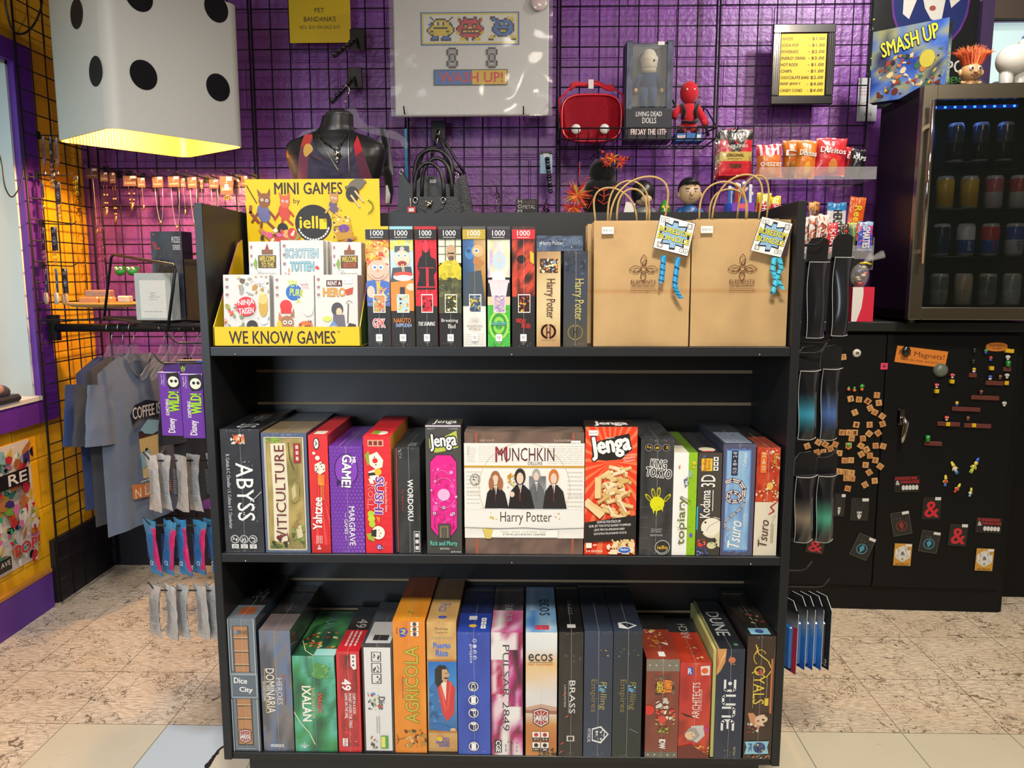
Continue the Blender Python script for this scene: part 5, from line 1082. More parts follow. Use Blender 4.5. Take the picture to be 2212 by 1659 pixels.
def ecos(F):
    F.G(0,0,1,1,[['#d6dde2','#e0e4e4'],['#c9d4da','#d8dcdc'],['#d8a878','#dca068'],['#d9b088','#dcc0a0'],['#d0cfd0','#c8c4c6'],['#cbbfb8','#d8d4d2'],['#a8683c','#b8743c'],['#a86a3a','#9a5f36'],['#b8743c','#a86430']],3,24)
    F.P([(0,.44),(.3,.42),(.6,.45),(1,.43),(1,.46),(0,.48)],'#c8703c').B(0,.5,1,.56,['#8a5a3c','#6a4a34','#a87a50'],10,3,.06,.16) if False else None
    F.P([(0,.605),(.25,.59),(.5,.575),(.8,.59),(1,.6),(1,.64),(0,.63)],'#b08878').P([(0,.625),(1,.63),(1,.66),(0,.65)],'#8a5a44'); F.B(.4,.93,1,1,['#2c2c22','#3c3a2c','#1f2118'],20,4,.05,.12)
    F.T('ecos',.08,.17,.86,.23,'#221e1c',bold=.02).Rc(.1,.237,.86,.24,'#3a2a22').T('FIRST CONTINENT',.07,.248,.87,.262,'#b8602c',bold=.01)
    aeg(F,.49,.685,1.15)
    for k,(u,v) in enumerate(((.22,.8),(.5,.8),(.22,.885),(.5,.885))): F.Rc(u,v,u+.24,v+.045,'#eceae8' if k%2==0 or k==3 else '#eceae8').Rc(u,v+.045,u+.24,v+.072,'#241c1c').E(u+.12,v+.023,.07,None,('#a8343c','#8a2c24','#1c1a1a','#1c1a1a')[k]).T(('45-75','2-6','14+','x')[k],u+.04,v+.05,u+.2,v+.067,'#e8e4e2')
def brass(F):
    F.N_(0,0,1,1,['#131314','#1d1c1c','#262322','#141315'],4,14,5,3); F.T('BRASS',.44,.385,.68,.65,'#d8d8d6',rot=90,bold=-.005).Rc(.4,.385,.415,.65,'#9a9a98').T('LANCASHIRE',.22,.42,.3,.6,'#a8a8a6',rot=90)
    F.Rc(.34,.83,.66,.875,'#b5b3b0').Rc(.4,.838,.6,.868,'#26211e'); [F.L([(u,v),(u+.1,v-.015)],.04,'#c8402c') for u,v in ((.1,.9),(.05,.97),(.3,.68),(.2,.5))]; F.B(.05,.17,.9,.24,['#2c2a29','#3c3836'],8,2,.05,.12)
def roll(F,dark=0):
    if dark: F.G(0,0,1,1,[['#1b2634','#18202c'],['#1a2430','#161e28'],['#12201f','#121c1c']],2,6)
    else: F.G(0,0,1,1,[['#26324a','#222e44'],['#1e2a3e','#1c2838'],['#24344c','#202c40']],2,6)
    F.T('Rolling',.52,.4,.8,.62,'#8a7f4a' if not dark else '#6d6a3c',rot=90,bold=.0,shear=.1).T('Empires',.2,.38,.46,.64,'#6d6238',rot=90); F.B(.5,.42,.8,.48,['#3a8ad8','#5aa8e8','#2a6ab0'],16,3,.02,.07)
    if not dark:
        F.P([(.3,.77),(.62,.75),(.9,.815),(.62,.89),(.3,.87)],'#e0e2e6').P([(.33,.78),(.6,.762),(.85,.815),(.6,.875),(.33,.86)],'#2a3244').B(.36,.78,.75,.86,['#e0e2e6'],14,2,.03,.07).T('MYTHICAL',.14,.77,.26,.88,'#d0d2d6',rot=90,bold=.02); F.B(.5,.14,.85,.2,['#a87a3c','#3a2a1c'],8,4,.03,.06)
    else: F.B(.1,.13,.9,.2,['#3a5a78','#7a8a9a','#4a6a3c'],10,4,.02,.05).L([(.6,.77),(.9,.8)],.01,'#a8acb0')
def rollt(F): F.G(0,0,1,1,[['#101318','#12151b'],['#15181f','#171b24'],['#2c3444','#2a3242']],1,3); F.P([(.2,.84),(.5,.82),(.85,.89),(.5,.96),(.2,.94)],'#c9cbd0').P([(.3,.85),(.5,.84),(.75,.89),(.5,.94)],'#20252f')  # top fades darker to the rear, shade put into the colour
def idw(F):
    F.N_(0,0,1,1,['#5a2a22','#6a3328','#74382c','#5f2c24'],4,14,3,3); F.Rc(0,0,1,.12,'#6a645a').Rc(0,.94,1,1,'#5a554c'); [F.E(u,v,.025,None,'#b5ada0') for u in (.1,.3,.7,.9) for v in (.06,.97)]
    F.B(.25,.16,.85,.36,['#4a4038','#2c2622','#6a5a4c'],26,4,.05,.12).T('AWFUL',.5,.2,.78,.34,'#e87a2c',rot=90,bold=.06,out='#7a1c14').T('GREEN',.32,.22,.5,.33,'#e8c03a',rot=90,bold=.04)
    F.E(.1,.51,.16,.05,'#c82420').B(.3,.38,.7,.5,['#b5a898','#8a7d6c','#cfc4b4'],20,6,.05,.1).B(.3,.5,.9,.66,['#c82c28','#b09a6a','#8a7a4a','#e8d8b0','#d85a44'],34,7,.04,.1).E(.5,.6,.14,.035,'#c83a30').B(.3,.68,.75,.74,['#7a9a2c','#4a6a1c'],12,6,.03,.06).T('IDW',.42,.8,.62,.9,'#f0eeea',rot=90,bold=.06)
def arch(F):
    F.N_(0,0,1,1,['#8a1a1c','#b0281f','#a02424','#c03a24','#7a2018'],5,16,7,2.6); F.P([(.22,.05),(.42,.05),(.42,.13),(.28,.13)],'#2a4a9a').T('R',.25,.06,.38,.12,'#e0e4f0',rot=0,bold=.05).P([(.65,.04),(.95,.03),(.95,.13),(.68,.13)],'#e0d4c8').E(.79,.085,.11,.03,'#d8542c')
    F.T('ARCHITECTS',.42,.205,.66,.58,'#ece4dc',rot=-90,bold=.0).T('OF THE WEST KINGDOM',.66,.28,.73,.5,'#e0d0c4',rot=-90)
    F.P([(.05,.52),(.38,.55),(.5,.58),(.2,.56)],'#3a1814').P([(.4,.66),(.8,.65),(.85,.76),(.6,.84),(.42,.8)],'#b5b0a8').P([(.2,.74),(.35,.68),(.55,.68),(.7,.76),(.5,.82),(.3,.81)],'#8a8680').E(.38,.76,.17,.04,'#e0b08a').B(.25,.74,.5,.78,['#2a1c1a','#b04a3c'],6,4,.01,.04).B(.8,.62,1,.72,['#a82a6a','#c83a80'],10,3,.04,.08).B(.5,.86,1,.96,['#c8782c','#8a4a1c','#e0a04a'],18,5,.03,.07).P([(0,.88),(.4,.85),(1,.97),(1,1),(0,1)],'#5a1c18')
def dune(F):
    F.N_(0,0,1,1,['#101c30','#16253c','#0f1a2c'],4,10,2,2); F.P([(0,0),(.34,0),(.3,.12),(.14,.2),(0,.24)],'#c8824a'); [F.L([(.02+.05*k,.19-.03*k),(.3,.02+.012*k)],.014,'#e8b880') for k in range(5)]
    F.P([(0,.02),(0,.2),(.08,.14)],'#a85a34').E(.54,.1,.13,.028,'#b8603c').B(.4,.06,.66,.14,['#8a4a3c','#d88a5a'],8,3,.02,.05)
    for k,(v0,v1) in enumerate(((.28,.375),(.42,.5),(.53,.61),(.645,.735))):
        if k == 0: F.L([(.32,v0),(.32,v1-.01),(.38,v1),(.6,v1),(.68,v1-.01),(.68,v0),(.68,v0)],.085,'#e0e4ea').L([(.32,v0+.01),(.34,v0+.0),(.68,v0)],.0,'#e0e4ea').E(.5,.31,.07,None,'#e0e4ea')
        if k == 1: F.L([(.7,v0),(.34,v0),(.27,v0+.015),(.27,v1-.015),(.34,v1),(.7,v1)],.085,'#e0e4ea')
        if k == 2: F.L([(.26,v0),(.6,v0),(.68,v0+.015),(.68,v1-.015),(.6,v1),(.26,v1)],.085,'#e0e4ea')
        if k == 3: F.L([(.25,v0),(.25,v1),(.5,v1-.0),(.62,v1),(.66,v1)],.0,'#e0e4ea').L([(.26,v1),(.26,v0+.02),(.34,v0),(.56,v0),(.66,v0+.02),(.66,v1)],.085,'#e0e4ea').L([(.46,v0),(.46,v1-.015)],.07,'#e0e4ea')
    F.T('Gale Force',.7,.89,.8,.97,'#b8a880',rot=90); F.B(.3,.91,.6,.97,['#a89a78','#6a6450'],8,2,.02,.04)
def royal(F):
    F.N_(0,0,1,1,['#241812','#33221a','#2c1e16','#1e1510'],4,14,2,2.5)
    F.T('OYALS',.26,.24,.66,.55,'#e0b83a',rot=90,bold=.0,out='#5a3c10',ow=.015).arc(.46,.17,.22,120,330,.03,'#d8a83a',14,1.3).L([(.3,.07),(.4,.14),(.75,.2),(.9,.27),(.7,.33),(.3,.28),(.2,.3)],.035,'#e0b83a').L([(.38,.09),(.26,.15),(.4,.12)],.02,'#d8a83a').E(.5,.29,.09,.025,'#8c2a34')
    F.L([(.26,.32),(.26,.58)],.012,'#b5a080').L([(.74,.32),(.74,.5)],.012,'#b5a080').Rc(.68,.5,.82,.56,'#d8b03a').Rc(.86,.18,.93,.66,'#a8603c').L([(.96,.1),(.96,.66)],.01,'#8a6a4a')
    F.P([(.1,.62),(.3,.62),(.6,.7),(.5,.76),(.2,.7)],'#b87a54').E(.66,.68,.3,.048,'#d8ac88').E(.85,.68,.2,.06,'#2a1a16').E(.62,.67,.2,.03,'#dcb490').E(.66,.675,.05,.008,'#2a1a16').E(.48,.685,.05,.008,'#a83a34').B(.1,.7,.5,.78,['#c9bcb0','#8a3034','#e0d0c4'],14,4,.04,.1)
    F.P([(.03,.855),(.9,.85),(.84,.9),(.9,.955),(.03,.96),(.1,.9)],'#7ab8d8').E(.56,.905,.22,.045,'#2a3a6a').B(.4,.87,.72,.94,['#3a6ab0','#1c1c24','#e0b060'],16,4,.03,.07).T('PK',.16,.87,.3,.94,'#1c4a7a',rot=90,bold=.05).B(.1,.965,.95,.995,['#c9b8a0','#8a5a3c'],16,5,.03,.07)
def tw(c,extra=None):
    return lambda F: (F.N_(0,0,1,1,c,5,9,3,3),extra and extra(F))  # on most tops this darker base paints in shade from the shelf above
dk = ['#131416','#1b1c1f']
def GBL(lab,x0,x1,yb,yt,col,fr_,top,dy=0.0,d=.27,**k): return gb(lab,(x0,x1),yb,yt,Z0,SY+.012+dy,d,col,fr_,top,**k)
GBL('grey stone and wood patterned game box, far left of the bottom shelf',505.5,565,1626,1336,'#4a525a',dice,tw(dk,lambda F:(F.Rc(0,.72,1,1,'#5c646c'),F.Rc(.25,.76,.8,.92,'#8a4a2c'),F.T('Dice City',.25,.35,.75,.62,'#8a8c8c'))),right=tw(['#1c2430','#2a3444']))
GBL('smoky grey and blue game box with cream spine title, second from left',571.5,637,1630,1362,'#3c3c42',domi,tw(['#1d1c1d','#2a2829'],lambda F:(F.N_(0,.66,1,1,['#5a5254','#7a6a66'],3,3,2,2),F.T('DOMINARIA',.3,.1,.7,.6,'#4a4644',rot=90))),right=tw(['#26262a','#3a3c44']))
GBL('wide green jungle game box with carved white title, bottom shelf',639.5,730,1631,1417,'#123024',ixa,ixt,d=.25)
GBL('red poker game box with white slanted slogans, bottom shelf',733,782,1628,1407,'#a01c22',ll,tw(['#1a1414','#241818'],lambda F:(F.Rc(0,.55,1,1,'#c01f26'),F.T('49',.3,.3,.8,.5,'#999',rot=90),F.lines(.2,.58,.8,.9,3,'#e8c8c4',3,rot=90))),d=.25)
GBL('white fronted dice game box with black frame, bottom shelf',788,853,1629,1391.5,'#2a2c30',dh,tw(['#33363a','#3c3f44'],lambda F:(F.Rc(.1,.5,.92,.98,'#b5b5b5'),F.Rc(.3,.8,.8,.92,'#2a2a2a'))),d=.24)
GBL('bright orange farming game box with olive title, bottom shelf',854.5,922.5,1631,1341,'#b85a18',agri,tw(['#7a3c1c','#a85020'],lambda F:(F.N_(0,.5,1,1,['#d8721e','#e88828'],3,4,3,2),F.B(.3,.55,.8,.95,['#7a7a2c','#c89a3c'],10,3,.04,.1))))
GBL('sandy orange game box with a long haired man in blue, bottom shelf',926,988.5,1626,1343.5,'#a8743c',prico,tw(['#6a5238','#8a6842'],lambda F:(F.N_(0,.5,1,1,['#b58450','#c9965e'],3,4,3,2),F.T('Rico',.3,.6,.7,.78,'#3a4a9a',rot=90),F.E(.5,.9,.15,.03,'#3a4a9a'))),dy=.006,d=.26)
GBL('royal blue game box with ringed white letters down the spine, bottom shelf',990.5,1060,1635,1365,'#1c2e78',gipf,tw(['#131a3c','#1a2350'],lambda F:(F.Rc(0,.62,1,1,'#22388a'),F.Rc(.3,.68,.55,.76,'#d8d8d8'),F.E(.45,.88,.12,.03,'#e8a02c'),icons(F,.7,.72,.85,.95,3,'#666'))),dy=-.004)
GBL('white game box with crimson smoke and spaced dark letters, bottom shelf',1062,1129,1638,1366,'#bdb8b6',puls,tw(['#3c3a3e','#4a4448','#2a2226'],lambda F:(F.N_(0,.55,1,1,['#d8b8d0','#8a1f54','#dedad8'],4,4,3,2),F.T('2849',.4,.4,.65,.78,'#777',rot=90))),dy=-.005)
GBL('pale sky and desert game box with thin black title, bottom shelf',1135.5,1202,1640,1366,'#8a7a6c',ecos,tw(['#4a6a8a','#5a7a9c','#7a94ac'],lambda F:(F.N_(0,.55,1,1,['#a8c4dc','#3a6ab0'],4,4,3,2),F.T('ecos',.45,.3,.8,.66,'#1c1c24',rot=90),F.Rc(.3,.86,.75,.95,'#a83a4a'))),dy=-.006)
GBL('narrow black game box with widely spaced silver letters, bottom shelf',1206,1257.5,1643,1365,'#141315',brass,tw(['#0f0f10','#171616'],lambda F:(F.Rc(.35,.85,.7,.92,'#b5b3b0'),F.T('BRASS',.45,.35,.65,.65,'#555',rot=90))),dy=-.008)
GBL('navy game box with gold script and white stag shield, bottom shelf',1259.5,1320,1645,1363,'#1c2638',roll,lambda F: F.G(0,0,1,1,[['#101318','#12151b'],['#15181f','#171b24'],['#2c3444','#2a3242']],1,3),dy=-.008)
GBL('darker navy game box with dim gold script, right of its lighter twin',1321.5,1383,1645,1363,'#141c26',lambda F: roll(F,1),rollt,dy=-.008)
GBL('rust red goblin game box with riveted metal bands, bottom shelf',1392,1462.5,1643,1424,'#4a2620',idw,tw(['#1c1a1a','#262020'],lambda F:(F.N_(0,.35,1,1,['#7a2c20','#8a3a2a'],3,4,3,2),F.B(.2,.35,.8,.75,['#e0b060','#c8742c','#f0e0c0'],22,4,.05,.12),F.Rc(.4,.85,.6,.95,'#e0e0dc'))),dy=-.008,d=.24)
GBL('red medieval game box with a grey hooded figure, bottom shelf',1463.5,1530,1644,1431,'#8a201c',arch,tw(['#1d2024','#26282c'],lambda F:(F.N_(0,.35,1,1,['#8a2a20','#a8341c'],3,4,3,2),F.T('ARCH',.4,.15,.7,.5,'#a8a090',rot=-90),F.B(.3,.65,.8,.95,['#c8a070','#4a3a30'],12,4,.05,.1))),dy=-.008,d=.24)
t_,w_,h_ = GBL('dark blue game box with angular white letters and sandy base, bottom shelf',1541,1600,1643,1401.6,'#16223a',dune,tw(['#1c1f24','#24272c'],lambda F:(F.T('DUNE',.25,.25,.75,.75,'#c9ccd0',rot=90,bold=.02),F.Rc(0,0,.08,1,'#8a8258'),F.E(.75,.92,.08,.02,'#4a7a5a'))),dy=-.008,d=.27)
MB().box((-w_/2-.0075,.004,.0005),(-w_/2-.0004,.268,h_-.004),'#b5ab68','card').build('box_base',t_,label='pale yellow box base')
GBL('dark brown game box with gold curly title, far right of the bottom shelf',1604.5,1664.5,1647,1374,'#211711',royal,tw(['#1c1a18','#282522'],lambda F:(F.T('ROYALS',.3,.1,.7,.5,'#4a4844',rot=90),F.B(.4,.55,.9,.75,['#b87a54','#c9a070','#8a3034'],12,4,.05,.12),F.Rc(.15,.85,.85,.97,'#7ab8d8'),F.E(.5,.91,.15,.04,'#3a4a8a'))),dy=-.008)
# ================================================================ left corner: the cardboard die lamp
A_ = at(238,275,2.55); zb = A_.z
def onz(px,py,z): return atz(px,py,z)
PA = atz(238,275,zb); PB = atz(533,318,zb); PC = atz(165,311,zb)
dU = (PB-PA); sz = dU.length; dU.normalize(); dV = Vector((-dU.y,dU.x,0)); sv_ = (PC-PA).length
lamp = thing('die_lamp','big white cardboard die with black glitter dots used as a hanging lamp shade','lamp',PA)
m = MB(); H_ = sz*1.0; tk = .005; rc = .045
def ring(ins):
    pts = []
    for (cx,cy,a0) in ((rc,rc,180),(sz-rc,rc,270),(sz-rc,sv_-rc,0),(rc,sv_-rc,90)):
        for k in range(5):
            a = R(a0+90*k/4); pts.append(dU*(cx+(rc-ins)*math.cos(a)) + dV*(cy+(rc-ins)*math.sin(a)))
    return pts
o1,i1 = ring(0),ring(tk); n = len(o1)
for pts,flip,colr in ((o1,False,'#bfbcae'),(i1,True,'#c88c34')):
    v = [p for p in pts]+[p+Vector((0,0,H_)) for p in pts]
    m.add(v,[((k,(k+1) % n,(k+1) % n+n,k+n) if not flip else (k+n,(k+1) % n+n,(k+1) % n,k)) for k in range(n)],colr,'card',True)
m.add([p for p in o1]+[p for p in i1],[(k+n,(k+1) % n+n,(k+1) % n,k) for k in range(n)],'#b58a4c','plain')
m.add([p+Vector((0,0,H_)) for p in o1],[tuple(range(n))],'#bfbcae','card')
# corrugation ribs inside
for k in range(36):
    s_ = .05+(sz-.1)*k/35
    for q in (dV*(sv_-tk-.001),): m.tube([dU*s_+q,dU*s_+q+Vector((0,0,.3))],.0016,'#b8863f','plain',4,caps=False)
m.build('shade',lamp)
def facept(px,py,o,d):               # where the ray meets the upright plane through o along d
    nrm = Vector((-d.y,d.x,0)); r_ = ray(px,py); c = Vector((0,0,CAMH)); t = (o-c).dot(nrm)/r_.dot(nrm); return c+r_*t
for (px,py,side) in ((310,162,0),(471,189,0),(467,18,0),(300,-8,0),(207,154,1),(166,30,1)):
    d = dU if side == 0 else dV; p = facept(px,py,PA,d)-PA
    nr = Vector((dU.y,-dU.x,0)) if side == 0 else -dU
    mm = MB(); rr = .047
    c = p+nr*.0012
    vs = [c+d*rr*math.cos(2*math.pi*k/36)*(.98)+Vector((0,0,1))*rr*math.sin(2*math.pi*k/36) for k in range(36)]
    if side == 0: vs = vs
    mm.add(vs,[tuple(range(36)) if side == 0 else tuple(reversed(range(36)))],'#15151a','glitter')
    mm.build('black_dot',lamp)
mid = PA+dU*sz*.5+dV*sv_*.5
mm = W(PA); mm.tube([mid+Vector((0,0,H_-.004)),mid+Vector((0,0,.26))],.004,'#222','plastic'); mm.lathe([(.0,.2),(.018,.2),(.02,.26),(0,.265)],'#333','plastic',12,T=tr(mid)); mm.build('bulb_socket',lamp)
point('die_lamp_bulb',mid+Vector((0.02,0.0,.07)),56,(1.0,.56,.21),.03)
cb = MB(); pts = [at(px,py,2.6) for px,py in ((12,-30),(18,40),(30,85),(46,62),(60,40),(52,-40))]
# two loose black cables
def cable(label,P,r=.003,Y=2.7,X=None):
    pts = [at(x,y,Y) if X is None else atx(x,y,X) for x,y in P]
    q = []
    for i in range(len(pts)-1):
        p0,p1,p2,p3 = pts[max(i-1,0)],pts[i],pts[i+1],pts[min(i+2,len(pts)-1)]
        for k in range(8):
            t = k/8; q.append(0.5*((2*p1)+(-p0+p2)*t+(2*p0-5*p1+4*p2-p3)*t*t+(-p0+3*p1-3*p2+p3)*t**3))
    q.append(pts[-1]); b = q[0].copy(); mb = W(b); mb.tube(q,r,'#12161a','plastic',6)
    return tag(mb.build('power_cable',loc=b),label,'cable')
cable('black cable looping over the wire grid at the top left corner',((92,-40),(90,10),(75,50),(52,72),(28,66),(14,20),(8,-40)),.004,X=XL+.062)
cable('thin dark green cable drooping across the window opening',((-12,300),(3,350),(10,400),(22,424),(33,420),(45,395),(52,360)),.0025,X=XL+.045)
# sticker poster low on the yellow wall
pa,pb,pc_,pd = atx(-60,1000,XL+.004),atx(57,950,XL+.004),atx(57,950,XL+.004),atx(65,1205,XL+.004)
y0,y1 = 2.30,atx(60,950,XL).y; zt_,zb_ = atx(52,950,XL).z,atx(64,1212,XL).z
pm = MB(); pm.box((0,y0-y1,zb_-zt_),(.003,0,0),'#f0ece4','gloss')
F = Face(pm,(.003,y1-y1,0),(0,-1,0),(0,0,-1),y1-y0,zt_-zb_,'gloss',.0002)
F = Face(pm,(.003,y0-y1,0),(0,1,0),(0,0,-1),y1-y0,zt_-zb_,'gloss',.0002)
F.Rc(0,0,1,1,'#e8e4da'); F.B(0,0,1,1,['#2a8a7a','#e0762c','#c8303a','#1c1c20','#f0ede6','#6a9a3c','#3c2c6a','#e0b03a','#d86aa0','#7ab8c8','#a86a3c'],230,5,.02,.07); F.B(0,0,1,1,['#fff','#1c1c20','#e0332c','#2a9a6a'],90,6,.008,.03)
F.Rc(.55,.2,.9,.32,'#1c1c1e').T('RE',.7,.215,.88,.305,'#f4f2ee',bold=.05); F.T('POP!',.7,.78,.95,.88,'#d8303c',bold=.06,out='#f4f0ea'); F.Rc(.5,.84,.66,.94,'#1c1c1e').T('AVE',.56,.86,.65,.9,'#eee')
tag(pm.build('sticker_poster',loc=(XL,y1,zt_)),'colourful poster crowded with cartoon stickers low on the yellow wall','poster')
# something dark on the window sill
b = Vector((XL-.01,2.74,.8495))
mm = MB(); mm.cbox((-.06,-.09,0),(.05,.08,.028),.01,'#2a2c33','plastic'); mm.ell((0,.0,.04),(.045,.06,.032),'#3a3c48','plastic',16,8)
o = tag(mm.build('sculpture',loc=b),'small dark figurine ornament on the white window sill','ornament'); MB().ell((.02,-.03,.055),(.03,.035,.026),'#a8807a','plastic',12,8).build('painted_head',o,label='pinkish painted head')
# ---------------------------------------------------------------- peg hooks, jewellery cards
def hook_wall(px,py,L=.13,Y=YG-.006):
    p = at(px,py,Y); return p
def card(m,w,h,txt='ELEMENTS',col='#5a4340',stick=True,seed=0):
    m.box((-w/2,-.0008,-h),(w/2,.0008,0),col,'plain')
    F = Face(m,(-w/2,-.0009,0),(1,0,0),(0,0,-1),w,h,'card',.0002)
    F.T(txt,.12,.62,.88,.78,'#b5a09a'); F.L([(.5,.2),(.5,.5)],.02,'#b5a09a').L([(.4,.34),(.6,.34)],.02,'#b5a09a')
    if stick: F.Rc(.52,.02,.92,.24,'#ece8e2')
def chain(m,a,b,sag,col,r=.0011,beads=0,bcol='#caa070',n=14):
    pts = []
    for k in range(n+1):
        t = k/n; p = Vector(a).lerp(Vector(b),t); p.z -= sag*(1-(2*t-1)**2)**.6; pts.append(p)
    m.tube(pts,r,col,'metal',5)
    if beads:
        for k in range(1,n):
            if k % max(1,n//beads) == 0: m.ell(pts[k],(.004,.004,.004),bcol,'gloss',8,6)
NK = [ # card left, right, top, bottom, chain colour, drop px, pendant
 (184,212,364,386,'#b8a898',120,'drop','long thin silver chain and leaf drop'),(216,232,372,392,'#d0a890',95,'bead','dark beaded strand'),(234,250,373,396,'#c8a070',110,'bead','wooden bead strand'),
 (266,295,380,402,'#b0806a',70,'bead','short brown bead cluster'),(297,312,384,405,'#c8a080',50,'drop','small pale shell drop'),(328,352,382,405,'#e0c0b0',88,'v','long pale V shaped chain'),
 (362,388,381,404,'#e8c8b8',100,'v','long rose V shaped chain'),(390,399,385,405,'#c8b0a8',60,'drop','narrow grey cord'),(402,427,383,406,'#e8d0c0',92,'v','pale V chain beside the shelf corner'),(429,438,388,408,'#d8c0b0',80,'drop','thin straight chain'),
 (452,471,388,407,'#e8d8c8',76,'v','bright silver V chain above the shelf corner'),(474,503,381,420,'#caa050',20,'gold','ornate gold filigree charm'),(504,518,388,407,'#d8c8c0',60,'drop','thin chain left of the yellow header'),(521,534,380,404,'#c8a898',50,'drop','chain tucked behind the yellow header')]
pegs = []
for i,(x0,x1,yt,yb,cc,drop,kind,desc) in enumerate(NK):
    Y = 3.21 - (i % 3)*.012; a = at(x0,yt,Y); b = at(x1,yt,Y); w = b.x-a.x; h = a.z-at(x0,yb,Y).z
    base = Vector(((a.x+b.x)/2,Y,a.z))
    t = thing('necklace',desc+' on a small brown jewellery card','necklace',base,(0,0,R([-6,14,-20,4,18,-5][i % 6])),'necklaces hanging on the back wall grid')
    m = MB(); card(m,w,h,seed=i); m.build('jewellery_card',t)
    m = MB(); dz = drop*Y/FPX
    if kind == 'v': chain(m,(-w*.35,.003,-h*.3),(w*.4,.003,-h*.3),dz,cc,.0012); m.ell((0,.002,-h*.3-dz),(.006,.003,.008),'#d8b070','metal',8,6)
    elif kind == 'bead': chain(m,(-w*.2,.003,-h*.3),(w*.25,.003,-h*.3),dz*.8,'#3a2a24',.0018,8,'#b08050',20); m.ell((0,.002,-h*.3-dz*.82),(.007,.004,.018),'#c88a60','metal',8,6)
    elif kind == 'gold':
        for k in range(14):
            a_ = k*.9; m.tube([(.006*k/3*math.cos(a_)*.7,.0,-h*1.02-.012+.008*math.sin(a_)),(.005*k/3*math.cos(a_+1),.0,-h*1.0-.012+.010*math.sin(a_+1)),(.004*k/3*math.cos(a_+2),.0,-h*1.05-.010+.006*math.sin(a_+2))],.0013,'#c89a3a','metal',5)
        m.box((-.008,-.0015,-h*.75),(.008,-.001,-h*.45),'#f0ede6','card')
    else: chain(m,(0,.003,-h*.3),(.003,.003,-h*.3-dz),0,cc,.0011); m.ell((.003,.002,-h*.3-dz-.01),(.005,.003,.013),'#b89060','metal',8,6)
    m.build('chain',t)
    hk = MB(); L_ = YG-Y
    hb = Vector((base.x,YG-.004,base.z+.012))
    hk.box((-.012,-.003,-.02),(.012,.0005,.012),'#16161a','powder'); hk.tube([(0,-.002,0),(0,-L_-.02,-.002),(0,-L_-.045,.008)],.0022,'#1c1c20','powder',6)
    tag(hk.build('peg_hook',loc=hb),'black peg hook holding the '+desc,'hook','peg hooks along the necklace row')
# side-wall cards and earrings, turned to the room
def scard(px0,px1,yt,yb,Yd,desc,col,dang,dcol,rot=-38,txt='ELEMENTS',name='earring_card'):
    c = at((px0+px1)/2,yt,Yd); w = (px1-px0)*Yd/FPX*1.05; h = (yb-yt)*Yd/FPX
    t = thing(name,desc,'earrings',c,(0,0,R(rot)),'jewellery cards on the left wall grid')
    m = MB(); m.box((-w/2,-.0008,-h),(w/2,.0008,0),col,'card'); F = Face(m,(-w/2,-.0009,0),(1,0,0),(0,0,-1),w,h,'card',.0002)
    F.T(txt,.1,.12,.9,.24,'#c8c4c8').arc(.5,.58,.28,0,360,.05,'#c8c4c8',14).Rc(.4,.53,.6,.63,'#e4e2e6').Rc(.6,-.02,.95,.1,'#efece8'); m.build('card',t)
    m = MB()
    for k,dx in enumerate((-.22,.22)):
        if dang == 'ring':
            for q in range(3): m.tube([(dx*w+.011*math.cos(a_*.52),-.004,-h*.95-.02*(q+.4)+.010*math.sin(a_*.52)) for a_ in range(12)],.0009,dcol,'metal',5,closed=True)
        elif dang == 'shell': m.ell((dx*w*1.6,-.006,-h-.022),(.012,.006,.024),dcol,'gloss',10,8); m.tube([(dx*w,-.004,-h*.8),(dx*w*1.6,-.006,-h)],.0008,'#b09070','metal',4)
        else: m.tube([(dx*w,-.004,-h*.5),(dx*w,-.004,-h-.03)],.0009,dcol,'metal',5); m.ell((dx*w,-.004,-h-.035),(.006,.004,.012),dcol,'metal',8,6)
    m.build('pendant',t); return t
HK = ((80,292),(78,378),(88,483),(90,573))
for a in ((86,99,296,352,'narrow silver pendant card high on the left wall grid, leftmost','#6a5a5c','drop','#b8a8a8'),
          (102,114,296,350,'dark blue pendant card high on the left grid, middle of three','#2c3044','ring','#7a80a0'),
          (113,128,298,352,'rose tinted pendant card high on the left grid, rightmost of three','#8a5f58','drop','#c89a80'),
          (104,124,352,374,'small pale tag card under the three pendant cards','#b08a7c','ring','#c8a890'),
          (83,98,394,426,'narrow dark earring card at the grid edge, second row','#4a3c3e','drop','#a08a80'),
          (112,136,394,440,'dark earring card with looped silver figures, second row','#3a3236','ring','#c0b0a8'),
          (156,172,366,388,'small card with a yellow ball pendant over the lit yellow wall','#8a6a5a','ring','#d8b030'),
          (83,100,492,541,'maroon earring card half behind the navy one, third row','#4a2a34','ring','#b89a70'),
          (101,130,490,541,'navy earring card with round emblem and wire loops, third row','#2a3046','ring','#c8a878'),
          (92,104,580,632,'narrow navy earring card, lowest row at the left','#26304a','shell','#b0907a'),
          (115,126,580,632,'bright blue lettered earring card, lowest row','#2a4a7a','shell','#c0b8b0'),
          (127,151,580,634,'charcoal earring card with feathers and shells, lowest row','#2c2a2e','shell','#a88868')):
    row = 0 if a[3] < 360 else 1 if a[3] < 450 else 2 if a[3] < 560 else 3
    if a[0] == 104: row = 1
    px,py = HK[row]; Yh = atx(px,py,XL+.05).y
    scard(a[0],a[1],max(a[2],py+3),a[3],Yh,*a[4:])
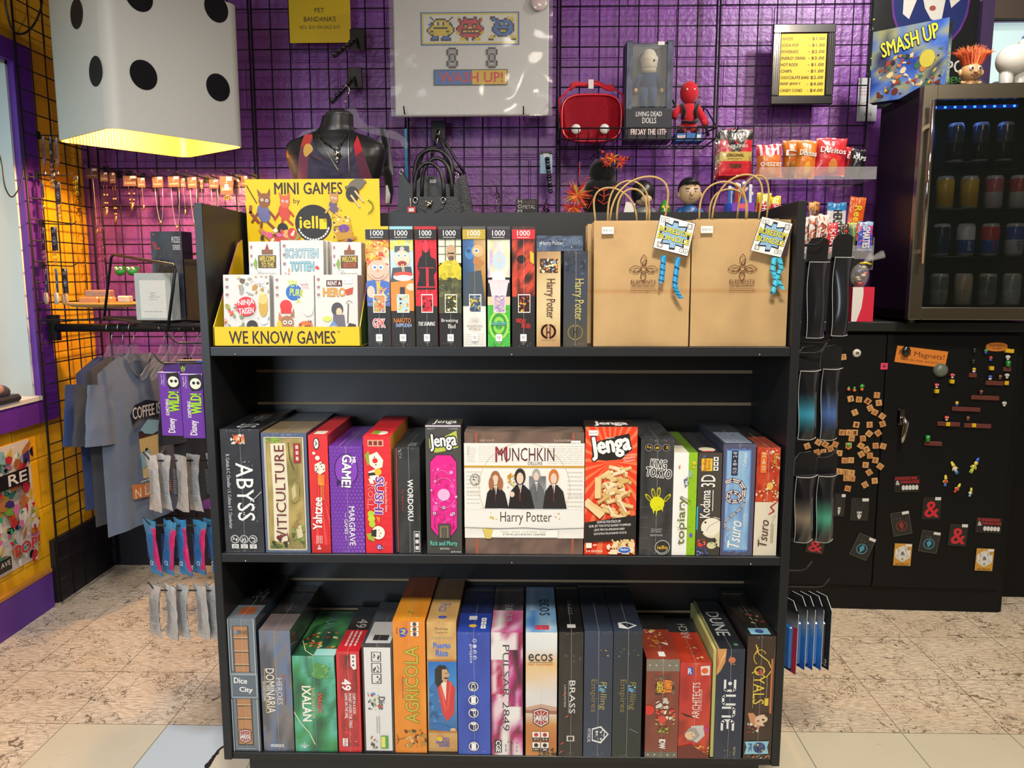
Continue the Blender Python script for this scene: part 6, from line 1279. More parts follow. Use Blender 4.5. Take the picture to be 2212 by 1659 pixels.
for k,(px,py) in enumerate(HK):
    c = atx(px,py,XL+.05); hb = Vector((XL+.052,c.y,c.z)); L_ = .118; hk = MB()
    hk.box((-.001,-.012,-.014),(.004,.012,.014),'#16161a','powder'); hk.tube([(.003,0,0),(L_,0,-.004),(L_+.02,0,.008)],.0022,'#1c1c20','powder',6)
    tag(hk.build('peg_hook',loc=hb),['black peg hook above the three tall pendant cards','black peg hook on the side grid, second from top','violet tinted peg hook above the maroon and navy cards','lowest black peg hook on the side grid'][k],'hook')
# long chains over the yellow wall
for k,(px,yt,yb,kind,d) in enumerate(((170,420,690,'loops','long chain of bronze loops hanging over the lit yellow wall'),(212,430,620,'leaf','long chain with leaf tips at the corner of the walls'),(166,392,470,'curl','curly black wire pendant below the yellow ball'))):
    c = atx(px,yt,XL+.062) if k != 1 else at(px,yt,3.24); dz = (yb-yt)*c.y/FPX; m = MB()
    m.tube([(0,0,0),(0,0,-dz)],.0009,'#7a5030','metal',5)
    for q in range(8):
        z = -dz*(.12+.85*q/8); r_ = .006+.004*(q % 3)
        m.tube([(r_*math.cos(a_*.63),-.002,z+r_*math.sin(a_*.63)) for a_ in range(10)],.0011,'#8a5a34' if kind != 'curl' else '#2a221c','metal',5,closed=True)
    tag(m.build('chain_necklace',loc=c),d,'necklace')
# green frog earrings card
c = at(262,574,3.22); hk = MB(); hk.tube([(0,.1,.004),(0,-.02,.0),(0,-.035,.01)],.0022,'#1c1c20','powder',6); tag(hk.build('peg_hook',loc=c+Vector((.02,0,.002))),'black peg hook holding the green frog ornaments','hook')
t = thing('frog_earrings','pair of round green frog face ornaments with big white eyes','earrings',c)
for k,dx in enumerate((-.008,.042)):
    m = MB(); m.ell((dx,0,-.022),(.022,.014,.019),'#1f7a34','gloss',16,10)
    for e in (-.009,.010): m.ell((dx+e,-.012,-.012),(.0075,.005,.0075),'#f0ede4','gloss',12,8); m.ell((dx+e,-.0165,-.012),(.003,.002,.003),'#1c1c1c','gloss',8,6)
    m.build('frog_head',t)
m = MB(); m.prism([(-.045,0),(.07,-.006),(.06,-.022),(-.02,-.02)],.003,'#1c6a2c','card',T=tr(0,.018,0)); m.build('leaf_card',t)
# ---------------------------------------------------------------- clothes rail and shirts
ra,rb = at(122,708,3.02),at(520,703,3.02); rb.z = ra.z
rail = thing('clothes_rail','black tubular clothes rail carrying shirts on clear hangers','clothes rail',ra)
W(ra).tube([ra,rb],.0165,'#15161a','powder',16).build('tube',rail)
m = W(ra); m.box(ra+Vector((-.03,-.01,-.05)),ra+Vector((.005,.02,.05)),'#121216','powder'); m.tube([ra+Vector((-.02,.0,.03)),Vector((XL+.067,ra.y,ra.z+.045))],.006,'#121216','powder'); m.build('bracket',rail)
for y in (691,669): W(ra).tube([atx(84,y,XL+.055),at(330,y,2.98)],.0035,'#16161a','powder').build('cross_wire',rail)
def hanger(m,col='#c8ccd8',w=.19):
    # origin at the hook top over the rail
    pts = [(.0225*math.cos(R(a)),0,-.0225+.0225*math.sin(R(a))) for a in range(200,-31,-23)]+[(.004,0,-.052),(0,0,-.09)]
    m.tube(pts,.0022,'#c8c8c8','chrome',6)
def hanger_body(m,w=.19):
    pl = [(-.018,-.088),(.018,-.088),(.03,-.115),(.06,-.14),(w*.75,-.165),(w,-.20),(w-.006,-.215),(w-.03,-.205),(w*.7,-.185),(.05,-.16),(0,-.15),(-.05,-.16),(-w*.7,-.185),(-w+.03,-.205),(-w+.006,-.215),(-w,-.20),(-w*.75,-.165),(-.06,-.14),(-.03,-.115)]
    m.prism(pl,.006,'#c8d0e0','acrylic')
def shirt(label,short,px,yaw,col,Lz,half,Yh=3.02,prn=None,seed=0,group=None):
    hp = at(px,700,Yh); hp.z = ra.z+.0225
    hg = thing('clothes_hanger','clear hanger with metal hook holding the '+short,'hanger',hp,(0,0,R(yaw)),'clear hangers on the clothes rail')
    m = MB(); hanger(m); m.build('hook',hg); m = MB(); hanger_body(m,half*.68); m.build('hanger_body',hg)
    base = hp+Vector((0,0,-.088)); t = thing('t_shirt',label,'shirt',base,(0,0,R(yaw)),group)
    rd = seed*3.7
    def top(x): a = abs(x)/half; return -.02-.075*a**1.3
    def bodyf(sg,neck):
        def f(u,v):
            x = (2*u-1)*half*(1+.02*v); zt = top(x) if abs(x) > .07 else top(.07)+ (-(neck)*(1-(x/.07)**2)+0)
            z = zt+(-Lz-zt)*v
            dep = (.010+.005*v)*(1-abs(2*u-1)**2.4)
            fold = .0035*v*math.sin(x*55+rd+math.sin(v*4+rd)*1.3)*(1-abs(2*u-1)**4)+.003*noise.noise(Vector((x*9,z*5,rd)))
            return (x,sg*(dep)+fold*(1 if sg < 0 else .6),z)
        return f
    m = MB(); m.sheet(bodyf(-1,.085),44,40,col,'fabric'); m.sheet(lambda u,v: bodyf(1,.02)(1-u,v),44,30,col,'fabric')
    m.build('shirt_body',t)
    for sg in (-1,1):
        m = MB(); s0 = Vector((sg*half*.93,0,-.135)); s1 = Vector((sg*(half+.012),-.004,-.36))
        def f(u,v,sg=sg):
            c = s0.lerp(s1,v); a = 2*math.pi*u*(sg); rx,rz = .055+.015*v,.066+.01*v
            dirv = (s1-s0).normalized(); side = Vector((0,1,0)); up = dirv.cross(side)
            return c + side*(.009+.003*v)*math.sin(a) + up*(rz)*math.cos(a)*(1-.0*v) + Vector((0,.006*noise.noise(Vector((u*6,v*5,rd))),0))
        m.sheet(f,20,12,col,'fabric'); m.build('sleeve',t)
    m = MB(); pts = []
    for k in range(13):
        x = -.07+.14*k/12; pts.append((x,-.016,top(.07)-(.085)*(1-(x/.07)**2)))
    m.tube(pts,.004,mix(col,'#000000',.15),'fabric',6); m.build('collar',t)
    if prn: prn(t,half,Lz)
    return t
def prn1(t,half,Lz):
    m = MB(); F = Face(m,(-half*.5,-.031,-.22),(1,0,0),(0,0,-1),half*1.1,.40,'plain',.0003)
    F.P([(.08,.12),(.2,.03),(.5,0),(.8,.04),(.95,.14),(.88,.24),(.7,.17),(.3,.17),(.12,.22)],'#1c2230').T('COFFEE IS',.14,.05,.86,.17,'#d8d4cc',bold=.03)
    F.P([(.25,.34),(.75,.34),(.72,.78),(.3,.78)],'#d8b070').arc(.8,.52,.09,-90,90,.04,'#d8b070').Rc(.25,.3,.75,.37,'#3a2a24').P([(.3,.28),(.5,.2),(.85,.24),(.88,.32),(.6,.36),(.4,.33)],'#7aa8c8').E(.42,.5,.04,None,'#1c1c22').P([(.25,.52),(.5,.5),(.52,.62),(.3,.68)],'#7aa8c8').L([(.22,.8),(.8,.8)],.02,'#d8d4cc')
    F.P([(.0,.8),(.35,.83),(1,.86),(1,1),(.35,.97),(0,.94)],'#c86f3a').T('N LATTE',.06,.85,.94,.95,'#f0d8b0',bold=.02)
    m.build('printed_picture',t,label='cream mug picture with orange banner')
shirt('slate blue t shirt with a coffee mug print hanging in front','slate coffee shirt',286,77,'#5c6a80',.72,.20,3.02,prn1,1,'t shirts on the rail')
shirt('dark grey t shirt hanging behind the slate blue one','dark grey shirt',262,77,'#3c3e44',.68,.20,3.02,None,2,'t shirts on the rail')
shirt('navy t shirt at the back of the three on the rail','navy shirt',238,77,'#2e3d66',.62,.19,3.02,None,3,'t shirts on the rail')
for k,px in enumerate((352,371,394)):
    hp = at(px,700,3.02); hp.z = ra.z+.0225
    hg = thing('clothes_hanger',['leftmost','middle','rightmost'][k]+' of three clear hangers beside the purple game boxes','hanger',hp,(0,0,R(72+2*k)),'clear hangers on the clothes rail')
    m = MB(); hanger(m); m.build('hook',hg); m = MB(); hanger_body(m,.13); m.build('hanger_body',hg)
dk_ = MB(); b = at(395,900,3.12)
shirt('black t shirt in the shadow left of the shelf','black shirt near the shelf',425,76,'#16171c',.62,.17,3.02,None,4,'t shirts on the rail')
# ---------------------------------------------------------------- wire shelf with boxes
c = at(330,700,2.62); t = thing('wire_shelf','black wire shelf bracket with raised ends beside the clothes rail','wire shelf',c); cx,cy,cz = c
Y0,Y1 = 2.42,2.85
fl_ = at(222,686,Y1); fr2 = at(360,705,Y0); zz = at(222,686,Y1).z
m = W(c); L0 = Vector((at(224,686,Y1).x,Y1,zz)); L1 = Vector((at(362,705,Y0).x,Y0,at(362,705,Y0).z)); Rv = Vector((.24,.04,0))
m.tube([L0,L1],.005,'#121216','powder'); m.tube([L0+Rv,L1+Rv],.005,'#121216','powder'); m.tube([L0,L0+Rv],.005,'#121216','powder'); m.tube([L1,L1+Rv],.005,'#121216','powder')
m.build('shelf_frame',t)
m = W(c)
for k in range(1,12): p = L0.lerp(L1,k/12); m.tube([p,p+Rv],.0022,'#16161a','powder',6)
m.build('shelf_wires',t)
for (u0,u1,py0,py1,nm) in ((0,1,550,575,'end_loop'),):
    m = W(c); p0 = Vector((at(243,550,Y1).x,Y1,at(243,550,Y1).z)); p1 = Vector((at(378,572,Y0).x,Y0,at(378,572,Y0).z))
    m.tube([L0+Vector((0,0,-.01)),p0-Vector((.006,0,.012)),p0+Vector((.008,-.01,0)),p1-Vector((.01,-.01,0)),p1+Vector((0,0,-.014)),L1+Vector((0,0,-.012))],.005,'#121216','powder'); m.build(nm,t)
m = W(c); q0 = L1+Vector((.0,.0,0)); m.tube([L1+Rv,L1+Rv+Vector((.0,.03,.25)),L0+Rv+Vector((0,0,.22)),L0+Rv],.005,'#121216','powder'); m.build('end_loop',t)
SHZ = max(L0.z,L1.z)+.0065
def gbox(label,x0,x1,yt,yb,Y,d,yaw,col,paint,name='party_game_box',cat='board game',mat='film',group=None):
    a = at(x0,yb,Y); a.z = SHZ; b_ = at(x1,yb,Y); w = (b_.x-a.x)/max(.3,math.cos(R(yaw))); h = at(x0,yt,Y).z-a.z
    t = thing(name,label,cat,((a.x+b_.x)/2,Y,a.z),(0,0,R(yaw)),group)
    m = MB(); m.cbox((-w/2,0,0),(w/2,d,h),.001,col,mat); paint(Face(m,(-w/2,0,h),(1,0,0),(0,0,-1),w,h,mat)); m.build('box',t); return t,w,h
gbox('clear wrapped white card game box with small grey text on the wire shelf',291,377,590,697,2.54,.045,-12,'#9aa09e',lambda F: (F.Rc(.14,.15,.86,.95,'#d8d6cc'),[F.T(s_,u,v,u1,v+.03,'#5a5a58') for s_,u,u1,v in (("what's",.42,.58,.4),('the best',.44,.56,.45),('reading scheme',.38,.7,.49),('of the year',.4,.62,.54))],F.lines(.25,.8,.75,.83,1,'#8a8a86',2)))
t_,w_,h_ = gbox('dark puzzle box with a black eared silhouette behind the white card game',330,402,500,640,2.62,.06,-10,'#15161a',lambda F: (F.N_(0,0,1,1,['#1c222c','#2c3440','#3a4450','#20242c'],8,12,3,3),F.T('PUZZLE',.68,.06,.95,.13,'#b5b8bc',bold=.03),F.T('SERIES',.7,.15,.95,.21,'#b5b8bc',bold=.03),F.B(.02,.02,.3,.2,['#8a2c3a','#c03a3c'],8,3,.03,.08),F.P([(.15,.5),(.3,.3),(.42,.42),(.6,.36),(.85,.55),(.8,.85),(.3,.85)],'#0c0d10'),F.P([(.3,.55),(.75,.5),(.8,.8),(.5,.9),(.35,.8)],'#5a645c')))
gbox('black game box standing at the shelf side, mostly in shadow',404,452,560,700,2.56,.12,-8,'#0c0d10',lambda F: F.Rc(0,0,1,1,'#101114'))
# woven tray with clay packs
tz = at(228,666,3.0); tz.z = at(240,669,2.98).z+.0105; t = thing('woven_tray','round woven straw tray on the wire shelf','tray',tz)
m = MB()
for k in range(7): m.tube([((.03+.014*k)*math.cos(a_*.3)*1.1,(.03+.014*k)*.62*math.sin(a_*.3),.001*k) for a_ in range(21)],.0055,('#b08a4a','#8a6430')[k % 2],'fabric',6,closed=True)
m.tube([(.135*math.cos(a_*.2),.082*math.sin(a_*.2),.012) for a_ in range(31)],.006,'#a07a3c','fabric',6,closed=True); m.build('woven_base',t)
for k,(dx,dy,dz,w,cl,lb) in enumerate(((-.03,.02,.02,.10,'#8a6a5a','crinkly wrapped brown soap block on the straw tray, upper'),(-.03,-.045,.012,.075,'#c8703c','orange soap block on the straw tray, left'),(.035,-.045,.012,.05,'#c8803c','orange soap block on the straw tray, right'),(.085,-.01,.015,.045,'#c8b8a8','pale pebble shaped soap at the tray edge'))):
    m = MB(); m.cbox((-w/2,-.02,0),(w/2,.02,.028 if k else .045),.005,cl,'film'); tag(m.build('soap_block',loc=tz+Vector((dx,dy,dz))),lb,'soap','soap blocks on the straw tray')
# ================================================================ foil packs and boxes on the shelf's left side
def foil_bag(w,h,d,c1,c2,seed,strip=None):
    m = MB()
    def f(sg):
        def g(u,v):
            b = (math.sin(math.pi*min(max(v,0),1))**.55)*(1-abs(2*u-1)**2.2); cr = .0035*noise.noise(Vector((u*5+seed,v*9,seed*1.7))); tw = .012*math.sin(v*2.2+seed)
            return ((u-.5)*w*(1-.22*math.sin(math.pi*v))*(1 if sg < 0 else -1)+tw,sg*(d*.5*b+cr*.6+.0006),-h*v+ (.006*noise.noise(Vector((u*3,seed,v)))if v in (0,1) else 0))
        return g
    def c(u,v):
        if v < .12 or v > .92: return c2
        if strip and u > .72+.1*math.sin(v*9+seed): return strip
        return mix(c1,c2,.5+.5*noise.noise(Vector((u*7+seed,v*12,3))))
    m.sheet(f(-1),12,18,c,'foil'); m.sheet(f(1),12,18,c,'foil')
    return m
def hook_side(px_end,py,Y,X0,sg,label,up=True,L=None):
    e = at(px_end,py,Y); base = Vector((X0,Y,e.z)); L = abs(e.x-X0)
    m = MB(); m.box((-.003 if sg < 0 else 0,-.02,-.012),(0 if sg < 0 else .003,.02,.012),'#16161a','powder')
    m.tube([(sg*.001,0,0),(sg*(L-.025),0,-.001),(sg*(L-.012),0,.004),(sg*L,-.004,.024)],.0024,'#1a1a1e','powder',6)
    tag(m.build('peg_hook',loc=base),label,'hook','long peg hooks on the shelf side'); return base
rows = [(988,1105,'#9a9ea2','#c4c7ca',None,'silver grey',[(318,0),(348,8),(379,-4),(412,5),(446,-6)],'upper'),
        (1130,1245,'#2a6ab0','#3a86cc','#d82a6a','blue and pink',[(320,0),(353,0),(386,0),(418,0),(450,0)],'middle'),
        (1270,1385,'#989c9e','#c2c5c6',None,'crumpled silver',[(326,0),(357,0),(388,0),(419,0),(450,0)],'lowest')]
ordn = ['outermost','second from outer end','middle one','fourth from outer end','innermost']
for r_,(yt,yb,c1,c2,st,cn,xs,rn) in enumerate(rows):
    Y = 1.98
    hook_side(312 if r_ != 2 else 322,yt+6-(2 if r_ else 0),Y,SL,-1,'black peg hook carrying the '+rn+' row of '+cn+' foil bags')
    for k,(px,tw) in enumerate(xs):
        c = at(px+8,yt-8,Y); h = (yb-yt+12)*Y/FPX; w = .056;
        m = foil_bag(w,h,.011,c1,c2,r_*11+k*3.3,st)
        F = Face(m,(-w*.3,-.0088,-h*.25),(1,0,0),(0,0,-1),w*.6,h*.6,'plain',.0001); F.lines(0,.0,1,.75,12,'#6a6e72' if not st else '#1c4a88',k+r_*7,fill=.35).T('CE',.3,.82,.75,.95,'#5a5e62' if not st else '#d0dcf0')
        o = m.build('foil_bag',loc=c+Vector((0,0,-.002)),rot=(R(1.5*math.sin(k*2+r_)),R(2*math.sin(k+1)),R(-31+tw*.3)))
        tag(o,f'{cn} foil bag, {ordn[k]} on the {rn} left peg','foil bag',f'{cn} foil bags on the {rn} peg left of the shelf')
# purple small games
hook_side(334,784,1.90,SL,-1,'black peg hook above the purple card game boxes');
hook_side(366,740,2.03,SL,-1,'black peg hook with bent tip beside the clear hangers')
def wild(label,px,py,yaw,Y,c0='#5a2a88'):
    c = at(px,py,Y); w,h,d = .056,.160,.03
    t = thing('card_game_box',label,'card game',c,(0,0,R(yaw)),'purple card game boxes on a peg')
    m = MB(); m.cbox((-w/2,-d/2,-h),(w/2,d/2,0),.001,c0,'card'); F = Face(m,(-w/2,-d/2,0),(1,0,0),(0,0,-1),w,h,'card')
    F.Rc(0,0,1,.012,'#d8d0dc').P([(.35,.02),(.95,.0),(1,.2),(.9,.26),(.5,.27),(.4,.2)],'#17121c').E(.68,.15,.25,.085,'#dfe8c8').E(.6,.14,.07,None,'#17121c').E(.8,.14,.07,None,'#17121c').T('WILD!',.4,.3,.92,.62,'#8ad02c',rot=-90,bold=.05,out='#2a1244').T('SOMETHING',.26,.42,.42,.68,'#efeaf2',rot=-90,bold=.03).T('Disney',.32,.72,.75,.95,'#efeaf2',rot=-90,bold=.02).T('Ages 6+',.1,.04,.2,.2,'#e0d8e6',rot=-90).T('2-4 Players',.22,.04,.3,.22,'#e0d8e6',rot=-90)
    m.build('box',t); m = MB(); m.prism([(-.025,0),(.025,0),(.02,.022),(-.02,.022)],.001,'#3a1c5c','card'); m.build('hang_tab',t); return t
wild('purple card game box with a masked owl like face, left of the pair',372,802,-6,1.90)
wild('purple card game box with a masked owl like face, right of the pair',419,806,-4,1.88)
t = thing('card_game_box','black and green card game box behind the purple pair','card game',at(424,778,2.0),(0,0,0),None)
m = MB(); m.cbox((-.05,-.01,-.14),(.05,.02,0),.001,'#1c1c20','card'); F = Face(m,(-.05,-.01,0),(1,0,0),(0,0,-1),.1,.14,'card'); F.T('WILD!',.1,.1,.5,.2,'#8ad02c',bold=.05).Rc(.55,0,1,.3,'#2a4aa8').E(.75,.25,.15,.1,'#d8a878'); m.build('box',t)
# ================================================================ hologram packs on the right side
def holo(label,px,py,hpx,yaw,Y,tone,grp):
    c = at(px,py,Y); h = hpx*Y/FPX; w = .062
    t = thing('hologram_pack',label,'hanging pack',c,(R(3),0,R(yaw)),grp)
    m = MB()
    def f(u,v):
        x = (u-.5)*w*(1-.12*v); b = math.sin(math.pi*v); y = -.028*(1-(2*abs(u-.42))**1.6)*(.55+.5*b)+.006*math.sin(v*5); return (x,y,-h*v)
    def col(u,v):
        if tone == 'p': base = mix('#1a1b20','#4b3a78',max(0,min(1,(u-.62)*4))*max(0,min(1,(v-.42)*4)))
        else:
            base = '#17181c'
            if u < .55:
                t_ = max(0,1-abs(v-.62)*3.2); base = mix(base,('#3a9ab8','#4a6aa8','#8a7a68','#4aa080')[int(tone)],t_*.9)
            elif .3 < v < .85 and u > .62: base = mix(base,'#b5b8bc',.55)
        return base
    m.sheet(f,14,20,col,'gloss',smooth=True); m.sheet(lambda u,v: (f(1-u,v)[0],.012,-h*v),4,4,'#121317','card')
    m.sheet(lambda u,v: (f(u,0)[0],f(u,0)[1]*(1-v)+.012*v,-.0004),8,1,'#1c1d22','card'); m.sheet(lambda u,v: (f(u,1)[0],f(u,1)[1]*v+.012*(1-v),-h),8,1,'#26272c','card')
    m.tube([f(0,k/12) for k in range(13)],.0009,'#b5b8b8','plain',4); m.tube([f(k/8,0) for k in range(9)],.0009,'#b5b8b8','plain',4); m.tube([f(k/8,1) for k in range(9)],.0009,'#b5b8b8','plain',4)
    m.build('carton',t); m = MB(); m.prism([(-w*.48,-.002),(w*.48,-.002),(w*.48,.05),(w*.2,.058),(-w*.3,.055),(-w*.48,.04)],.0012,'#0f1013','card',T=tr(0,.012,0),side='#9a9c9c'); m.build('hang_tab',t,label='black hang tab with pale cut edge')
    return t
packs = [(1771,566,160,18,1.86,'p','black pack with a violet crescent, upper pair left'),(1825,556,165,18,1.96,'p','black pack with a violet crescent, upper pair right'),
         (1752,800,150,16,1.86,'0','black hologram pack with a teal sheen, second pair left'),(1800,796,155,16,1.95,'1','black hologram pack with a blue sheen, second pair right'),
         (1744,1028,148,14,1.86,'2','black hologram pack with a tan sheen, third pair left'),(1790,1026,150,14,1.95,'3','black hologram pack with a green sheen, third pair right')]
for p in packs: holo(p[6]+', right side of the shelf',p[0],p[1],p[2],p[3],p[4],p[5],'black hologram packs right of the shelf')
for k,(px,py,Y) in enumerate(((1782,528,1.84),(1826,530,1.98),(1784,762,1.85),(1800,740,1.97),(1806,988,1.9),(1752,1232,1.84),(1790,1268,1.94))):
    hook_side(px,py,Y,SR,1,'black peg hook '+['over the left violet crescent pack','over the right violet crescent pack','over the teal sheen pack','over the blue sheen pack','over the third pair of packs','alone below the third pair of packs','holding the blue card row'][k]+' on the right shelf side')
for k in range(5):
    px = (1703,1722,1739,1757,1774)[k]; Y = 1.90; c = at(px,1292 if k else 1302,Y); h = .176; w = .075
    t = thing('blister_card',['red edged blue hanging card, nearest the shelf panel','blue hanging card seen edge on, second from the shelf panel','blue hanging card seen edge on, middle of the five','blue hanging card seen edge on, second from the outer end','black hanging card with tiny gold print, outermost of the five'][k],'hanging card',c,(0,0,R(-66)),'hanging cards seen edge on right of the shelf')
    m = MB(); poly = [(-w/2,-h),(w/2,-h),(w/2,-.02),(w/2-.02,.012),(-w/2+.02,.012),(-w/2,-.02)]
    m.prism(poly,.0022,'#1a1c20','card',side='#a8aaaa'); F = Face(m,(-w/2,-.0012,.0),(1,0,0),(0,0,-1),w,h,'gloss',.0001)
    if k < 4: F.G(0,.05,1,1,[['#17181c','#17181c'],['#3a4048','#8a9098'],['#1c4a9a','#2a6ac0'],['#1c50a8','#2a6ac8'],['#1a3a80','#1c4a98']],2,10)
    if k == 0: F.Rc(.8,.3,1,1,'#b0283c')
    if k == 4: F.P([(.4,.12),(.5,.08),(.55,.2),(.45,.3),(.4,.25)],'#8a6a3a').T('8 CO',.6,.86,.9,.96,'#c8c8c8',rot=-90)
    m.build('backing_card',t)
    m = MB(); m.cbox((-w*.34,-.012,-h*.94),(w*.34,-.0015,-h*.3),.004,'#2a62b0' if k < 4 else '#17181c','film'); m.build('blister',t)
# ================================================================ on the purple wall, centre
def plate(name,label,cat,x0,x1,y0,y1,Y,d,col,paint,mat='card',rot=0,group=None):
    a = at(x0,y1,Y); b = at(x1,y0,Y); c = Vector(((a.x+b.x)/2,Y,(a.z+b.z)/2)); w,h = b.x-a.x,b.z-a.z
    m = MB(); m.box((-w/2,0,-h/2),(w/2,d,h/2),col,mat); paint(Fr(m,-w/2,w/2,-h/2,h/2,0,mat))
    return tag(m.build(name,loc=c,rot=(0,R(rot),0)),label,cat,group)
plate('sale_sign','yellow paper sign with pet bandana sale price hanging on the grid','sign',626.5,755,-30,93,YG-.012,.0015,'#e0ae0a',
      lambda F: (F.T('PET',.42,.38,.58,.46,'#2c241c',bold=.01),F.T("BANDANA'S",.24,.53,.76,.62,'#2c241c',bold=.015),F.T('REG. $15 ON SALE $10!',.17,.69,.83,.76,'#5a4a20',bold=.01)))
# waterfall arms
for k,(bx,by,ex,ey,lab) in enumerate(((772,85,722,122,'upper empty waterfall hook arm with black balls'),(767,168,718,222,'lower waterfall hook arm holding the clear hanger'))):
    p0 = at(bx,by,YG-.01); p1 = at(ex,ey,2.98); t = thing('waterfall_arm',lab+' on the wall grid','display arm',p0)
    m = W(p0); m.cbox(p0+Vector((-.03,-.004,-.04)),p0+Vector((.03,.006,.04)),.002,'#101014','gloss'); m.build('bracket',t)
    m = W(p0); m.tube([p0,p0.lerp(p1,.5)+Vector((0,0,-.005)),p1,p1+Vector((0,-.012,.012))],.0065,'#101014','gloss',8)
    m.build('arm',t)
    for j in range(1,7):
        m = W(p0); q = p0.lerp(p1,j/6)+Vector((0,0,.010)); m.ell(q,(.0075,.0075,.0075),'#101014','gloss',10,8); m.build('stop_ball',t)
# clear hanger for the top
hp = at(748,195,3.02)
t = thing('clothes_hanger','wide clear plastic hanger above the mannequin bust','hanger',hp)
m = MB(); m.tube([(-.012,0,.006),(0,0,.018),(.012,0,.006),(.008,0,-.015),(-.004,0,-.03),(-.006,0,-.085)],.0025,'#c8c8c8','chrome',6); m.build('hook',t)
zs_ = lambda px,py: ((px-748)*3.02/FPX,-(py-195)*3.05/FPX)
pl = [zs_(*p) for p in ((738,262),(741,236),(752,231),(768,232),(774,248),(790,265),(822,273),(850,278),(868,290),(876,303),(872,313),(862,308),(858,297),(835,290),(800,282),(775,275),(758,266),(742,272),(700,272),(664,288),(655,300),(646,309),(638,303),(640,290),(655,276),(690,268))]
m = MB(); m.prism(pl,.007,'#c4bfd2','acrylic'); m.build('hanger_body',t)
# grey top on the clear hanger, behind the bust
b = at(800,285,3.04); m = MB()
m.sheet(lambda u,v: ((u-.5)*.15-.01+.02*v,.01*math.sin(u*9),-.16*v-.05*math.sin(math.pi*min(1,u*1.0))*(1-v)),12,8,'#8a8a92','fabric'); m.sheet(lambda u,v: ((u-.5)*.15-.01+.02*v,.012+.01*math.sin(u*9),-.16*v-.05*math.sin(math.pi*u)*(1-v)),8,6,'#55555c','fabric')
m.tube([(.045,-.008,.012),(.058,-.008,-.05),(.06,-.008,-.17)],.011,'#17171b','fabric',8); m.tube([(-.07,-.004,-.09),(-.02,-.006,-.075),(.03,-.004,-.02),(.045,-.004,.01)],.002,'#17171b','fabric',6)
tag(m.build('tank_top',loc=b),'grey and black racer top on the clear hanger behind the bust','top')
# mannequin bust
bc = at(728,380,2.86); sc = 2.86/FPX
t = thing('mannequin_bust','black mannequin bust with cut off neck wearing a space print top','mannequin',bc)
def BX(px,py): return Vector(((px-728)*sc,0,-(py-380)*sc*1.02))
m = MB()
cx = [ (392,.0,.150,.085),(378,.0,.158,.09),(360,.0,.168,.09),(345,0,.176,.088),(330,0,.178,.082),(318,0,.172,.074),(308,0,.150,.066),(300,0,.112,.060),(293,0,.074,.054),(284,.006,.060,.052),(272,.010,.056,.052),(262,.012,.054,.052)]
def bf(u,v):
    s_ = v*(len(cx)-1); i = min(int(s_),len(cx)-2); f_ = s_-i; c0,c1 = cx[i],cx[i+1]
    py = c0[0]*(1-f_)+c1[0]*f_; ox_ = c0[1]*(1-f_)+c1[1]*f_; rx = c0[2]*(1-f_)+c1[2]*f_; ry = c0[3]*(1-f_)+c1[3]*f_
    a = -2*math.pi*u; ca,sa = math.cos(a),math.sin(a); e = .8 if v < .55 else 1
    x = rx*math.copysign(abs(ca)**e,ca); y = ry*math.copysign(abs(sa)**e,sa)
    x -= .0; return (ox_+x-.002,y,-(py-380)*sc*1.02)
m.sheet(lambda u,v: bf(1-u,v),40,40,'#1b1b1c','plastic')
m.T = None
nk = [bf(k/24,1) for k in range(24)]; cen = Vector((sum(p[0] for p in nk)/24,0,nk[0][2]))
m.build('torso',t)
m = MB(); m.ell((cen.x+.006,-.004,cen.z+.004),(.050,.046,.018),'#2c2c2c','plastic',20,8,T=None); m.build('neck_cap',t,label='dull grey sliced top of the neck')
def onbust(px,py,push=.004):
    x = (px-728)*sc; z = -(py-380)*sc*1.02
    i = 0
    while i < len(cx)-2 and py < cx[i+1][0]: i += 1
    f_ = (cx[i][0]-py)/(cx[i][0]-cx[i+1][0]); f_ = max(0,min(1,f_)); ox_ = cx[i][1]*(1-f_)+cx[i+1][1]*f_; rx = cx[i][2]*(1-f_)+cx[i+1][2]*f_; ry = cx[i][3]*(1-f_)+cx[i+1][3]*f_
    q = max(0,1-min(1,abs((x-ox_)/rx))**2.5)**.4; return Vector((x,-ry*q-push,z))
m = MB()
Ltop = [(672,302),(688,302),(693,318),(704,338),(720,352),(740,358),(760,352),(772,338),(778,318),(781,306)]
Rout = [(672,302),(670,330),(668,350),(664,380),(666,392)];
def topf(u,v):
    inner = Ltop; s_ = u*(len(inner)-1); i = min(int(s_),len(inner)-2); a_ = Vector(inner[i]).lerp(Vector(inner[i+1]),s_-i); bx_ = 655+u*155
    x = a_.x*(1-v)+(bx_)*v if 0 else a_.x+(bx_-a_.x)*v**.8; y = a_.y+(392-a_.y)*v; return onbust(x,y,.006)
def topc(u,v):
    if u < .16: return '#b03a34' if v < .3 else '#6a3a4a'
    if u > .86: return '#c02c34' if v < .35 else '#5a3040'
    return mix('#2c2a3a','#4a4658',.5+.5*noise.noise(Vector((u*6,v*6,1))))
m.sheet(lambda u,v: topf(u,1-v),36,16,lambda u,v: topc(u,1-v),'fabric')
m.ell(onbust(683,338,.006),(.018,.003,.026),'#d89a50','fabric',14,8); m.tube([onbust(x,y,.009) for x,y in ((690,345),(700,352),(712,356))],.0008,'#b5503a','fabric',4)
m.build('space_print_top',t,label='tank top with red straps, grey front and orange planet')
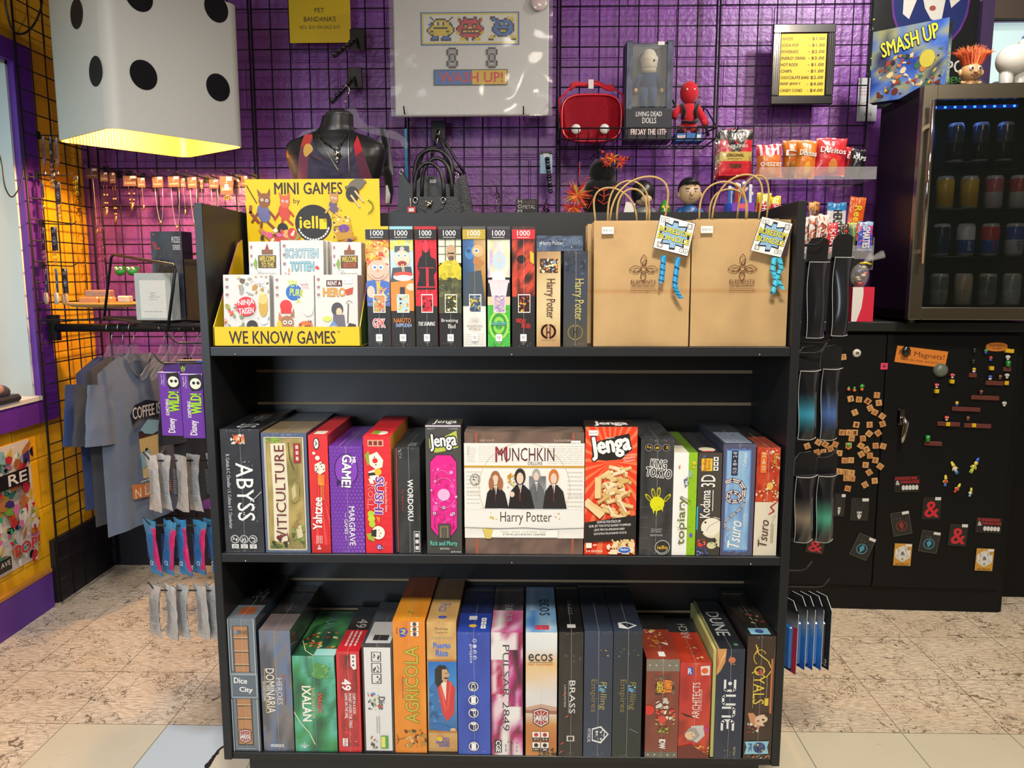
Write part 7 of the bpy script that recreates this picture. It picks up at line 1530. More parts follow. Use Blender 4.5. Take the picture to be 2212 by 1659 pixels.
def neck(label,pts,col,r,pend=None):
    nt = thing('necklace',label,'necklace',bc); m = MB(); m.tube([onbust(x,y,.010) for x,y in pts],r,col,'metal' if col != '#18181a' else 'gloss',6)
    if col == '#18181a':
        for x,y in pts: m.ell(onbust(x,y,.011),(.004,.004,.004),col,'gloss',8,6)
    m.build('chain',nt)
    if pend:
        p = onbust(*pend,.016); m = MB(); m.ell(p,(.012,.009,.014),'#c8c8c4','chrome',12,8); m.ell(p+Vector((0,0,-.018)),(.007,.006,.009),'#b5b5b0','chrome',10,6); m.ell(p+Vector((0,0,-.029)),(.005,.005,.004),'#9a9a96','chrome',8,6); m.tube([p+Vector((0,0,.012)),p+Vector((0,0,.024))],.003,'#c8c8c8','chrome',6)
        m.build('pendant',nt)
neck('short black beaded necklace with a silver spiral shell pendant',[(700,296),(706,308),(716,318),(728,326),(740,336),(746,330),(750,322),(758,308),(762,296)],'#18181a',.0022,(744,344))
neck('long thin gold chain falling down the front of the bust',[(696,298),(706,315),(718,332),(730,352),(742,372),(750,385)],'#b09a70',.0014)
neck('long pale chain along the right side of the bust',[(764,298),(765,320),(766,345),(767,375),(767,388)],'#b5ab98',.0014)
# white bagged cushion with bead picture
Y = 3.19; a = at(854,250,Y); b = at(1186,-25,Y); cz_ = (a.z+b.z)/2; c = Vector(((a.x+b.x)/2,Y,cz_)); w,h = b.x-a.x,b.z-a.z
t = thing('framed_canvas','white canvas in clear plastic with beaded pixel monsters and wash up banner','artwork',c)
m = MB(); m.cbox((-w/2,0,-h/2),(w/2,.035,h/2),.004,'#dcdad6','fabric'); m.build('canvas',t)
def VX(px): return (px-854)/(1186-854)
def VY(py): return (py+25)/(275)
m = MB(); F = Fr(m,-w/2,w/2,-h/2,h/2,-.0006,'fabric',.0003)
F.Rc(VX(912),VY(24),VX(1123),VY(96),'#3a62a8').Rc(VX(915),VY(26.5),VX(1120),VY(93),'#e8c83a').Rc(VX(918.5),VY(30),VX(1116.5),VY(89.5),'#e8e6dc')
def pix(px0,py0,s,rows,pal):
    for j,r_ in enumerate(rows):
        i = 0
        while i < len(r_):
            ch = r_[i]; k = i
            while k < len(r_) and r_[k] == ch: k += 1
            if ch != '.': F.Rc(VX(px0+i*s),VY(py0+j*s*1.0),VX(px0+k*s),VY(py0+(j+1)*s*1.0),pal[ch]); F.l -= 1
            i = k
    F.l += 1
mon1 = ['..k...........k.','...k.kkkkkk..k..','....kyyyyyykk...','..bkywkywkyyyk..','.bbkywkywkyyykb.','..kyyyyyyyyyyyk.','.kyykkkkkkkkyyyk','kyyyyyyyyyyyyyyk','kykkyyyyyyykkyyk','.kyyyyyyyyyyyyk.','..kkyyyyyyyykk..','...kbbk..kbbk...','..kbbbk.kbbbbk..','..kkkkk.kkkkkk..']
mon2 = ['.y..kk....kk..y.','.rk.krkkkkrk.kr.','.rrkrrrrrrrrkrr.','..krrrrrrrrrrk..','..krkkkrrkkkrk..','.krrkykrrkykrrk.','krrrrrryyrrrrrrk','krrkkkkkkkkkkrrk','yrrkyyryryryykry','yyrkkkkkkkkkkryy','.ykrrrrrrrrrrky.','...krrrrrrrrk...','..yyykk..kkyyy..','..yyyyk..kyyyy..']
mon3 = ['.kkk.......y.y..','.kbbkk...kkyyyy.','..kbbbkkkbbbkyy.','....kbbbbbbbbk..','...kbbkybbykbbk.','...kbbkkbbkkbbk.','..kbbbbbbbbbbbk.','..kbbkkkkkkkbbk.','..kbbbkyyykbbbk.','...kbbbkkkbbbk..','....kbbbbbbbk...','.yyk.kkkkkk..yy.','yyyy........yyyy','kkk..........kkk']
pl_ = {'k':'#1c1a1c','y':'#e0b82a','w':'#f0f0f0','b':'#2a62b0','r':'#c8222c'}
pix(925,34,3.75,mon1,pl_); pix(988,34,3.75,mon2,pl_); pix(1057,34,3.7,mon3,pl_)
lk = ['.kkkk.','kggggk','kg..gk','kgkkgk','.kggk.','.kggk.','.kggk.','kgkkgk','kg..gk','kggggk','.kkkk.']
pix(967,101,4.1,lk,{'k':'#333','g':'#8a8a8a'}); pix(1052,101,4.1,lk,{'k':'#333','g':'#8a8a8a'})
F.Rc(VX(939),VY(149),VX(1098),VY(184),'#2a2422').Rc(VX(941),VY(151),VX(1022),VY(182),'#2a62a8').Rc(VX(1022),VY(151),VX(1096),VY(182),'#e8a822').T('WASH UP!',VX(951),VY(155),VX(1088),VY(178),'#d8222c',bold=.03)
m.build('bead_picture',t,label='beaded picture with three pixel monsters, chains and banner')
m = MB(); rd = random.Random(4)
m.sheet(lambda u,v: ((u-.5)*(w+.03),-.006-.010*abs(noise.noise(Vector((u*5,v*4,2)))),(v-.5)*(h+.0)-.004),30,24,'#ffffff','clear'); m.build('plastic_bag',t,label='clear crinkled plastic bag around the canvas')
m = MB(); m.lathe([(0,0),(.030,0),(.031,.004),(.028,.006),(0,.006)],'#e0c0c0','gloss',24,T=tr((1160-1020)*Y/FPX,-.012,at(1160,8,Y).z-cz_) @ rotx(90)); m.build('round_price_sticker',t,label='round pale pink price sticker')
for k,px in enumerate((877,1131)):
    p = at(px,246,3.21); hk = W(p); hk.tube([Vector((p.x,YG-.005,p.z-.004)),p+Vector((0,-.04,-.004)),p+Vector((0,-.055,.018))],.0028,'#141418','powder',6); tag(hk.build('peg_hook',loc=p),'black peg hook under the white canvas, '+('left' if k == 0 else 'right')+' of the two','hook')
# ---------------------------------------------------------------- handbags
def arch(m,x0,x1,zb_,zt_,y,r,col='#141415',n=18,p=.6,dy=0):
    m.tube([(x0+(x1-x0)*(.5-.5*math.cos(math.pi*k/n)),y+dy*math.sin(math.pi*k/n),zb_+(zt_-zb_)*math.sin(math.pi*k/n)**p) for k in range(n+1)],r,col,'leather',8)
hb = at(935,468,2.86); s_ = 2.86/FPX
t = thing('handbag','black leather handbag with winged sides and metal crest, in front','handbag',hb)
X = lambda px: (px-935)*s_
Z = lambda py: -(py-468)*s_
def bagbody(m,outline,d,col='#161617'):
    m.prism(outline,d,col,'leather')
    m.prism([(x*.94,z*.94+.006) for x,z in outline],d+.012,col,'leather')
m = MB(); bagbody(m,[(X(872),Z(500)),(X(1000),Z(500)),(X(998),Z(445)),(X(990),Z(430)),(X(900),Z(430)),(X(880),Z(445))],.07); m.build('body',t)
m = MB(); m.prism([(X(880),Z(445)),(X(838),Z(462)),(X(828),Z(468)),(X(840),Z(490)),(X(880),Z(490))],.03,'#141415','leather'); m.build('side_wing',t); m = MB(); m.prism([(X(1030),Z(462)),(X(998),Z(438)),(X(996),Z(490)),(X(1028),Z(486))],.03,'#1b1b1c','leather'); m.build('side_wing',t)
m = MB(); m.prism([(X(905),Z(436)),(X(965),Z(436)),(X(960),Z(452)),(X(935),Z(466)),(X(910),Z(452))],.006,'#1a1a1b','leather',T=tr(0,-.044,0)); m.build('front_flap',t)
m = MB(); arch(m,X(900),X(962),Z(436),Z(360),-.04,.007); m.build('handle',t); m = MB(); arch(m,X(910),X(975),Z(432),Z(345),.03,.007); m.build('handle',t)
for px in (903,961): m = MB(); m.tube([(X(px)+.008*math.cos(q*.6),-.052,Z(437)+.010*math.sin(q*.6)) for q in range(11)],.0022,'#c8c8c8','chrome',6,closed=True); m.build('ring',t)
m = MB(); m.ell((X(931),-.052,Z(446)),(.011,.004,.013),'#b5b0a0','chrome',10,8); m.ell((X(925),-.053,Z(440)),(.004,.003,.005),'#c8c2b0','chrome',8,6); m.ell((X(937),-.053,Z(440)),(.004,.003,.005),'#c8c2b0','chrome',8,6); m.build('metal_crest',t)
m = MB(); m.box((X(886),-.056,Z(462)),(X(903),-.054,Z(450)),'#c02c34','card'); m.box((X(889),-.0565,Z(460)),(X(900),-.055,Z(453)),'#e8e4e0','card'); m.tube([(X(893),-.052,Z(450)),(X(892),-.05,Z(432))],.002,'#c8a890','fabric'); m.build('swing_tag',t,label='red edged white swing tag on pink cord')
hb2 = at(935,440,3.0)
t = thing('handbag','larger black handbag with flared shoulders and rounded front panel, behind','handbag',hb2); s_ = 3.0/FPX
X = lambda px: (px-935)*s_
Z = lambda py: -(py-440)*s_
m = MB(); bagbody(m,[(X(866),Z(500)),(X(1020),Z(500)),(X(1018),Z(440)),(X(1005),Z(380)),(X(985),Z(402)),(X(885),Z(402)),(X(868),Z(374)),(X(862),Z(440))],.05,'#131314'); m.build('body',t)
m = MB(); m.prism([(X(902)+.0,Z(430)),(X(902),Z(402)),(X(914),Z(388)),(X(940),Z(385)),(X(958),Z(396)),(X(964),Z(430))],.01,'#202021','leather',T=tr(0,-.05,0)); m.build('front_panel',t);
m = MB(); m.box((X(933),-.0575,Z(401)),(X(946),-.0565,Z(394)),'#e8e6e2','card'); m.build('price_sticker',t,label='small white price sticker')
m = MB(); arch(m,X(905),X(970),Z(400),Z(325),.0,.0075); m.build('handle',t); m = MB(); arch(m,X(900),X(980),Z(400),Z(332),-.04,.0075); m.build('handle',t)
m = MB(); m.tube([(X(948),.0,Z(300)),(X(958),0,Z(318)),(X(972),-.01,Z(350)),(X(985),-.01,Z(372)),(X(1000),0,Z(384))],.0055,'#141415','leather'); m.tube([(X(948),.01,Z(300)),(X(966),.01,Z(318)),(X(985),0,Z(350)),(X(1004),0,Z(380))],.0055,'#141415','leather'); m.build('shoulder_strap',t)
for px,py in ((988,384),(872,376)): m = MB(); m.tube([(X(px)+.007*math.cos(q*.6),-.03,Z(py)+.010*math.sin(q*.6)) for q in range(11)],.002,'#c8c8c8','chrome',6,closed=True); m.build('ring',t)
# arm behind the bags
p0 = at(947,283,YG-.01); p1 = at(930,352,3.0); t = thing('waterfall_arm','waterfall hook arm with black balls carrying the handbags','display arm',p0)
W(p0).cbox(p0+Vector((-.03,-.004,-.04)),p0+Vector((.03,.006,.04)),.002,'#101014','gloss').build('bracket',t); W(p0).tube([p0,p1],.0065,'#101014','gloss').build('arm',t)
for j in range(1,6): m = W(p0); m.ell(p0.lerp(p1,j/5)+Vector((0,0,.009)),(.0075,.0075,.0075),'#1c1c20','gloss',10,8); m.build('stop_ball',t)
# narrow hanging bits
p = at(835,360,2.99); m = MB(); m.tube([(0,0,0),(.004,0,-.03),(.008,0,-.09),(.004,0,-.135)],[.008,.016,.017,.012],'#1a1a1e','fabric',10); m.tube([(.002,-.014,-.07),(.006,-.016,-.105),(.004,-.012,-.135)],[.004,.009,.008],'#d8d8d8','fabric',8); m.tube([(0,0,0),(0,.02,.07)],.0015,'#1a1a1e','fabric',5)
tag(m.build('plush_keychain',loc=p),'slim black and white plush hanging beside the yellow header card','keychain')
p = at(876,278,3.27); m = MB(); m.box((-.0045,0,-.21),(.0045,.003,0),'#1c86b8','gloss'); tag(m.build('lanyard',loc=p),'thin bright blue lanyard strip on the grid behind the hanger','lanyard')
p = at(1180,327,3.18); t = thing('chain_wristband','blue and black card holding a dark braided chain','wristband',p)
m = MB(); m.box((-.024,0,-.012),(.024,.002,.0),'#141418','card'); m.box((-.024,0,-.085),(.024,.002,-.012),'#5a8ab0','gloss'); m.box((-.012,-.001,-.022),(.01,0,-.008),'#e8e6e2','card'); m.build('card',t)
m = MB()
for k in range(12): m.ell((.004+.0012*k,-.010,-.03-.0115*k),(.010,.007,.008),'#1c1a22' if k % 2 else '#3a3444','chrome' if k % 3 == 0 else 'gloss',8,6)
m.build('braided_chain',t)
def tinsel(label,px,py,h,cols,seed):
    p = at(px,py,3.02); m = MB(); rd = random.Random(seed)
    for k in range(120):
        v = rd.random(); rr = (.006+.016*v); a = rd.uniform(0,6.28); x,y,z = rr*math.cos(a),rr*math.sin(a),-h*v
        m.add([(x,y,z),(x+rd.uniform(-.008,.008),y-.004,z-.007),(x+rd.uniform(-.006,.006),y+.003,z-.004)],[(0,1,2)],rd.choice(cols),'chrome')
    m.tube([(0,0,.006),(0,0,-h)],.002,'#888','metal',5); hk = MB(); hk.tube([(0,YG-p.y-.006,0),(0,0,.0),(0,-.01,.008)],.0022,'#16161a','powder',6); tag(hk.build('peg_hook',loc=p+Vector((0,0,.004))),'black peg hook holding the '+label.split(' glitter')[0]+' tinsel','hook'); return tag(m.build('tinsel_keychain',loc=p),label,'keychain')
tinsel('silver glitter tinsel keychain above the shelf back',1073,412,.13,['#d8d8dc','#a0a0a8','#ffffff'],1); tinsel('pink and black glitter tinsel keychain above the shelf back',1180,438,.07,['#c83a8a','#3a1a2c','#e88ac0','#181418'],2)
plate('band_patch','black patch card with pale metal style lettering above the shelf back','patch',1114,1160,430,462,3.29,.003,'#16141a',lambda F:(F.T('M',.1,.06,.3,.3,'#b5a8a0',bold=.03),F.T('M',.1,.7,.3,.94,'#b5a8a0',bold=.03),F.T('ONSTER',.34,.1,.92,.32,'#7a5a52'),F.T('O',.1,.36,.3,.64,'#b5a8a0',bold=.03),F.T('METAL',.34,.4,.92,.66,'#b5a8a0')))
# ---------------------------------------------------------------- wire basket of toys
Yb,Yf = 3.27,3.05
bl,br = at(1207,300,Yf),at(1545,300,Yf); zf = at(1300,301,Yf).z
t = thing('wire_basket','black wire basket shelf on the grid holding the red toys','wire basket',Vector((bl.x,Yf,zf))); o = t.location
m = W(o); r_ = .003; zt2 = at(1300,279,Yf).z
xl,xr = bl.x,br.x
m.tube([(xl,Yf,zf),(xr,Yf,zf)],r_,'#16161a','powder'); m.tube([(xl,Yf-.02,zt2),(xr,Yf-.02,zt2)],r_,'#16161a','powder'); m.tube([(xl,Yb,zf+.0),(xr,Yb,zf+.0)],r_,'#16161a','powder')
for x in (xl,xr): m.tube([(x,Yf,zf),(x,Yb,zf)],r_,'#16161a','powder'); m.tube([(x,Yf-.02,zt2),(x,Yb,zt2+.02),(x,Yb,zt2+.12),(x,Yb-.06,zt2+.10),(x,Yf-.02,zt2)],r_,'#16161a','powder')
m.build('basket_frame',t); m = W(o)
for k in range(17): x = xl+(xr-xl)*k/16; m.tube([(x,Yf-.02,zt2),(x,Yf,zf),(x,Yb,zf)],.0018,'#16161a','powder',6)
m.build('basket_wires',t)
zF = zf+.0035
# red sequin purse
c = Vector((at(1277,300,3.15).x,3.16,zF)); t = thing('sequin_purse','round cornered red sequin purse with two white round patches and coiled strap','purse',c)
w,h = .245,.185; m = MB()
def pf(sg):
    def g(u,v):
        a,b_ = 2*u-1,2*v-1; k = (1-abs(a)**3.2)*(1-abs(b_)**3.2); ed = (1-.16*abs(b_)**3)
        return (a*w/2*ed*sg,-sg*(-.034*max(0,k)**.5),h/2+b_*h/2*(1-.16*abs(a)**3))
    return g
m.sheet(lambda u,v: (lambda p: (p[0],-abs(p[1]),p[2]))(pf(1)(u,v)),26,20,'#c0142c','glitter'); m.sheet(lambda u,v: (lambda p: (p[0],abs(p[1]),p[2]))(pf(-1)(u,v)),14,10,'#a01024','gloss'); m.build('pouch',t)
m = MB(); pts = []
for k in range(40):
    a = 2*math.pi*k/40; ca,sa = math.cos(a),math.sin(a); pts.append((w*.47*math.copysign(abs(ca)**.55,ca),-.020,h/2+h*.47*math.copysign(abs(sa)**.55,sa)))
m.tube(pts,.0045,'#d8182c','gloss',8,closed=True); m.build('red_piping',t)
for sx in (-1,1):
    m = MB(); cxp = sx*.058-.006; m.lathe([(0,0),(.0185,0),(.0185,.002),(0,.002)],'#eceae6','gloss',20,T=tr(cxp-.003*sx,-.0375,.048) @ rotx(90)); m.build('round_patch',t)
m = MB()
for k in range(5): m.tube([(-.085+.17*q/16,-.012+.006*k,h+.012+.006*k+ (.026-.003*k)*math.sin(math.pi*q/16)*(1 if q < 8 else .6)+.006*math.sin(q*.8)) for q in range(17)],.004,'#d0162c','fabric',6)
m.tube([(-.085,-.012,h+.02),(-.125,-.012,h-.02),(-.12,-.012,h*.5)],.004,'#d0162c','fabric',6); m.tube([(.085,-.012,h+.02),(.125,-.012,h-.01),(.12,-.012,h*.5)],.004,'#d0162c','fabric',6); m.build('coiled_strap',t)
m = MB(); m.box((-.014,-.022,h+.016),(.006,-.020,h+.05),'#ecdcdc','card'); m.build('strap_band',t,label='white paper band')
# boxed doll
c = Vector((at(1396,300,3.15).x,3.13,zF)); w,h,d = .178,.365,.08
t = thing('doll_box','tall dark blue window box with a hooded doll in overalls','boxed doll',c)
m = MB(); m.box((-w/2,.004,0),(w/2,d,h),'#1c2232','card'); F = Fr(m,-w/2,w/2,0,h,.004); F.N_(0,0,1,1,['#262c3c','#3c4458','#222838','#4a5064'],10,18,3,4); F.Rc(0,.68,1,1,'#191d2c'); F.T('LIVING DEAD',.2,.70,.8,.76,'#d0d0d0',bold=.03).T('DOLLS',.34,.77,.66,.83,'#d0d0d0',bold=.03).T('PRESENTS',.4,.855,.6,.868,'#aaa'); F.T('FRIDAY THE 13TH',.12,.88,.88,.95,'#e8e4e2',bold=.03,out='#8a1c24'); F.P([(.14,.12),(.2,.05),(.8,.05),(.86,.12),(.86,.6),(.78,.66),(.22,.66),(.14,.5)],'#0e1119'); m.build('box',t)
m = MB(); z_ = lambda v: h*(1-v)
m.ell((0,-.012,z_(.19)),(.034,.028,.042),'#c9bda2','fabric',18,12,f=lambda d_:1+.06*math.sin(d_.z*9)); m.ell((0,-.008,z_(.275)),(.030,.024,.018),'#b8ab90','fabric',14,8); m.ell((.016,-.037,z_(.2)),(.003,.003,.004),'#1a1816','plastic',8,6); m.build('doll_head',t,label='doll head in a pale sack hood')
m = MB(); m.ell((0,-.006,z_(.38)),(.033,.02,.045),'#2c3c58','fabric',16,10)
for sg in (-1,1): m.tube([(sg*.026,-.006,z_(.325)),(sg*.042,-.008,z_(.40)),(sg*.05,-.012,z_(.46))],[.013,.011,.009],'#2c3c58','fabric',8); m.ell((sg*.05,-.014,z_(.485)),(.009,.008,.010),'#b08a68','plastic',8,6); m.tube([(sg*.016,-.006,z_(.46)),(sg*.018,-.008,z_(.56)),(sg*.018,-.008,z_(.655))],[.018,.015,.014],'#2c4260','fabric',10)
m.build('doll_body',t,label='doll body in dark blue overalls')
m = MB(); m.box((-w*.37,-.036,z_(.66)),(w*.37,.003,z_(.04)),'#ffffff','acrylic'); m.box((-w/2+.002,-.0365,0),(-w*.37,.004,h),'#2a3042','card'); m.box((w*.37,-.0365,0),(w/2-.002,.004,h),'#2c3246','card'); m.box((-w*.37,-.0365,0),(w*.37,.004,z_(.67)),'#171b28','card')
F = Fr(m,-w/2,w/2,0,h,-.0365); F.Rc(.01,.69,.99,.99,'#171b28').T('LIVING DEAD',.22,.71,.78,.76,'#d4d4d4',bold=.03).T('DOLLS',.36,.77,.66,.83,'#d4d4d4',bold=.03).T('FRIDAY THE 13TH',.12,.885,.9,.945,'#e8e4e2',bold=.03,out='#9a1c24'); F.N_(.01,.02,.125,.68,['#2a3042','#5a6278','#3c4458'],2,12,3,5); F.N_(.875,.02,.99,.68,['#2c3246','#4a5268','#20263a'],2,12,6,5); F.Rc(.66,.015,.8,.05,'#eeeeea'); m.build('window',t,label='clear display window and printed front')
# red plush on blue stand
c = Vector((at(1486,300,3.15).x,3.15,zF)); t = thing('plush_figure','red and black plush figure with oval head standing on a blue base','plush toy',c)
m = MB(); m.cbox((-.055,-.03,0),(.05,.05,.03),.002,'#1c5a98','card'); F = Fr(m,-.055,.05,0,.03,-.03); F.T('MARVEL',.08,.25,.42,.75,'#f0e0e0',bold=.03,out='#b8283c').P([(.8,.2),(.95,.2),(.94,.8),(.86,.9),(.8,.7)],'#d8e0ea'); m.build('base_box',t)
m = MB(); RD = '#c0202c'; BLK = '#17161a'
m.ell((.0,0,.185),(.036,.032,.044),RD,'fabric',18,12); m.build('head',t)
for sg in (-1,1): q = MB(); q.ell((sg*.014,-.030,.192),(.004,.003,.004),'#e8e4e0','fabric',10,6); q.build('button_eye',t,label='small white button eye')
m = MB(); m.ell((0,0,.105),(.032,.026,.045),RD,'fabric',16,10); m.ell((0,0,.068),(.030,.024,.022),RD,'fabric',14,8)
for sg in (-1,1):
    m.tube([(sg*.028,0,.135),(sg*.052,-.004,.11),(sg*.058,-.008,.09)] if sg < 0 else [(sg*.028,0,.135),(sg*.055,-.004,.09),(sg*.066,-.008,.06)],[.014,.014,.013],RD,'fabric',10)
    m.tube([(sg*.016,0,.06),(sg*.022,-.004,.045),(sg*.026,-.008,.034)],[.016,.015,.015],RD,'fabric',10)
m.build('body',t)
m = MB()
for sg in (-1,1): m.tube([(sg*.030,-.012,.140),(sg*.020,-.024,.11),(sg*.026,-.020,.085)],.007,BLK,'fabric',8); m.tube([(sg*.026,-.006,.04),(sg*.03,-.010,.034)],.0165,BLK,'fabric',10)
m.tube([(-.03,-.02,.075),(0,-.03,.07),(.03,-.02,.075)],.005,BLK,'fabric',8); m.tube([(-.035,.02,.12),(-.062,.02,.165)],.004,BLK,'plastic',6); m.build('black_harness',t)
m = MB(); m.tube([(.060,-.016,.075),(.075,-.018,.02)],.006,BLK,'plastic',8); m.ell((.058,-.018,.07),(.012,.010,.012),RD,'fabric',10,8); m.build('hand_prop',t)
# red and black furry dragon puppet
b = at(1290,450,2.98); t = thing('furry_puppet','shaggy black and red puppet with orange feather tufts hanging above the shelf','puppet',b); s_ = 2.98/FPX
PX_ = lambda px,py,d=0: Vector(((px-1290)*s_,d,-(py-450)*s_))
m = MB(); m.ell(PX_(1300,430),(.075,.06,.085),'#0f0e10','fabric',20,14,f=lambda d_:1+.10*noise.noise(d_*4)); m.ell(PX_(1300,380),(.05,.045,.06),'#100f11','fabric',16,12,f=lambda d_:1+.12*noise.noise(d_*5)); m.build('body',t)
m = MB(); rd = random.Random(7)
def tuft(px,py,n,cols,L,spread=6.28,a0=0):
    c = PX_(px,py,-.05)
    for k in range(n):
        a = a0+rd.uniform(-spread/2,spread/2); l = L*rd.uniform(.5,1.1); e = c+Vector((l*math.cos(a),rd.uniform(-.02,.01),l*math.sin(a))); mm = c.lerp(e,.5)+Vector((rd.uniform(-.004,.004),-.006,rd.uniform(-.004,.004)))
        m.tube([c,mm,e],[.0028,.002,.0004],rd.choice(cols),'fabric',4)
tuft(1318,352,40,['#e8c02c','#e84a2c','#d82a24'],.026); tuft(1306,357,30,['#e0332c','#e85a3c'],.028); tuft(1335,360,30,['#e0332c','#e85a3c'],.026); m.build('face_tufts',t)
m = MB(); tuft(1245,425,70,['#e0332c','#e8702c','#e8b03c','#c82424'],.055); tuft(1240,450,50,['#e0332c','#d82a24','#e8702c'],.05,4,-1.5); m.build('side_tufts',t)
m = MB()
for pts in (((1248,400),(1250,370),(1249,360)),((1256,402),(1262,392),(1272,391)),((1280,410),(1300,418),(1322,408)),((1300,412),(1301,435),(1296,440)),((1290,424),(1300,430),(1312,424)),((1288,436),(1300,445),(1313,438)),((1268,455),(1276,440),(1280,430)),((1310,452),(1312,440))): m.tube([PX_(x,y,-.063) for x,y in pts],.0016,'#d83024','fabric',5)
m.build('red_stitching',t); m = MB()
for px,py,ex,ey in ((1318,350,1292,336),(1335,350,1352,352)):
    for k in range(6): m.ell(PX_(px+(ex-px)*k/5,py+(ey-py)*k/5,-.045),(.006,.006,.006),'#17161a' if k % 2 else '#c8302a','fabric',8,6)
m.build('beaded_horns',t)
W(b).tube([b+Vector((0,0,.14)),b+Vector((0,.14,.22)),Vector((b.x,YG-.006,b.z+.23))],.0025,'#141418','powder',6).build('hanging_loop',t)
# ---------------------------------------------------------------- bobble figures above the shelf back: they stand on a wire shelf behind it
zsf = at(1400,520,3.0).z
ws = thing('wire_shelf','black wire shelf low on the grid carrying the small toy figures','wire shelf',Vector((at(1200,520,3.0).x,3.0,zsf)))
o = ws.location; x0_,x1_ = at(1200,500,3.0).x,at(1650,500,3.0).x
W(o).tube([(x0_,2.9,zsf),(x1_,2.9,zsf),(x1_,3.3,zsf),(x0_,3.3,zsf)],.004,'#16161a','powder',8,closed=True).build('shelf_frame',ws)
m = W(o)
for k in range(1,26): x = x0_+(x1_-x0_)*k/26; m.tube([(x,2.9,zsf),(x,3.3,zsf)],.0018,'#16161a','powder',6)
m.build('shelf_wires',ws)
zsf += .0045
def figure(label,px,top,Y,s,skin,hair,suit,cape=None,cowl=False,belt=None):
    c = Vector((at(px,450,Y).x,Y,zsf)); H_ = at(px,top,Y).z-zsf
    t = thing('bobble_figure',label,'toy figure',c); k = H_/.20
    m = MB()
    hz = .155*k; hr = .042*k
    m.ell((0,0,hz),(hr*.9,hr*.85,hr*1.05),skin,'plastic',22,16,f=lambda d_:1-.10*max(0,-d_.z));
    if not cowl:
        m.ell((0,-hr*.86,hz-.005*k),(.006*k,.006*k,.008*k),skin,'plastic',10,8)
        for sg in (-1,1): m.ell((sg*.036*k,0,hz-.006*k),(.006*k,.008*k,.011*k),skin,'plastic',10,8)
    m.build('head',t)
    m = MB()
    if cowl:
        m.ell((0,.002,hz+.006*k),(hr*.98,hr*.93,hr*1.05),hair,'plastic',22,16); m.build('hood',t,label='smooth dark hood covering the upper face')
        m = MB(); m.ell((.008*k,-hr*.74,hz-.018*k),(.020*k,.012*k,.014*k),skin,'plastic',14,8); m.build('face_opening',t)
    else:
        m.ell((0,.006*k,hz+.012*k),(hr*.95,hr*.88,hr*1.02),hair,'plastic',22,16,f=lambda d_: 1 if d_.z > .25 or d_.y > .2 else .9); m.tube([(-.02*k,-hr*.72,hz+.030*k),(0,-hr*.86,hz+.036*k),(.02*k,-hr*.72,hz+.030*k)],.007*k,hair,'plastic',8); m.build('hair',t)
        for sg in (-1,1):
            m = MB(); m.ell((sg*.013*k,-hr*.80,hz+.004*k),(.0055*k,.002*k,.0035*k),'#e8e8e4','plastic',10,6); m.ell((sg*.013*k,-hr*.83,hz+.004*k),(.0025*k,.0015*k,.003*k),'#2a3a5a','plastic',8,6); m.tube([(sg*.007*k,-hr*.83,hz+.011*k),(sg*.020*k,-hr*.74,hz+.012*k)],.0016*k,hair,'plastic',5); m.build('eye',t)
        m = MB(); m.tube([(-.010*k,-hr*.80,hz-.020*k),(0,-hr*.84,hz-.021*k),(.010*k,-hr*.80,hz-.019*k)],.0012*k,'#8a5a48','plastic',5); m.build('mouth',t)
    m = MB(); m.ell((0,0,.085*k),(.034*k,.024*k,.032*k),suit,'plastic',18,12); m.ell((0,0,.06*k),(.024*k,.02*k,.03*k),suit,'plastic',16,10)
    for sg in (-1,1):
        m.tube([(sg*.028*k,0,.102*k),(sg*.044*k,-.004*k,.080*k),(sg*.050*k,-.010*k,.055*k)],[.013*k,.012*k,.010*k],suit,'plastic',10)
        m.tube([(sg*.012*k,0,.05*k),(sg*.016*k,0,.025*k),(sg*.016*k,-.004*k,.006*k)],[.014*k,.012*k,.012*k],suit,'plastic',10)
    m.build('body',t)
    for sg in (-1,1): m = MB(); m.ell((sg*.052*k,-.014*k,.046*k),(.009*k,.009*k,.010*k),skin if not cowl else hair,'plastic',10,8); m.build('hand',t)
    if belt: m = MB(); m.tube([(.026*k*math.cos(q*.5),.021*k*math.sin(q*.5),.052*k) for q in range(13)],.003*k,belt,'plastic',6,closed=True); m.build('belt',t)
    if cape: m = MB(); m.sheet(lambda u,v: ((u-.5)*(.07+.05*v)*k,.028*k+.012*k*v-.018*k*abs(2*u-1),(.108-.10*v)*k),12,8,cape,'fabric'); m.sheet(lambda u,v: ((.5-u)*(.07+.05*v)*k,.030*k+.012*k*v-.018*k*abs(2*u-1),(.108-.10*v)*k),12,8,cape,'fabric'); m.tube([(-.034*k,0,.108*k),(-.02*k,-.02*k,.112*k),(0,-.025*k,.112*k),(.02*k,-.02*k,.112*k),(.034*k,0,.108*k)],.006*k,cape,'fabric',8); m.build('cape',t)
    return t
figure('hooded black and grey bobble head figure behind the left paper bag handles',1388,392,3.0,1,'#c9a184','#151517','#6a6c6e',None,True,'#2c2c2e')
figure('large headed figure with black hair and plain blue suit',1489,388,3.0,1,'#c99a78','#17151a','#1d4a80',None,False,'#1a2c50')
c = Vector((at(1436,450,3.02).x,3.02,zsf)); H_ = at(1436,432,3.02).z-zsf; t = thing('green_toy','small green rounded toy with yellow eyes','toy figure',c)
m = MB(); m.cbox((-.026,-.015,0),(.026,.02,H_-.09),.003,'#3a3c3e','plastic'); m.ell((0,0,H_-.055),(.024,.02,.055),'#3f7a2c','gloss',18,14); m.build('body',t)
for sg in (-1,1): m = MB(); m.ell((sg*.009,-.018,H_-.028),(.0065,.004,.006),'#d8c84a','gloss',10,8); m.build('eye',t)
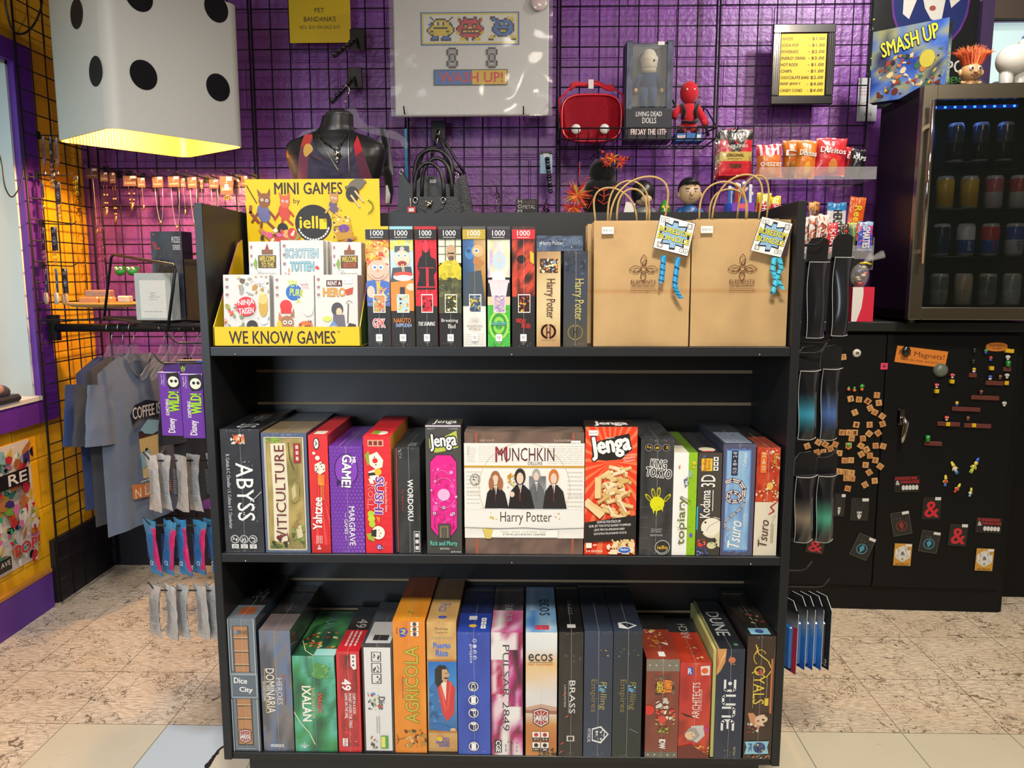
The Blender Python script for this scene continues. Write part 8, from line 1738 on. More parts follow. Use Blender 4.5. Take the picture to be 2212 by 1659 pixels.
m = MB(); m.ell((0,-.018,H_-.052),(.014,.005,.007),'#1a1614','gloss',12,6); m.build('mouth',t)
c = Vector((at(1344,450,2.98).x,2.95,zsf)); m = MB(); m.box((-.018,0,0),(.018,.001,at(1344,436,2.95).z-zsf),'#e8e4de','card'); tag(m.build('paper_tag',loc=c,rot=(0,R(12),0)),'white paper price tag leaning beside the furry puppet','tag')
# ---------------------------------------------------------------- jerky bags, meat sticks
def flat_bag(name,label,cat,x0,x1,y0,y1,Y,col,paint,d=.02,rot=0,group=None,mat='film',seed=0,parts=True):
    a = at(x0,y1,Y); b_ = at(x1,y0,Y); w,h = b_.x-a.x,b_.z-a.z; c = Vector(((a.x+b_.x)/2,Y,a.z))
    m = MB()
    def f(sg):
        def g(u,v):
            k = (math.sin(math.pi*min(1,max(0,(v-.03)/.94)))**.6 if .03 < v < .97 else 0)*(1-abs(2*u-1)**3)
            return ((u-.5)*w*sg*(1-.04*math.sin(math.pi*v)),-sg*(d/2*k+.0012*noise.noise(Vector((u*7,v*7,seed)))+.0004),v*h+.002*math.sin(u*9+seed)*(v in (0,1)))
        return g
    # printed through a lookup: paint(u, v) returns a colour
    m.sheet(f(1),40,50,paint,mat); m.sheet(f(-1),10,12,col,mat)
    o = m.build(name,loc=c,rot=(0,R(rot),0)); tag(o,label,cat,group); o['_d'] = d; del o['_d']
    return o,w,h,d
def on_bag(o,w,h,d,fn,z0=0,mat='plain'):
    m = MB(); F = Face(m,(-w/2,-d/2-.0014,h),(1,0,0),(0,0,-1),w,h,mat,.0001); fn(F); return m.build('printed_label',o)
for k,(dx,dy,Y) in enumerate(((-10,10,3.24),(-5,5,3.22),(0,0,3.20))):
    lab = ['rearmost red and black jerky bag on the grid hook','middle red and black jerky bag on the grid hook','front red and black jerky bag with a tan original band'][k]
    def jp(u,v):
        v = 1-v
        if v < .22: return '#1d1b1c'
        if v < .50: return '#c22030' if abs(u-.5) > .30-(v-.22)*.6 else '#1c1a1c'
        if v < .70: return '#c09a4c'
        if .74 < v < .86 and abs(u-.5) < .18: return '#5a2c22'
        return '#c8222e'
    r_ = flat_bag('jerky_bag',lab,'snack bag',1552+dx,1627+dx,279+dy,379+dy,Y,'#a81c28',jp,.016,group='jerky bags on one hook',seed=k)
    if k == 2: on_bag(*r_,lambda F: (F.T('JACK LINKS',.18,.34,.84,.42,'#f0eeea',bold=.02),F.T('ORIGINAL',.22,.53,.74,.60,'#3a2418',bold=.02),F.lines(.25,.63,.7,.655,1,'#6a4a28',2),F.P([(.42,.22),(.5,.3),(.58,.22),(.52,.33),(.48,.33)],'#c8222e')))
p = at(1590,282,3.2); hk = W(p); hk.tube([Vector((p.x,YG-.005,p.z)),p+Vector((0,-.02,0)),p+Vector((0,-.035,.012))],.0025,'#141418','powder',6); tag(hk.build('peg_hook',loc=p),'black peg hook through the jerky bags','hook')
bx = Vector((at(1593,460,2.98).x,2.96,zsf)); t = thing('meat_stick_tub','blue display tub packed with wrapped meat sticks','snack tub',bx)
zz_ = at(1593,441,2.96).z-zsf; m = MB(); m.lathe([(0,0),(.05,0),(.055,zz_),(.052,zz_),(.047,.004),(0,.004)],'#2c4ab0','gloss',24); F = Fr(m,-.04,.04,zz_-.03,zz_,-.056); F.Rc(0,.0,1,1,'#6a2a9a').E(.5,.4,.25,.3,'#d84a5a'); m.build('tub',t)
for k in range(11):
    x = -.042+.0084*k; y = -.02+.03*((k*7) % 3)/2; hh = zz_+.085-.008*abs(k-5)*.5-.01*((k*5) % 3); cc = ['#2458b8','#d8dce4','#2a62c8','#8a2a2c'][k % 4]
    m = MB(); m.cbox((x-.0055,y-.004,.006),(x+.0055,y+.004,hh),.002,cc,'film'); m.box((x-.0057,y-.0043,hh-.012),(x+.0057,y+.0043,hh-.002),'#e4e8ee','film')
    if k in (4,6): m.box((x-.0057,y-.0046,hh-.06),(x+.0057,y-.0041,hh-.018),'#d8442c','film'); Face(m,(x-.0055,y-.0047,hh-.02),(1,0,0),(0,0,-1),.011,.036,'plain',.0001).T('HOT ROD',.2,.05,.8,.95,'#f0e04a',rot=90,bold=.03)
    m.build('meat_stick',t)
# ================================================================ right: chips, candy, counter, fridge
ty0,ty1 = at(1640,388,3.08),at(1893,388,3.08)
t = thing('acrylic_tray','clear acrylic shelf tray of chip bags on the wall grid','tray',ty0); w = ty1.x-ty0.x
m = MB(); m.box((0,0,0),(w,.235,.003),'#e8ecee','acrylic'); m.box((0,0,0),(w,.003,.045),'#f4f8fa','acrylic')
for x in (0,w*.33,w*.66,w-.003): m.box((x,.003,.003),(x+.003,.235,.04),'#f0f4f6','acrylic')
m.tube([(0,0,.045),(w,0,.045)],.0016,'#ffffff','clear',5); m.build('tray_body',t)
def chip(label,x0,x1,y0,y1,Y,base,acc,txt,tcol,rot=0,seed=0,stripes=False):
    def p(u,v):
        v = 1-v
        if stripes and v < .32: return '#e8e0dc' if int(u*9) % 2 else '#c8283c'
        if v < .07 or v > .95: return mix(base,'#ffffff',.12)
        if (u-.55)**2*1.6+(v-.76)**2 < .035: return mix(acc,base,.3*noise.noise(Vector((u*14,v*14,seed)))+.1)
        return mix(base,acc,.12+.25*noise.noise(Vector((u*5+seed,v*5,2))))
    r_ = flat_bag('chip_bag',label,'chip bag',x0,x1,y0,y1,Y,base,p,.045,rot,'chip bags in the acrylic tray','film',seed)
    on_bag(*r_,lambda F: F.T(txt,.1,.28 if not stripes else .55,.92,.43 if not stripes else .66,tcol,bold=.03,out='#1a1416' if not stripes else None,ow=.03,tilt=4))
chip('red and white striped puff snack bag, far left in the acrylic tray',1634,1692,312,385,3.17,'#d8642c','#e8843c','CHEEZIES','#f4ece4',-3,1,True)
chip('orange chip bag turned aside behind the front orange one',1690,1730,303,385,3.22,'#d8601c','#e89a3c','D','#f4f0ec',-2,2)
chip('orange chip bag with white lettering, middle of the acrylic tray',1714,1762,303,385,3.14,'#dc661c','#e8a04a','Doritos','#f4f0ec',3,3)
chip('bright red chip bag with white lettering in the acrylic tray',1757,1828,298,379,3.16,'#c81c2c','#d8803c','Doritos','#f4f0ec',2,4)
chip('small red bag tucked behind the right end of the tray',1818,1838,318,380,3.22,'#b81c28','#c8402c','D','#f4f0ec',5,5)
chip('small black snack bag, far right in the acrylic tray',1828,1864,322,380,3.15,'#17171a','#3a3a3c','KRPS','#e8e8e8',8,6)
# framed price list
Y = 3.27; a = at(1664,226,Y); b_ = at(1808,50,Y); w,h = b_.x-a.x,b_.z-a.z; c = Vector(((a.x+b_.x)/2,Y,(a.z+b_.z)/2))
t = thing('framed_price_list','black framed yellow price list of drinks and snacks on the grid','framed sign',c)
for k,(lo,hi) in enumerate((((-w/2,0,h/2-.036),(w/2,.02,h/2)),((-w/2,0,-h/2),(w/2,.02,-h/2+.036)),((-w/2,0,-h/2+.034),(-w/2+.034,.02,h/2-.034)),((w/2-.034,0,-h/2+.034),(w/2,.02,h/2-.034)))):
    m = MB(); m.cbox(lo,hi,.004,'#1d1c20','gloss')
    if k > 1:
        for q in (.008,.016,.024): m.box((lo[0]+q,-.003,lo[2]),(lo[0]+q+.003,0,hi[2]),'#2c2b30','gloss')
    m.build('frame_bar',t)
m = MB(); m.box((-w/2+.03,.006,-h/2+.03),(w/2-.03,.010,h/2-.03),'#e3b010','card'); F = Fr(m,-w/2+.034,w/2-.034,-h/2+.036,h/2-.036,.006)
for k,(n_,p_) in enumerate((('WATER','$1.00'),('SODA POP','$1.00'),('POWERADE','$2.00'),('ENERGY DRINK','$3.00'),('HOT RODS','$1.00'),('CHIPS','$1.00'),('CHOCOLATE BARS','$2.00'),('BEEF JERKY','$4.00'),('CANDY CONES','$4.00'))):
    v = .06+.104*k; F.T(n_,.02,v,.02+.042*len(n_)+.03,v+.048,'#3a2c10',bold=.01).T(p_,.68,v,.96,v+.055,'#3a2c10',bold=.01).Rc(.61,v+.024,.64,v+.03,'#3a2c10')
m.build('price_sheet',t)
# convention poster and note
plate('event_poster','black event poster with a white haired woman in a blue circle','poster',1868,2122,-60,232,YB-.006,.002,'#15181a',lambda F:(F.E(.55,.2,.36,.38,'#5a2a78'),F.E(.55,.2,.34,.355,'#1d2a5a',n=30),F.P([(.42,.0),(.68,.0),(.7,.1),(.66,.34),(.6,.52),(.62,.36),(.56,.34),(.5,.26)],'#d4d0c4'),F.P([(.25,0),(.4,0),(.42,.2),(.36,.34),(.3,.3),(.3,.16)],'#d4d0c4'),F.P([(.74,0),(.86,0),(.82,.2),(.74,.26),(.7,.14)],'#d4d0c4'),F.E(.57,.26,.03,.02,'#8a4a3c'),F.T('FAN EXPO',.3,.66,.9,.76,'#c8ccc8',bold=.03,tilt=-4),F.T('ENTERTAINMENT',.34,.78,.92,.83,'#3a7a34',bold=.02,tilt=-3),F.T('10',.52,.86,.7,.97,'#b5b8b4',shear=.2),F.B(0,.3,.12,.9,['#6a9a3c','#4a6a8a','#8a9a98','#b5c83a'],14,3,.01,.03)),mat='gloss')
plate('paper_note','white paper note with red and black handwriting pinned behind the grid','note',1850,1898,168,262,YB-.012,.0015,'#d0d0d4',lambda F:(F.lines(.05,.2,.8,.42,3,'#a84a4a',2,fill=.2),F.L([(.1,.62),(.4,.56),(.9,.58)],.02,'#b03a3a'),F.T('3518',.35,.8,.75,.88,'#44444a')))
# ---------------------------------------------------------------- counter cabinet
CB = Vector((1.172,2.968,0)); cd = Vector((math.cos(R(-2.6)),math.sin(R(-2.6)),0))
CW = -.235; cab = thing('storage_cabinet','black two door metal cabinet covered with magnets under the counter','cabinet',CB,(0,0,R(-2.6)))
CT = 1.098; xr = .675; xd = facept(1897,1000,CB,cd).x-CB.x
m = MB(); m.box((CW,.006,.0),(xr,.33,CT),'#0d0e0f','powder'); m.box((CW,0,0),(xr-.012,.006,.115),'#0f1011','powder'); m.build('cabinet_body',cab)
zd = atz(1780,1262,.115).z; dz_ = at(1780,1262,2.96).z; dz_ = facept(1780,1260,CB,cd).z
for k,(x0,x1,z0_) in enumerate(((CW+.01,xd-.0015,dz_),(xd+.0015,xr-.03,dz_-.004))):
    m = MB(); m.cbox((x0,-.014,z0_),(x1,.006,CT-.012),.002,'#0e0f10','powder'); d_ = m.build('cabinet_door',cab)
    if k == 1:
        p = facept(1941,905,CB,cd); lx,lz = (p-CB).dot(cd),p.z; hm = MB()
        hm.cbox((lx-.012,-.026,lz-.02),(lx+.016,-.014,lz+.045),.006,'#c8c8c8','chrome'); hm.tube([(lx+.004,-.03,lz+.01),(lx+.012,-.04,lz-.01),(lx+.006,-.038,lz-.06),(lx+.003,-.036,lz-.085)],[.012,.011,.009,.007],'#d0d0d0','chrome',10); hm.build('handle',d_)
ct_ = thing('counter','long black counter top over the magnet cabinet','counter',CB,(0,0,R(-2.6)))
m = MB(); m.cbox((CW-.02,-.03,CT+.001),(1.4,.34,CT+.037),.003,'#1a1c1d','laminate'); m.build('slab',ct_)
CZ = CT+.037
m = MB(); m.box((xr+.012,.16,0),(1.4,.34,CT-.002),'#0c0c0e','powder'); tag(m.build('storage_cabinet',loc=CB,rot=(0,0,R(-2.6))),'plain black cabinet side at the far right edge under the counter','cabinet')
# ---------------------------------------------------------------- drinks fridge
fa = at(1985,183,2.85); FB = Vector((1.367,2.85,CZ+.012)); FA = R(-4.4); FW,FD,FH = .47,.40,at(1990,183,2.85).z-CZ-.012
fr = thing('drinks_fridge','black bar fridge with steel framed glass door and blue lights','fridge',FB,(0,0,FA))
m = MB(); bt = '#0b0d0b'
m.box((0,.035,0),(.02,FD,FH),bt,'powder'); m.box((FW-.02,.035,0),(FW,FD,FH),bt,'powder'); m.box((0,.035,FH-.03),(FW,FD,FH),bt,'powder'); m.box((0,.035,0),(FW,FD,.035),bt,'powder'); m.box((.02,FD-.02,.03),(FW-.02,FD,FH-.03),'#141618','laminate'); m.build('fridge_body',fr)
for k,(x,y) in enumerate(((.03,.05),(FW-.03,.05),(.03,FD-.03),(FW-.03,FD-.03))): m = MB(); m.lathe([(0,-.0115),(.013,-.0115),(.014,0)],'#0b0b0c','plastic',12,T=tr(x,y,0)); m.build('foot',fr)
m = MB(); fwid = .046; ST_ = '#8f8a7e'
m.cbox((0,0,0),(fwid,.034,FH),.003,ST_,'steel'); m.cbox((FW-fwid,0,0),(FW,.034,FH),.003,ST_,'steel'); m.cbox((fwid,0,FH-.05),(FW-fwid,.034,FH),.003,ST_,'steel'); m.cbox((fwid,0,0),(FW-fwid,.034,.045),.003,ST_,'steel'); dr = m.build('door_frame',fr)
m = MB(); m.box((fwid-.004,.012,.04),(FW-fwid+.004,.017,FH-.046),'#0a100f','smoked'); m.build('glass_pane',dr)
m = MB(); m.tube([(.022,-.035,FH-.06),(.022,-.035,.20)],.0075,'#c8b8a8','chrome',12); m.box((.016,-.035,FH-.15),(.028,.0,FH-.135),'#b09880','chrome'); m.box((.016,-.035,.235),(.028,.0,.25),'#b08a6a','chrome'); m.build('door_handle',dr)
m = MB(); m.box((.05,.05,FH-.072),(FW-.13,.062,FH-.062),'#0a38d0','glow')
for k in range(9): m.box((.06+.033*k,.0485,FH-.071),(.068+.033*k,.05,FH-.064),'#3a90ff','led')
m.build('blue_light_strip',fr); l = area('fridge_led',FB+Vector((.2,.09,FH-.08)),FB+Vector((.2,.2,0)),.25,.03,.35,(.12,.3,1));
shz = [.045,.225,.395,.56]
for z in shz[1:]:
    m = MB()
    for k in range(14): m.tube([(.025+.0325*k,.07,z),(.025+.0325*k,FD-.03,z)],.0016,'#2a2c2e','metal',5)
    m.tube([(.022,.07,z),(FW-.022,.07,z)],.003,'#3a3c3e','metal',6); m.build('wire_rack',fr)
def can(label,x,y,z,c,c2,txt,r=.031,h=.118,bottle=False):
    loc = FB+Matrix.Rotation(FA,3,'Z')@Vector((x,y,z)); t = thing('soda_bottle' if bottle else 'drink_can',label,'bottle' if bottle else 'can',loc,(0,0,FA),None)
    m = MB()
    if bottle: m.lathe([(0,0),(r,.004),(r,.09),(r*.85,.12),(r*.4,.155),(r*.38,.175)],c,'gloss',18)
    else: m.lathe([(0,.004),(r*.75,0),(r,.01),(r,h*.5),(r,h-.012),(r*.82,h-.001),(r*.8,h),(r*.76,h-.004),(0,h-.004)],c,'gloss',20,cols=['#b5b5b5','#b5b5b5',c,c2,'#b5b5b5','#c8c8c8','#c8c8c8','#b0b0b0'])
    m.build('body',t)
    if bottle: q = MB(); q.lathe([(r*.45,.17),(r*.45,.19),(0,.19)],'#3a6ad0','plastic',12); q.build('cap',t)
    if txt: q = MB(); F = Face(q,(-r*.7,-r*.99,h*.85),(1,0,0),(0,0,-1),r*1.4,h*.7,'plain',.0004); F.T(txt,.3,.05,.7,.95,c2 if c2 != c else '#ddd',rot=-90,bold=.02); q.build('lettering',t)
rowc = [('bottom','#8a9098'),('second','#2a4a9a'),('third','#c8882a')]
spec = [[('#2c4a8a','#8a9098',''),('#8f938f','#6a706a','MUG'),('#a09a8c','#c8b08a','NESTEA'),('#7a7c7a','#5a5e5a','CRUSH'),('#b5bab8','#8a9a92','DIET')],
        [('#8a2c34','#5a2028',''),('#1c3a50','#16303f',''),('#1c4a9a','#dfe4ec','pepsi'),('#1f4ca8','#c0343c','pepsi'),('#b8bcc0','#2a4a9a','diet')],
        [('#2a3c34','#4a7a5a',''),('#c8942c','#e0a83c',''),('#c89028','#d8a038',''),('#a8a0a8','#b0505a',''),('#b0aaa8','#a83a3c','')]]
for r_ in range(3):
    for k in range(5):
        c_,c2,tx = spec[r_][k]; can(f"{('blue and silver','silver grey','tan silver','dull grey','pale silver')[k] if r_==0 else (('dark red','dark teal','deep blue','blue globe marked','silver and blue')[k] if r_==1 else ('dark green','golden yellow','amber yellow','pink grey','grey red banded')[k])} drink can on the {rowc[r_][0]} fridge rack",.062+.085*k-(.004 if r_ else 0),.115,shz[r_]+.003,c_,c2,tx)
can('blue capped water bottle on the top fridge rack',.07,.12,shz[3]+.003,'#2a4a8a','#2a4a8a','',.03,.12,True)
for k in range(3): can(f"{('left','middle','right')[k]} dark energy drink can on the top fridge rack",.17+.085*k,.12,shz[3]+.003,'#15171c','#3a3f4a','ROCK' if k < 2 else '',.028,.14)
# on top of the fridge
FT = FB.z+FH+.001
def onf(px,Yd): return Vector((at(px,190,Yd).x,Yd,FT))
c = onf(1950,2.98); t = thing('card_game_box','blue card game box with yellow slanted title standing on the fridge','board game',c,(0,0,R(62)))
w,d,h = .26,.05,.26
m = MB(); m.cbox((-w/2,0,0),(w/2,d,h),.001,'#1c2a5a','card'); F = Face(m,(-w/2,0,h),(1,0,0),(0,0,-1),w,h,'gloss')
t.rotation_euler = (0,0,R(-40)); t.location = onf(1958,3.06)
F.N_(0,0,1,1,['#1c2c6a','#2a4a9a','#4a6ab0','#8a8a5a','#2a3050'],10,12,3,3); F.B(.1,.38,.95,.95,['#8a3c2c','#c8983a','#3a5a4a','#d8b88a','#5a2c24','#a86a3a','#2a2a3a'],80,4,.02,.07).E(.75,.5,.1,.12,'#b5a040').T('SMASH UP',.12,.1,.88,.32,'#e8d83a',bold=.03,out='#16224a',tilt=-12,ow=.04)
F = Face(m,(w/2,0,h),(0,1,0),(0,0,-1),d,h,'gloss'); F.Rc(0,0,1,1,'#1a2024').T('SMASH UP',.25,.35,.8,.9,'#c8b83a',rot=-90,bold=.02,out='#111').B(0,0,1,.3,['#2a3a5a','#3a4a3a','#8a3a3a'],12,3,.1,.2); m.build('box',t)
c = onf(2095,2.98); t = thing('troll_doll','naked troll doll with tall orange hair on the fridge','doll',c); SKN = '#c08a5e'
m = MB(); m.ell((0,0,.072),(.037,.033,.035),SKN,'plastic',20,14); m.ell((0,-.033,.066),(.008,.007,.007),SKN,'plastic',10,8); m.ell((0,0,.028),(.018,.015,.022),SKN,'plastic',14,10)
for sg in (-1,1): m.ell((sg*.038,0,.070),(.008,.006,.012),SKN,'plastic',10,8); m.tube([(sg*.014,0,.038),(sg*.030,-.004,.032),(sg*.036,-.008,.036)],[.007,.006,.005],SKN,'plastic',8); m.tube([(sg*.009,0,.016),(sg*.011,-.002,.002)],[.009,.009],SKN,'plastic',10)
m.build('body',t)
for sg in (-1,1): m = MB(); m.ell((sg*.014,-.030,.078),(.008,.005,.008),'#ece8e0','gloss',12,8); m.ell((sg*.014,-.0345,.078),(.0045,.002,.005),'#241a3a','gloss',10,6); m.build('eye',t)
m = MB(); m.tube([(-.014,-.029,.058),(0,-.034,.054),(.014,-.029,.058)],.0013,'#7a3a2c','plastic',5); m.build('mouth',t)
m = MB(); rd = random.Random(3)
for k in range(260):
    a = rd.uniform(0,6.28); q = rd.uniform(.2,1); x0,y0 = .032*q*math.cos(a),.028*q*math.sin(a); l = rd.uniform(.05,.075)
    m.tube([(x0,y0,.094),(x0*1.7,y0*1.5,.094+l*.6),(x0*2.4+rd.uniform(-.01,.01),y0*1.6,.094+l*(1.02-.35*q*q))],[.0022,.0018,.0005],rd.choice(['#e8502c','#f0643c','#e8702c','#d8401c','#f08a4a']),'fabric',4)
m.build('hair',t)
c = onf(2092,3.08); m = MB()
for k in range(120):
    a = rd.uniform(0.1,3.04); l = rd.uniform(.05,.095); m.tube([(0,0,.012),(l*.6*math.cos(a),rd.uniform(-.01,.01),l*.5*math.sin(a)+.02),(l*math.cos(a),.0,l*math.sin(a)*.8+.01)],[.004,.003,.0006],rd.choice(['#4a4c4a','#6a6c6a','#2c2e2e']),'fabric',4)
m.ell((0,0,.02),(.03,.02,.02),'#3a3c3a','fabric',10,8); tag(m.build('feather_plume',loc=c),'dark grey feathery plume behind the troll doll on the fridge','feathers')
c = onf(2157,2.96); m = MB(); m.ell((0,0,.017),(.026,.024,.017),'#4a8a3a','gloss',16,10); m.ell((-.012,-.002,.016),(.020,.024,.0165),'#3a3f3c','gloss',14,8); tag(m.build('green_ball',loc=c),'small green and grey ball beside the troll doll','ball')
c = onf(2186,2.94); t = thing('white_figure','fat white toy figure with tiny cap seen from behind at the right edge','toy figure',c)
m = MB(); m.ell((0,0,.10),(.062,.05,.055),'#d4d0c4','plastic',22,16); m.ell((.035,0,.155),(.024,.022,.022),'#d4d0c4','plastic',14,10)
for sg in (-1,1): m.tube([(sg*.022,0,.06),(sg*.024,0,.02),(sg*.024,-.004,.006)],[.024,.022,.022],'#a8a8a2','plastic',12)
m.build('body',t); m = MB(); m.lathe([(.025,0),(.026,.010),(.020,.026),(0,.03)],'#dcd8cc','plastic',16,T=tr(.048,0,.168)@roty(20)); m.lathe([(.0265,0),(.027,.008)],'#2a4a9a','plastic',16,T=tr(.048,0,.166)@roty(20)); m.build('sailor_cap',t,label='white cap with blue band')
# ---------------------------------------------------------------- candy rack and sweets
rk0,rk1 = at(1735,548,2.99),at(1888,548,2.99); zr = rk0.z
t = thing('candy_rack','stepped black and clear rack holding chocolate bars on the counter','candy rack',Vector((rk0.x,2.99,CZ+.0006))); o = t.location
m = W(o); m.box((rk0.x-.07,2.99,CZ+.0006),(rk1.x-.05,3.13,zr),'#101113','laminate'); m.box((rk0.x-.07,3.131,CZ+.0006),(rk1.x-.05,3.25,zr+.05),'#101113','laminate'); m.build('rack_steps',t)
m = W(o); m.box((rk1.x-.05,2.985,zr-.06),(rk1.x-.004,3.13,zr-.055),'#f0f4f6','acrylic'); m.box((rk0.x-.07,2.984,zr-.02),(rk1.x-.004,2.988,zr+.03),'#f0f4f6','acrylic'); m.box((rk1.x-.006,2.988,zr-.055),(rk1.x-.002,3.13,zr+.06),'#f0f4f6','acrylic'); m.build('clear_front',t)
def bar(label,x0,x1,y0,y1,Y,base,band,txt,tcol,rot=0,seed=0,acc=None):
    def p(u,v):
        v = 1-v
        if v < .06 or v > .95: return mix(band,'#ffffff',.1)
        if acc and noise.noise(Vector((u*5+seed,v*8,seed))) > .15: return acc
        return band if v < .2 else base
    r_ = flat_bag('chocolate_bar',label,'chocolate bar',x0,x1,y0,y1,Y,base,p,.012,rot,'chocolate bars on the counter rack','film',seed)
    on_bag(*r_,lambda F: F.T(txt,.3,.2,.78,.92,tcol,rot=90,bold=.03))
for k in range(4): bar(['front white and red aerated chocolate bar','second white and orange wrapper in the stack','third white and orange wrapper in the stack','leftmost white and orange wrapper in the stack'][k],1757-12*k,1787-12*k,463+3*k,546,3.0+.017*k,'#e4dcd4','#e8e4de','Aero','#7a2c2c',5 if k == 0 else 0,k,'#c8603a')
bar('red wafer bar with white slanted lettering',1783,1810,481,550,3.02,'#c81c2c','#d8323c','KitKat','#f4f0ee',0,6)
bar('black caramel bar with red lettering beside the red wafer',1812,1834,484,552,3.045,'#241a18','#3a2420','Mars','#d83a2c',0,7)
bar('blue candy coated chocolate box with white lettering',1850,1887,479,541,3.0,'#3a4ab0','#7ab0d8','SMARTIES','#f4f0ee',0,8,'#c83a6a')
for k in range(3): bar(['yellow green wrapper left of the blue box, front','yellow green wrapper left of the blue box, middle','yellow green wrapper left of the blue box, rear'][k],1838-5*k,1851-5*k,481,541,3.03+.015*k,'#8aa04a','#c8b84a','','#fff',0,9+k,'#4a7ab0')
bar('white and blue chocolate bar with tall dark lettering',1783,1829,438,519,3.16,'#dce0e4','#2a7ac8','HERSHEYS','#2a2420',0,13)
bar('orange peanut cup pack with yellow script',1824,1864,426,519,3.155,'#e0501c','#e05a24',"Reese's",'#f0d83a',5,14)
bar('small brown bar with an orange crimped top',1743,1771,436,519,3.17,'#5a3428','#d8842c','','#fff',0,15,'#8a5a44')
for k,(x0,x1,y0,lb) in enumerate(((1630,1664,417,'yellow and red twisted candy bag behind the shelf corner, left'),(1661,1690,424,'yellow and red twisted candy bag behind the shelf corner, right'))):
    r_ = flat_bag('candy_bag',lb,'candy bag',x0,x1,y0,468,3.05,'#c8242c',lambda u,v: '#e0b81c' if v > .6+.15*noise.noise(Vector((u*6,v*3,k))) or abs(u-.5) > .44 else ('#c8242c' if noise.noise(Vector((u*4+k,v*4,2))) < .25 else '#f0e8e4'),.03,4-8*k,'yellow candy bags','film',k)
    on_bag(*r_,lambda F: F.T('CHO',.35,.3,.7,.95,'#f4f0ee',rot=90,bold=.04))
c = at(1660,468,3.05); b2 = W(c); b2.box((c.x-.06,2.99,CZ+.0006),(c.x+.03,3.12,c.z-.0005),'#101113','laminate'); tag(b2.build('candy_stand',loc=c),'plain black stand under the yellow candy bags','stand')
# treat bag and red and white box
a = at(1840,688,2.93); b_ = at(1891,620,2.93); w,h = b_.x-a.x,b_.z-CZ; c = Vector(((a.x+b_.x)/2,2.935,CZ+.0008))
m = MB(); m.box((-w/2,0,0),(w/2,.045,h-.001),'#c81c38','card'); F = Fr(m,-w/2,w/2,0,h-.001,0); F.Rc(0,0,1,1,'#c81c38').P([(0,0),(.48,0),(.5,.2),(.44,.6),(.24,1),(0,1)],'#dcdad4'); tag(m.build('paper_cup_box',loc=c),'red and white snack box standing on the counter','box')
c2 = c+Vector((0,.03,h)); t = thing('treat_bag','clear treat bag of mixed sweets tied with a yellow twist','treat bag',c2)
m = MB(); m.ell((-.005,0,.042),(.034,.026,.045),'#ffffff','acrylic',18,12,f=lambda d_:1+.1*noise.noise(d_*4)); m.sheet(lambda u,v: (.008+.05*v+.02*math.cos(6.28*u)*(.25+v),.02*math.sin(6.28*u)*(.25+v),.09+.03*v+.014*math.sin(19*u)*v),24,8,'#ffffff','acrylic'); m.build('clear_bag',t)
rd = random.Random(9)
for k in range(9): m = MB(); m.ell((rd.uniform(-.02,.014),rd.uniform(-.012,.01),.012+.0075*k),(.010,.008,.006),rd.choice(['#e0d8a8','#c8242c','#2a2420','#d8cfa0','#3a5a9a']),'gloss',10,6); m.build('sweet',t)
m = MB(); m.tube([(-.012,-.012,.086),(.010,-.016,.088),(.028,-.014,.082)],.004,'#e8d01c','gloss',6); m.build('yellow_twist',t)
# ================================================================ magnets on the cabinet doors
CQ = Vector((CB.x,CB.y,0)) + Vector((math.sin(R(-2.6)),-math.cos(R(-2.6)),0))*.0148
def mg_at(zx,zy): return facept(1680+zx/2.592,700+zy/2.592,CQ,cd)
MZ = (0,0,R(-2.6)); PXM = 2.96/FPX/2.592
def mag(name,label,cat,zx,zy,mb,rot=0,group=None):
    o = mb.build(name,loc=mg_at(zx,zy),rot=(0,R(rot),R(-2.6))); return tag(o,label,cat,group)
TL = [(365,185,'T',-8),(553,398,'T',3),(406,418,'J',-14),(453,422,'E',4),(502,432,'I',35),(564,441,'R',-8),(516,470,'C',-28),(541,493,'A',25),(430,495,'T',-25),(583,516,'T',35),(438,563,'I',8),(512,563,'S',-4),(585,559,'R',-20),(358,607,'F',2),(395,607,'A',0),(430,607,'I',0),(560,610,'N',-38),(510,613,'H',38),(412,640,'H',4),(475,640,'D',-6),(164,683,'A',-22),(226,662,'W',30),(264,672,'R',32),(320,673,'O',18),(293,697,'N',-28),(395,680,'L',0),(464,680,'V',32),(546,681,'Q',-4),(588,683,'V',14),(495,702,'P',-28),(218,718,'O',-20),(255,716,'K',-12),(343,722,'Y',4),(466,728,'W',-32),(514,736,'D',-8),(372,763,'G',0),(408,762,'Y',0),(545,762,'E',8),(490,788,'R',3),(572,796,'U',35),(320,820,'S',10),(345,825,'L',4),(380,828,'E',3),(412,832,'Y',5),(510,830,'O',-35),(382,862,'L',0),(415,864,'S',6),(541,877,'V',-8),(487,899,'U',-32),(390,920,'N',10)]
TL.sort(key=lambda t: t[1]); pts_ = []
def ordw(n): return str(n)+('th' if 10 <= n % 100 <= 20 else {1:'st',2:'nd',3:'rd'}.get(n % 10,'th'))
for k,(x,y,L_,r_) in enumerate(TL):
    m = MB(); s_ = .0112; q = .0001*((k*7) % 5); m.cbox((-s_,-.005-q,-s_),(s_,-.0002-q,s_),.0008,['#c08450','#b87a48','#c88c58'][k % 3],'card')
    F = Fr(m,-s_,s_,-s_,s_,-.005-q); F.T(L_,.28,.2,.72,.8,'#5a2a1a',bold=.01)
    mag('letter_tile',f'small wooden letter tile marked {L_}, {ordw(k+1)} from the top of the scattered tiles','letter tile',x,y,m,r_,'wooden letter tiles on the cabinet')
def dome(r,h,col,mat='gloss'): m = MB(); m.lathe([(r,0),(r*.95,h*.5),(r*.6,h*.9),(0,h)],col,mat,20,T=rotx(90)); return m
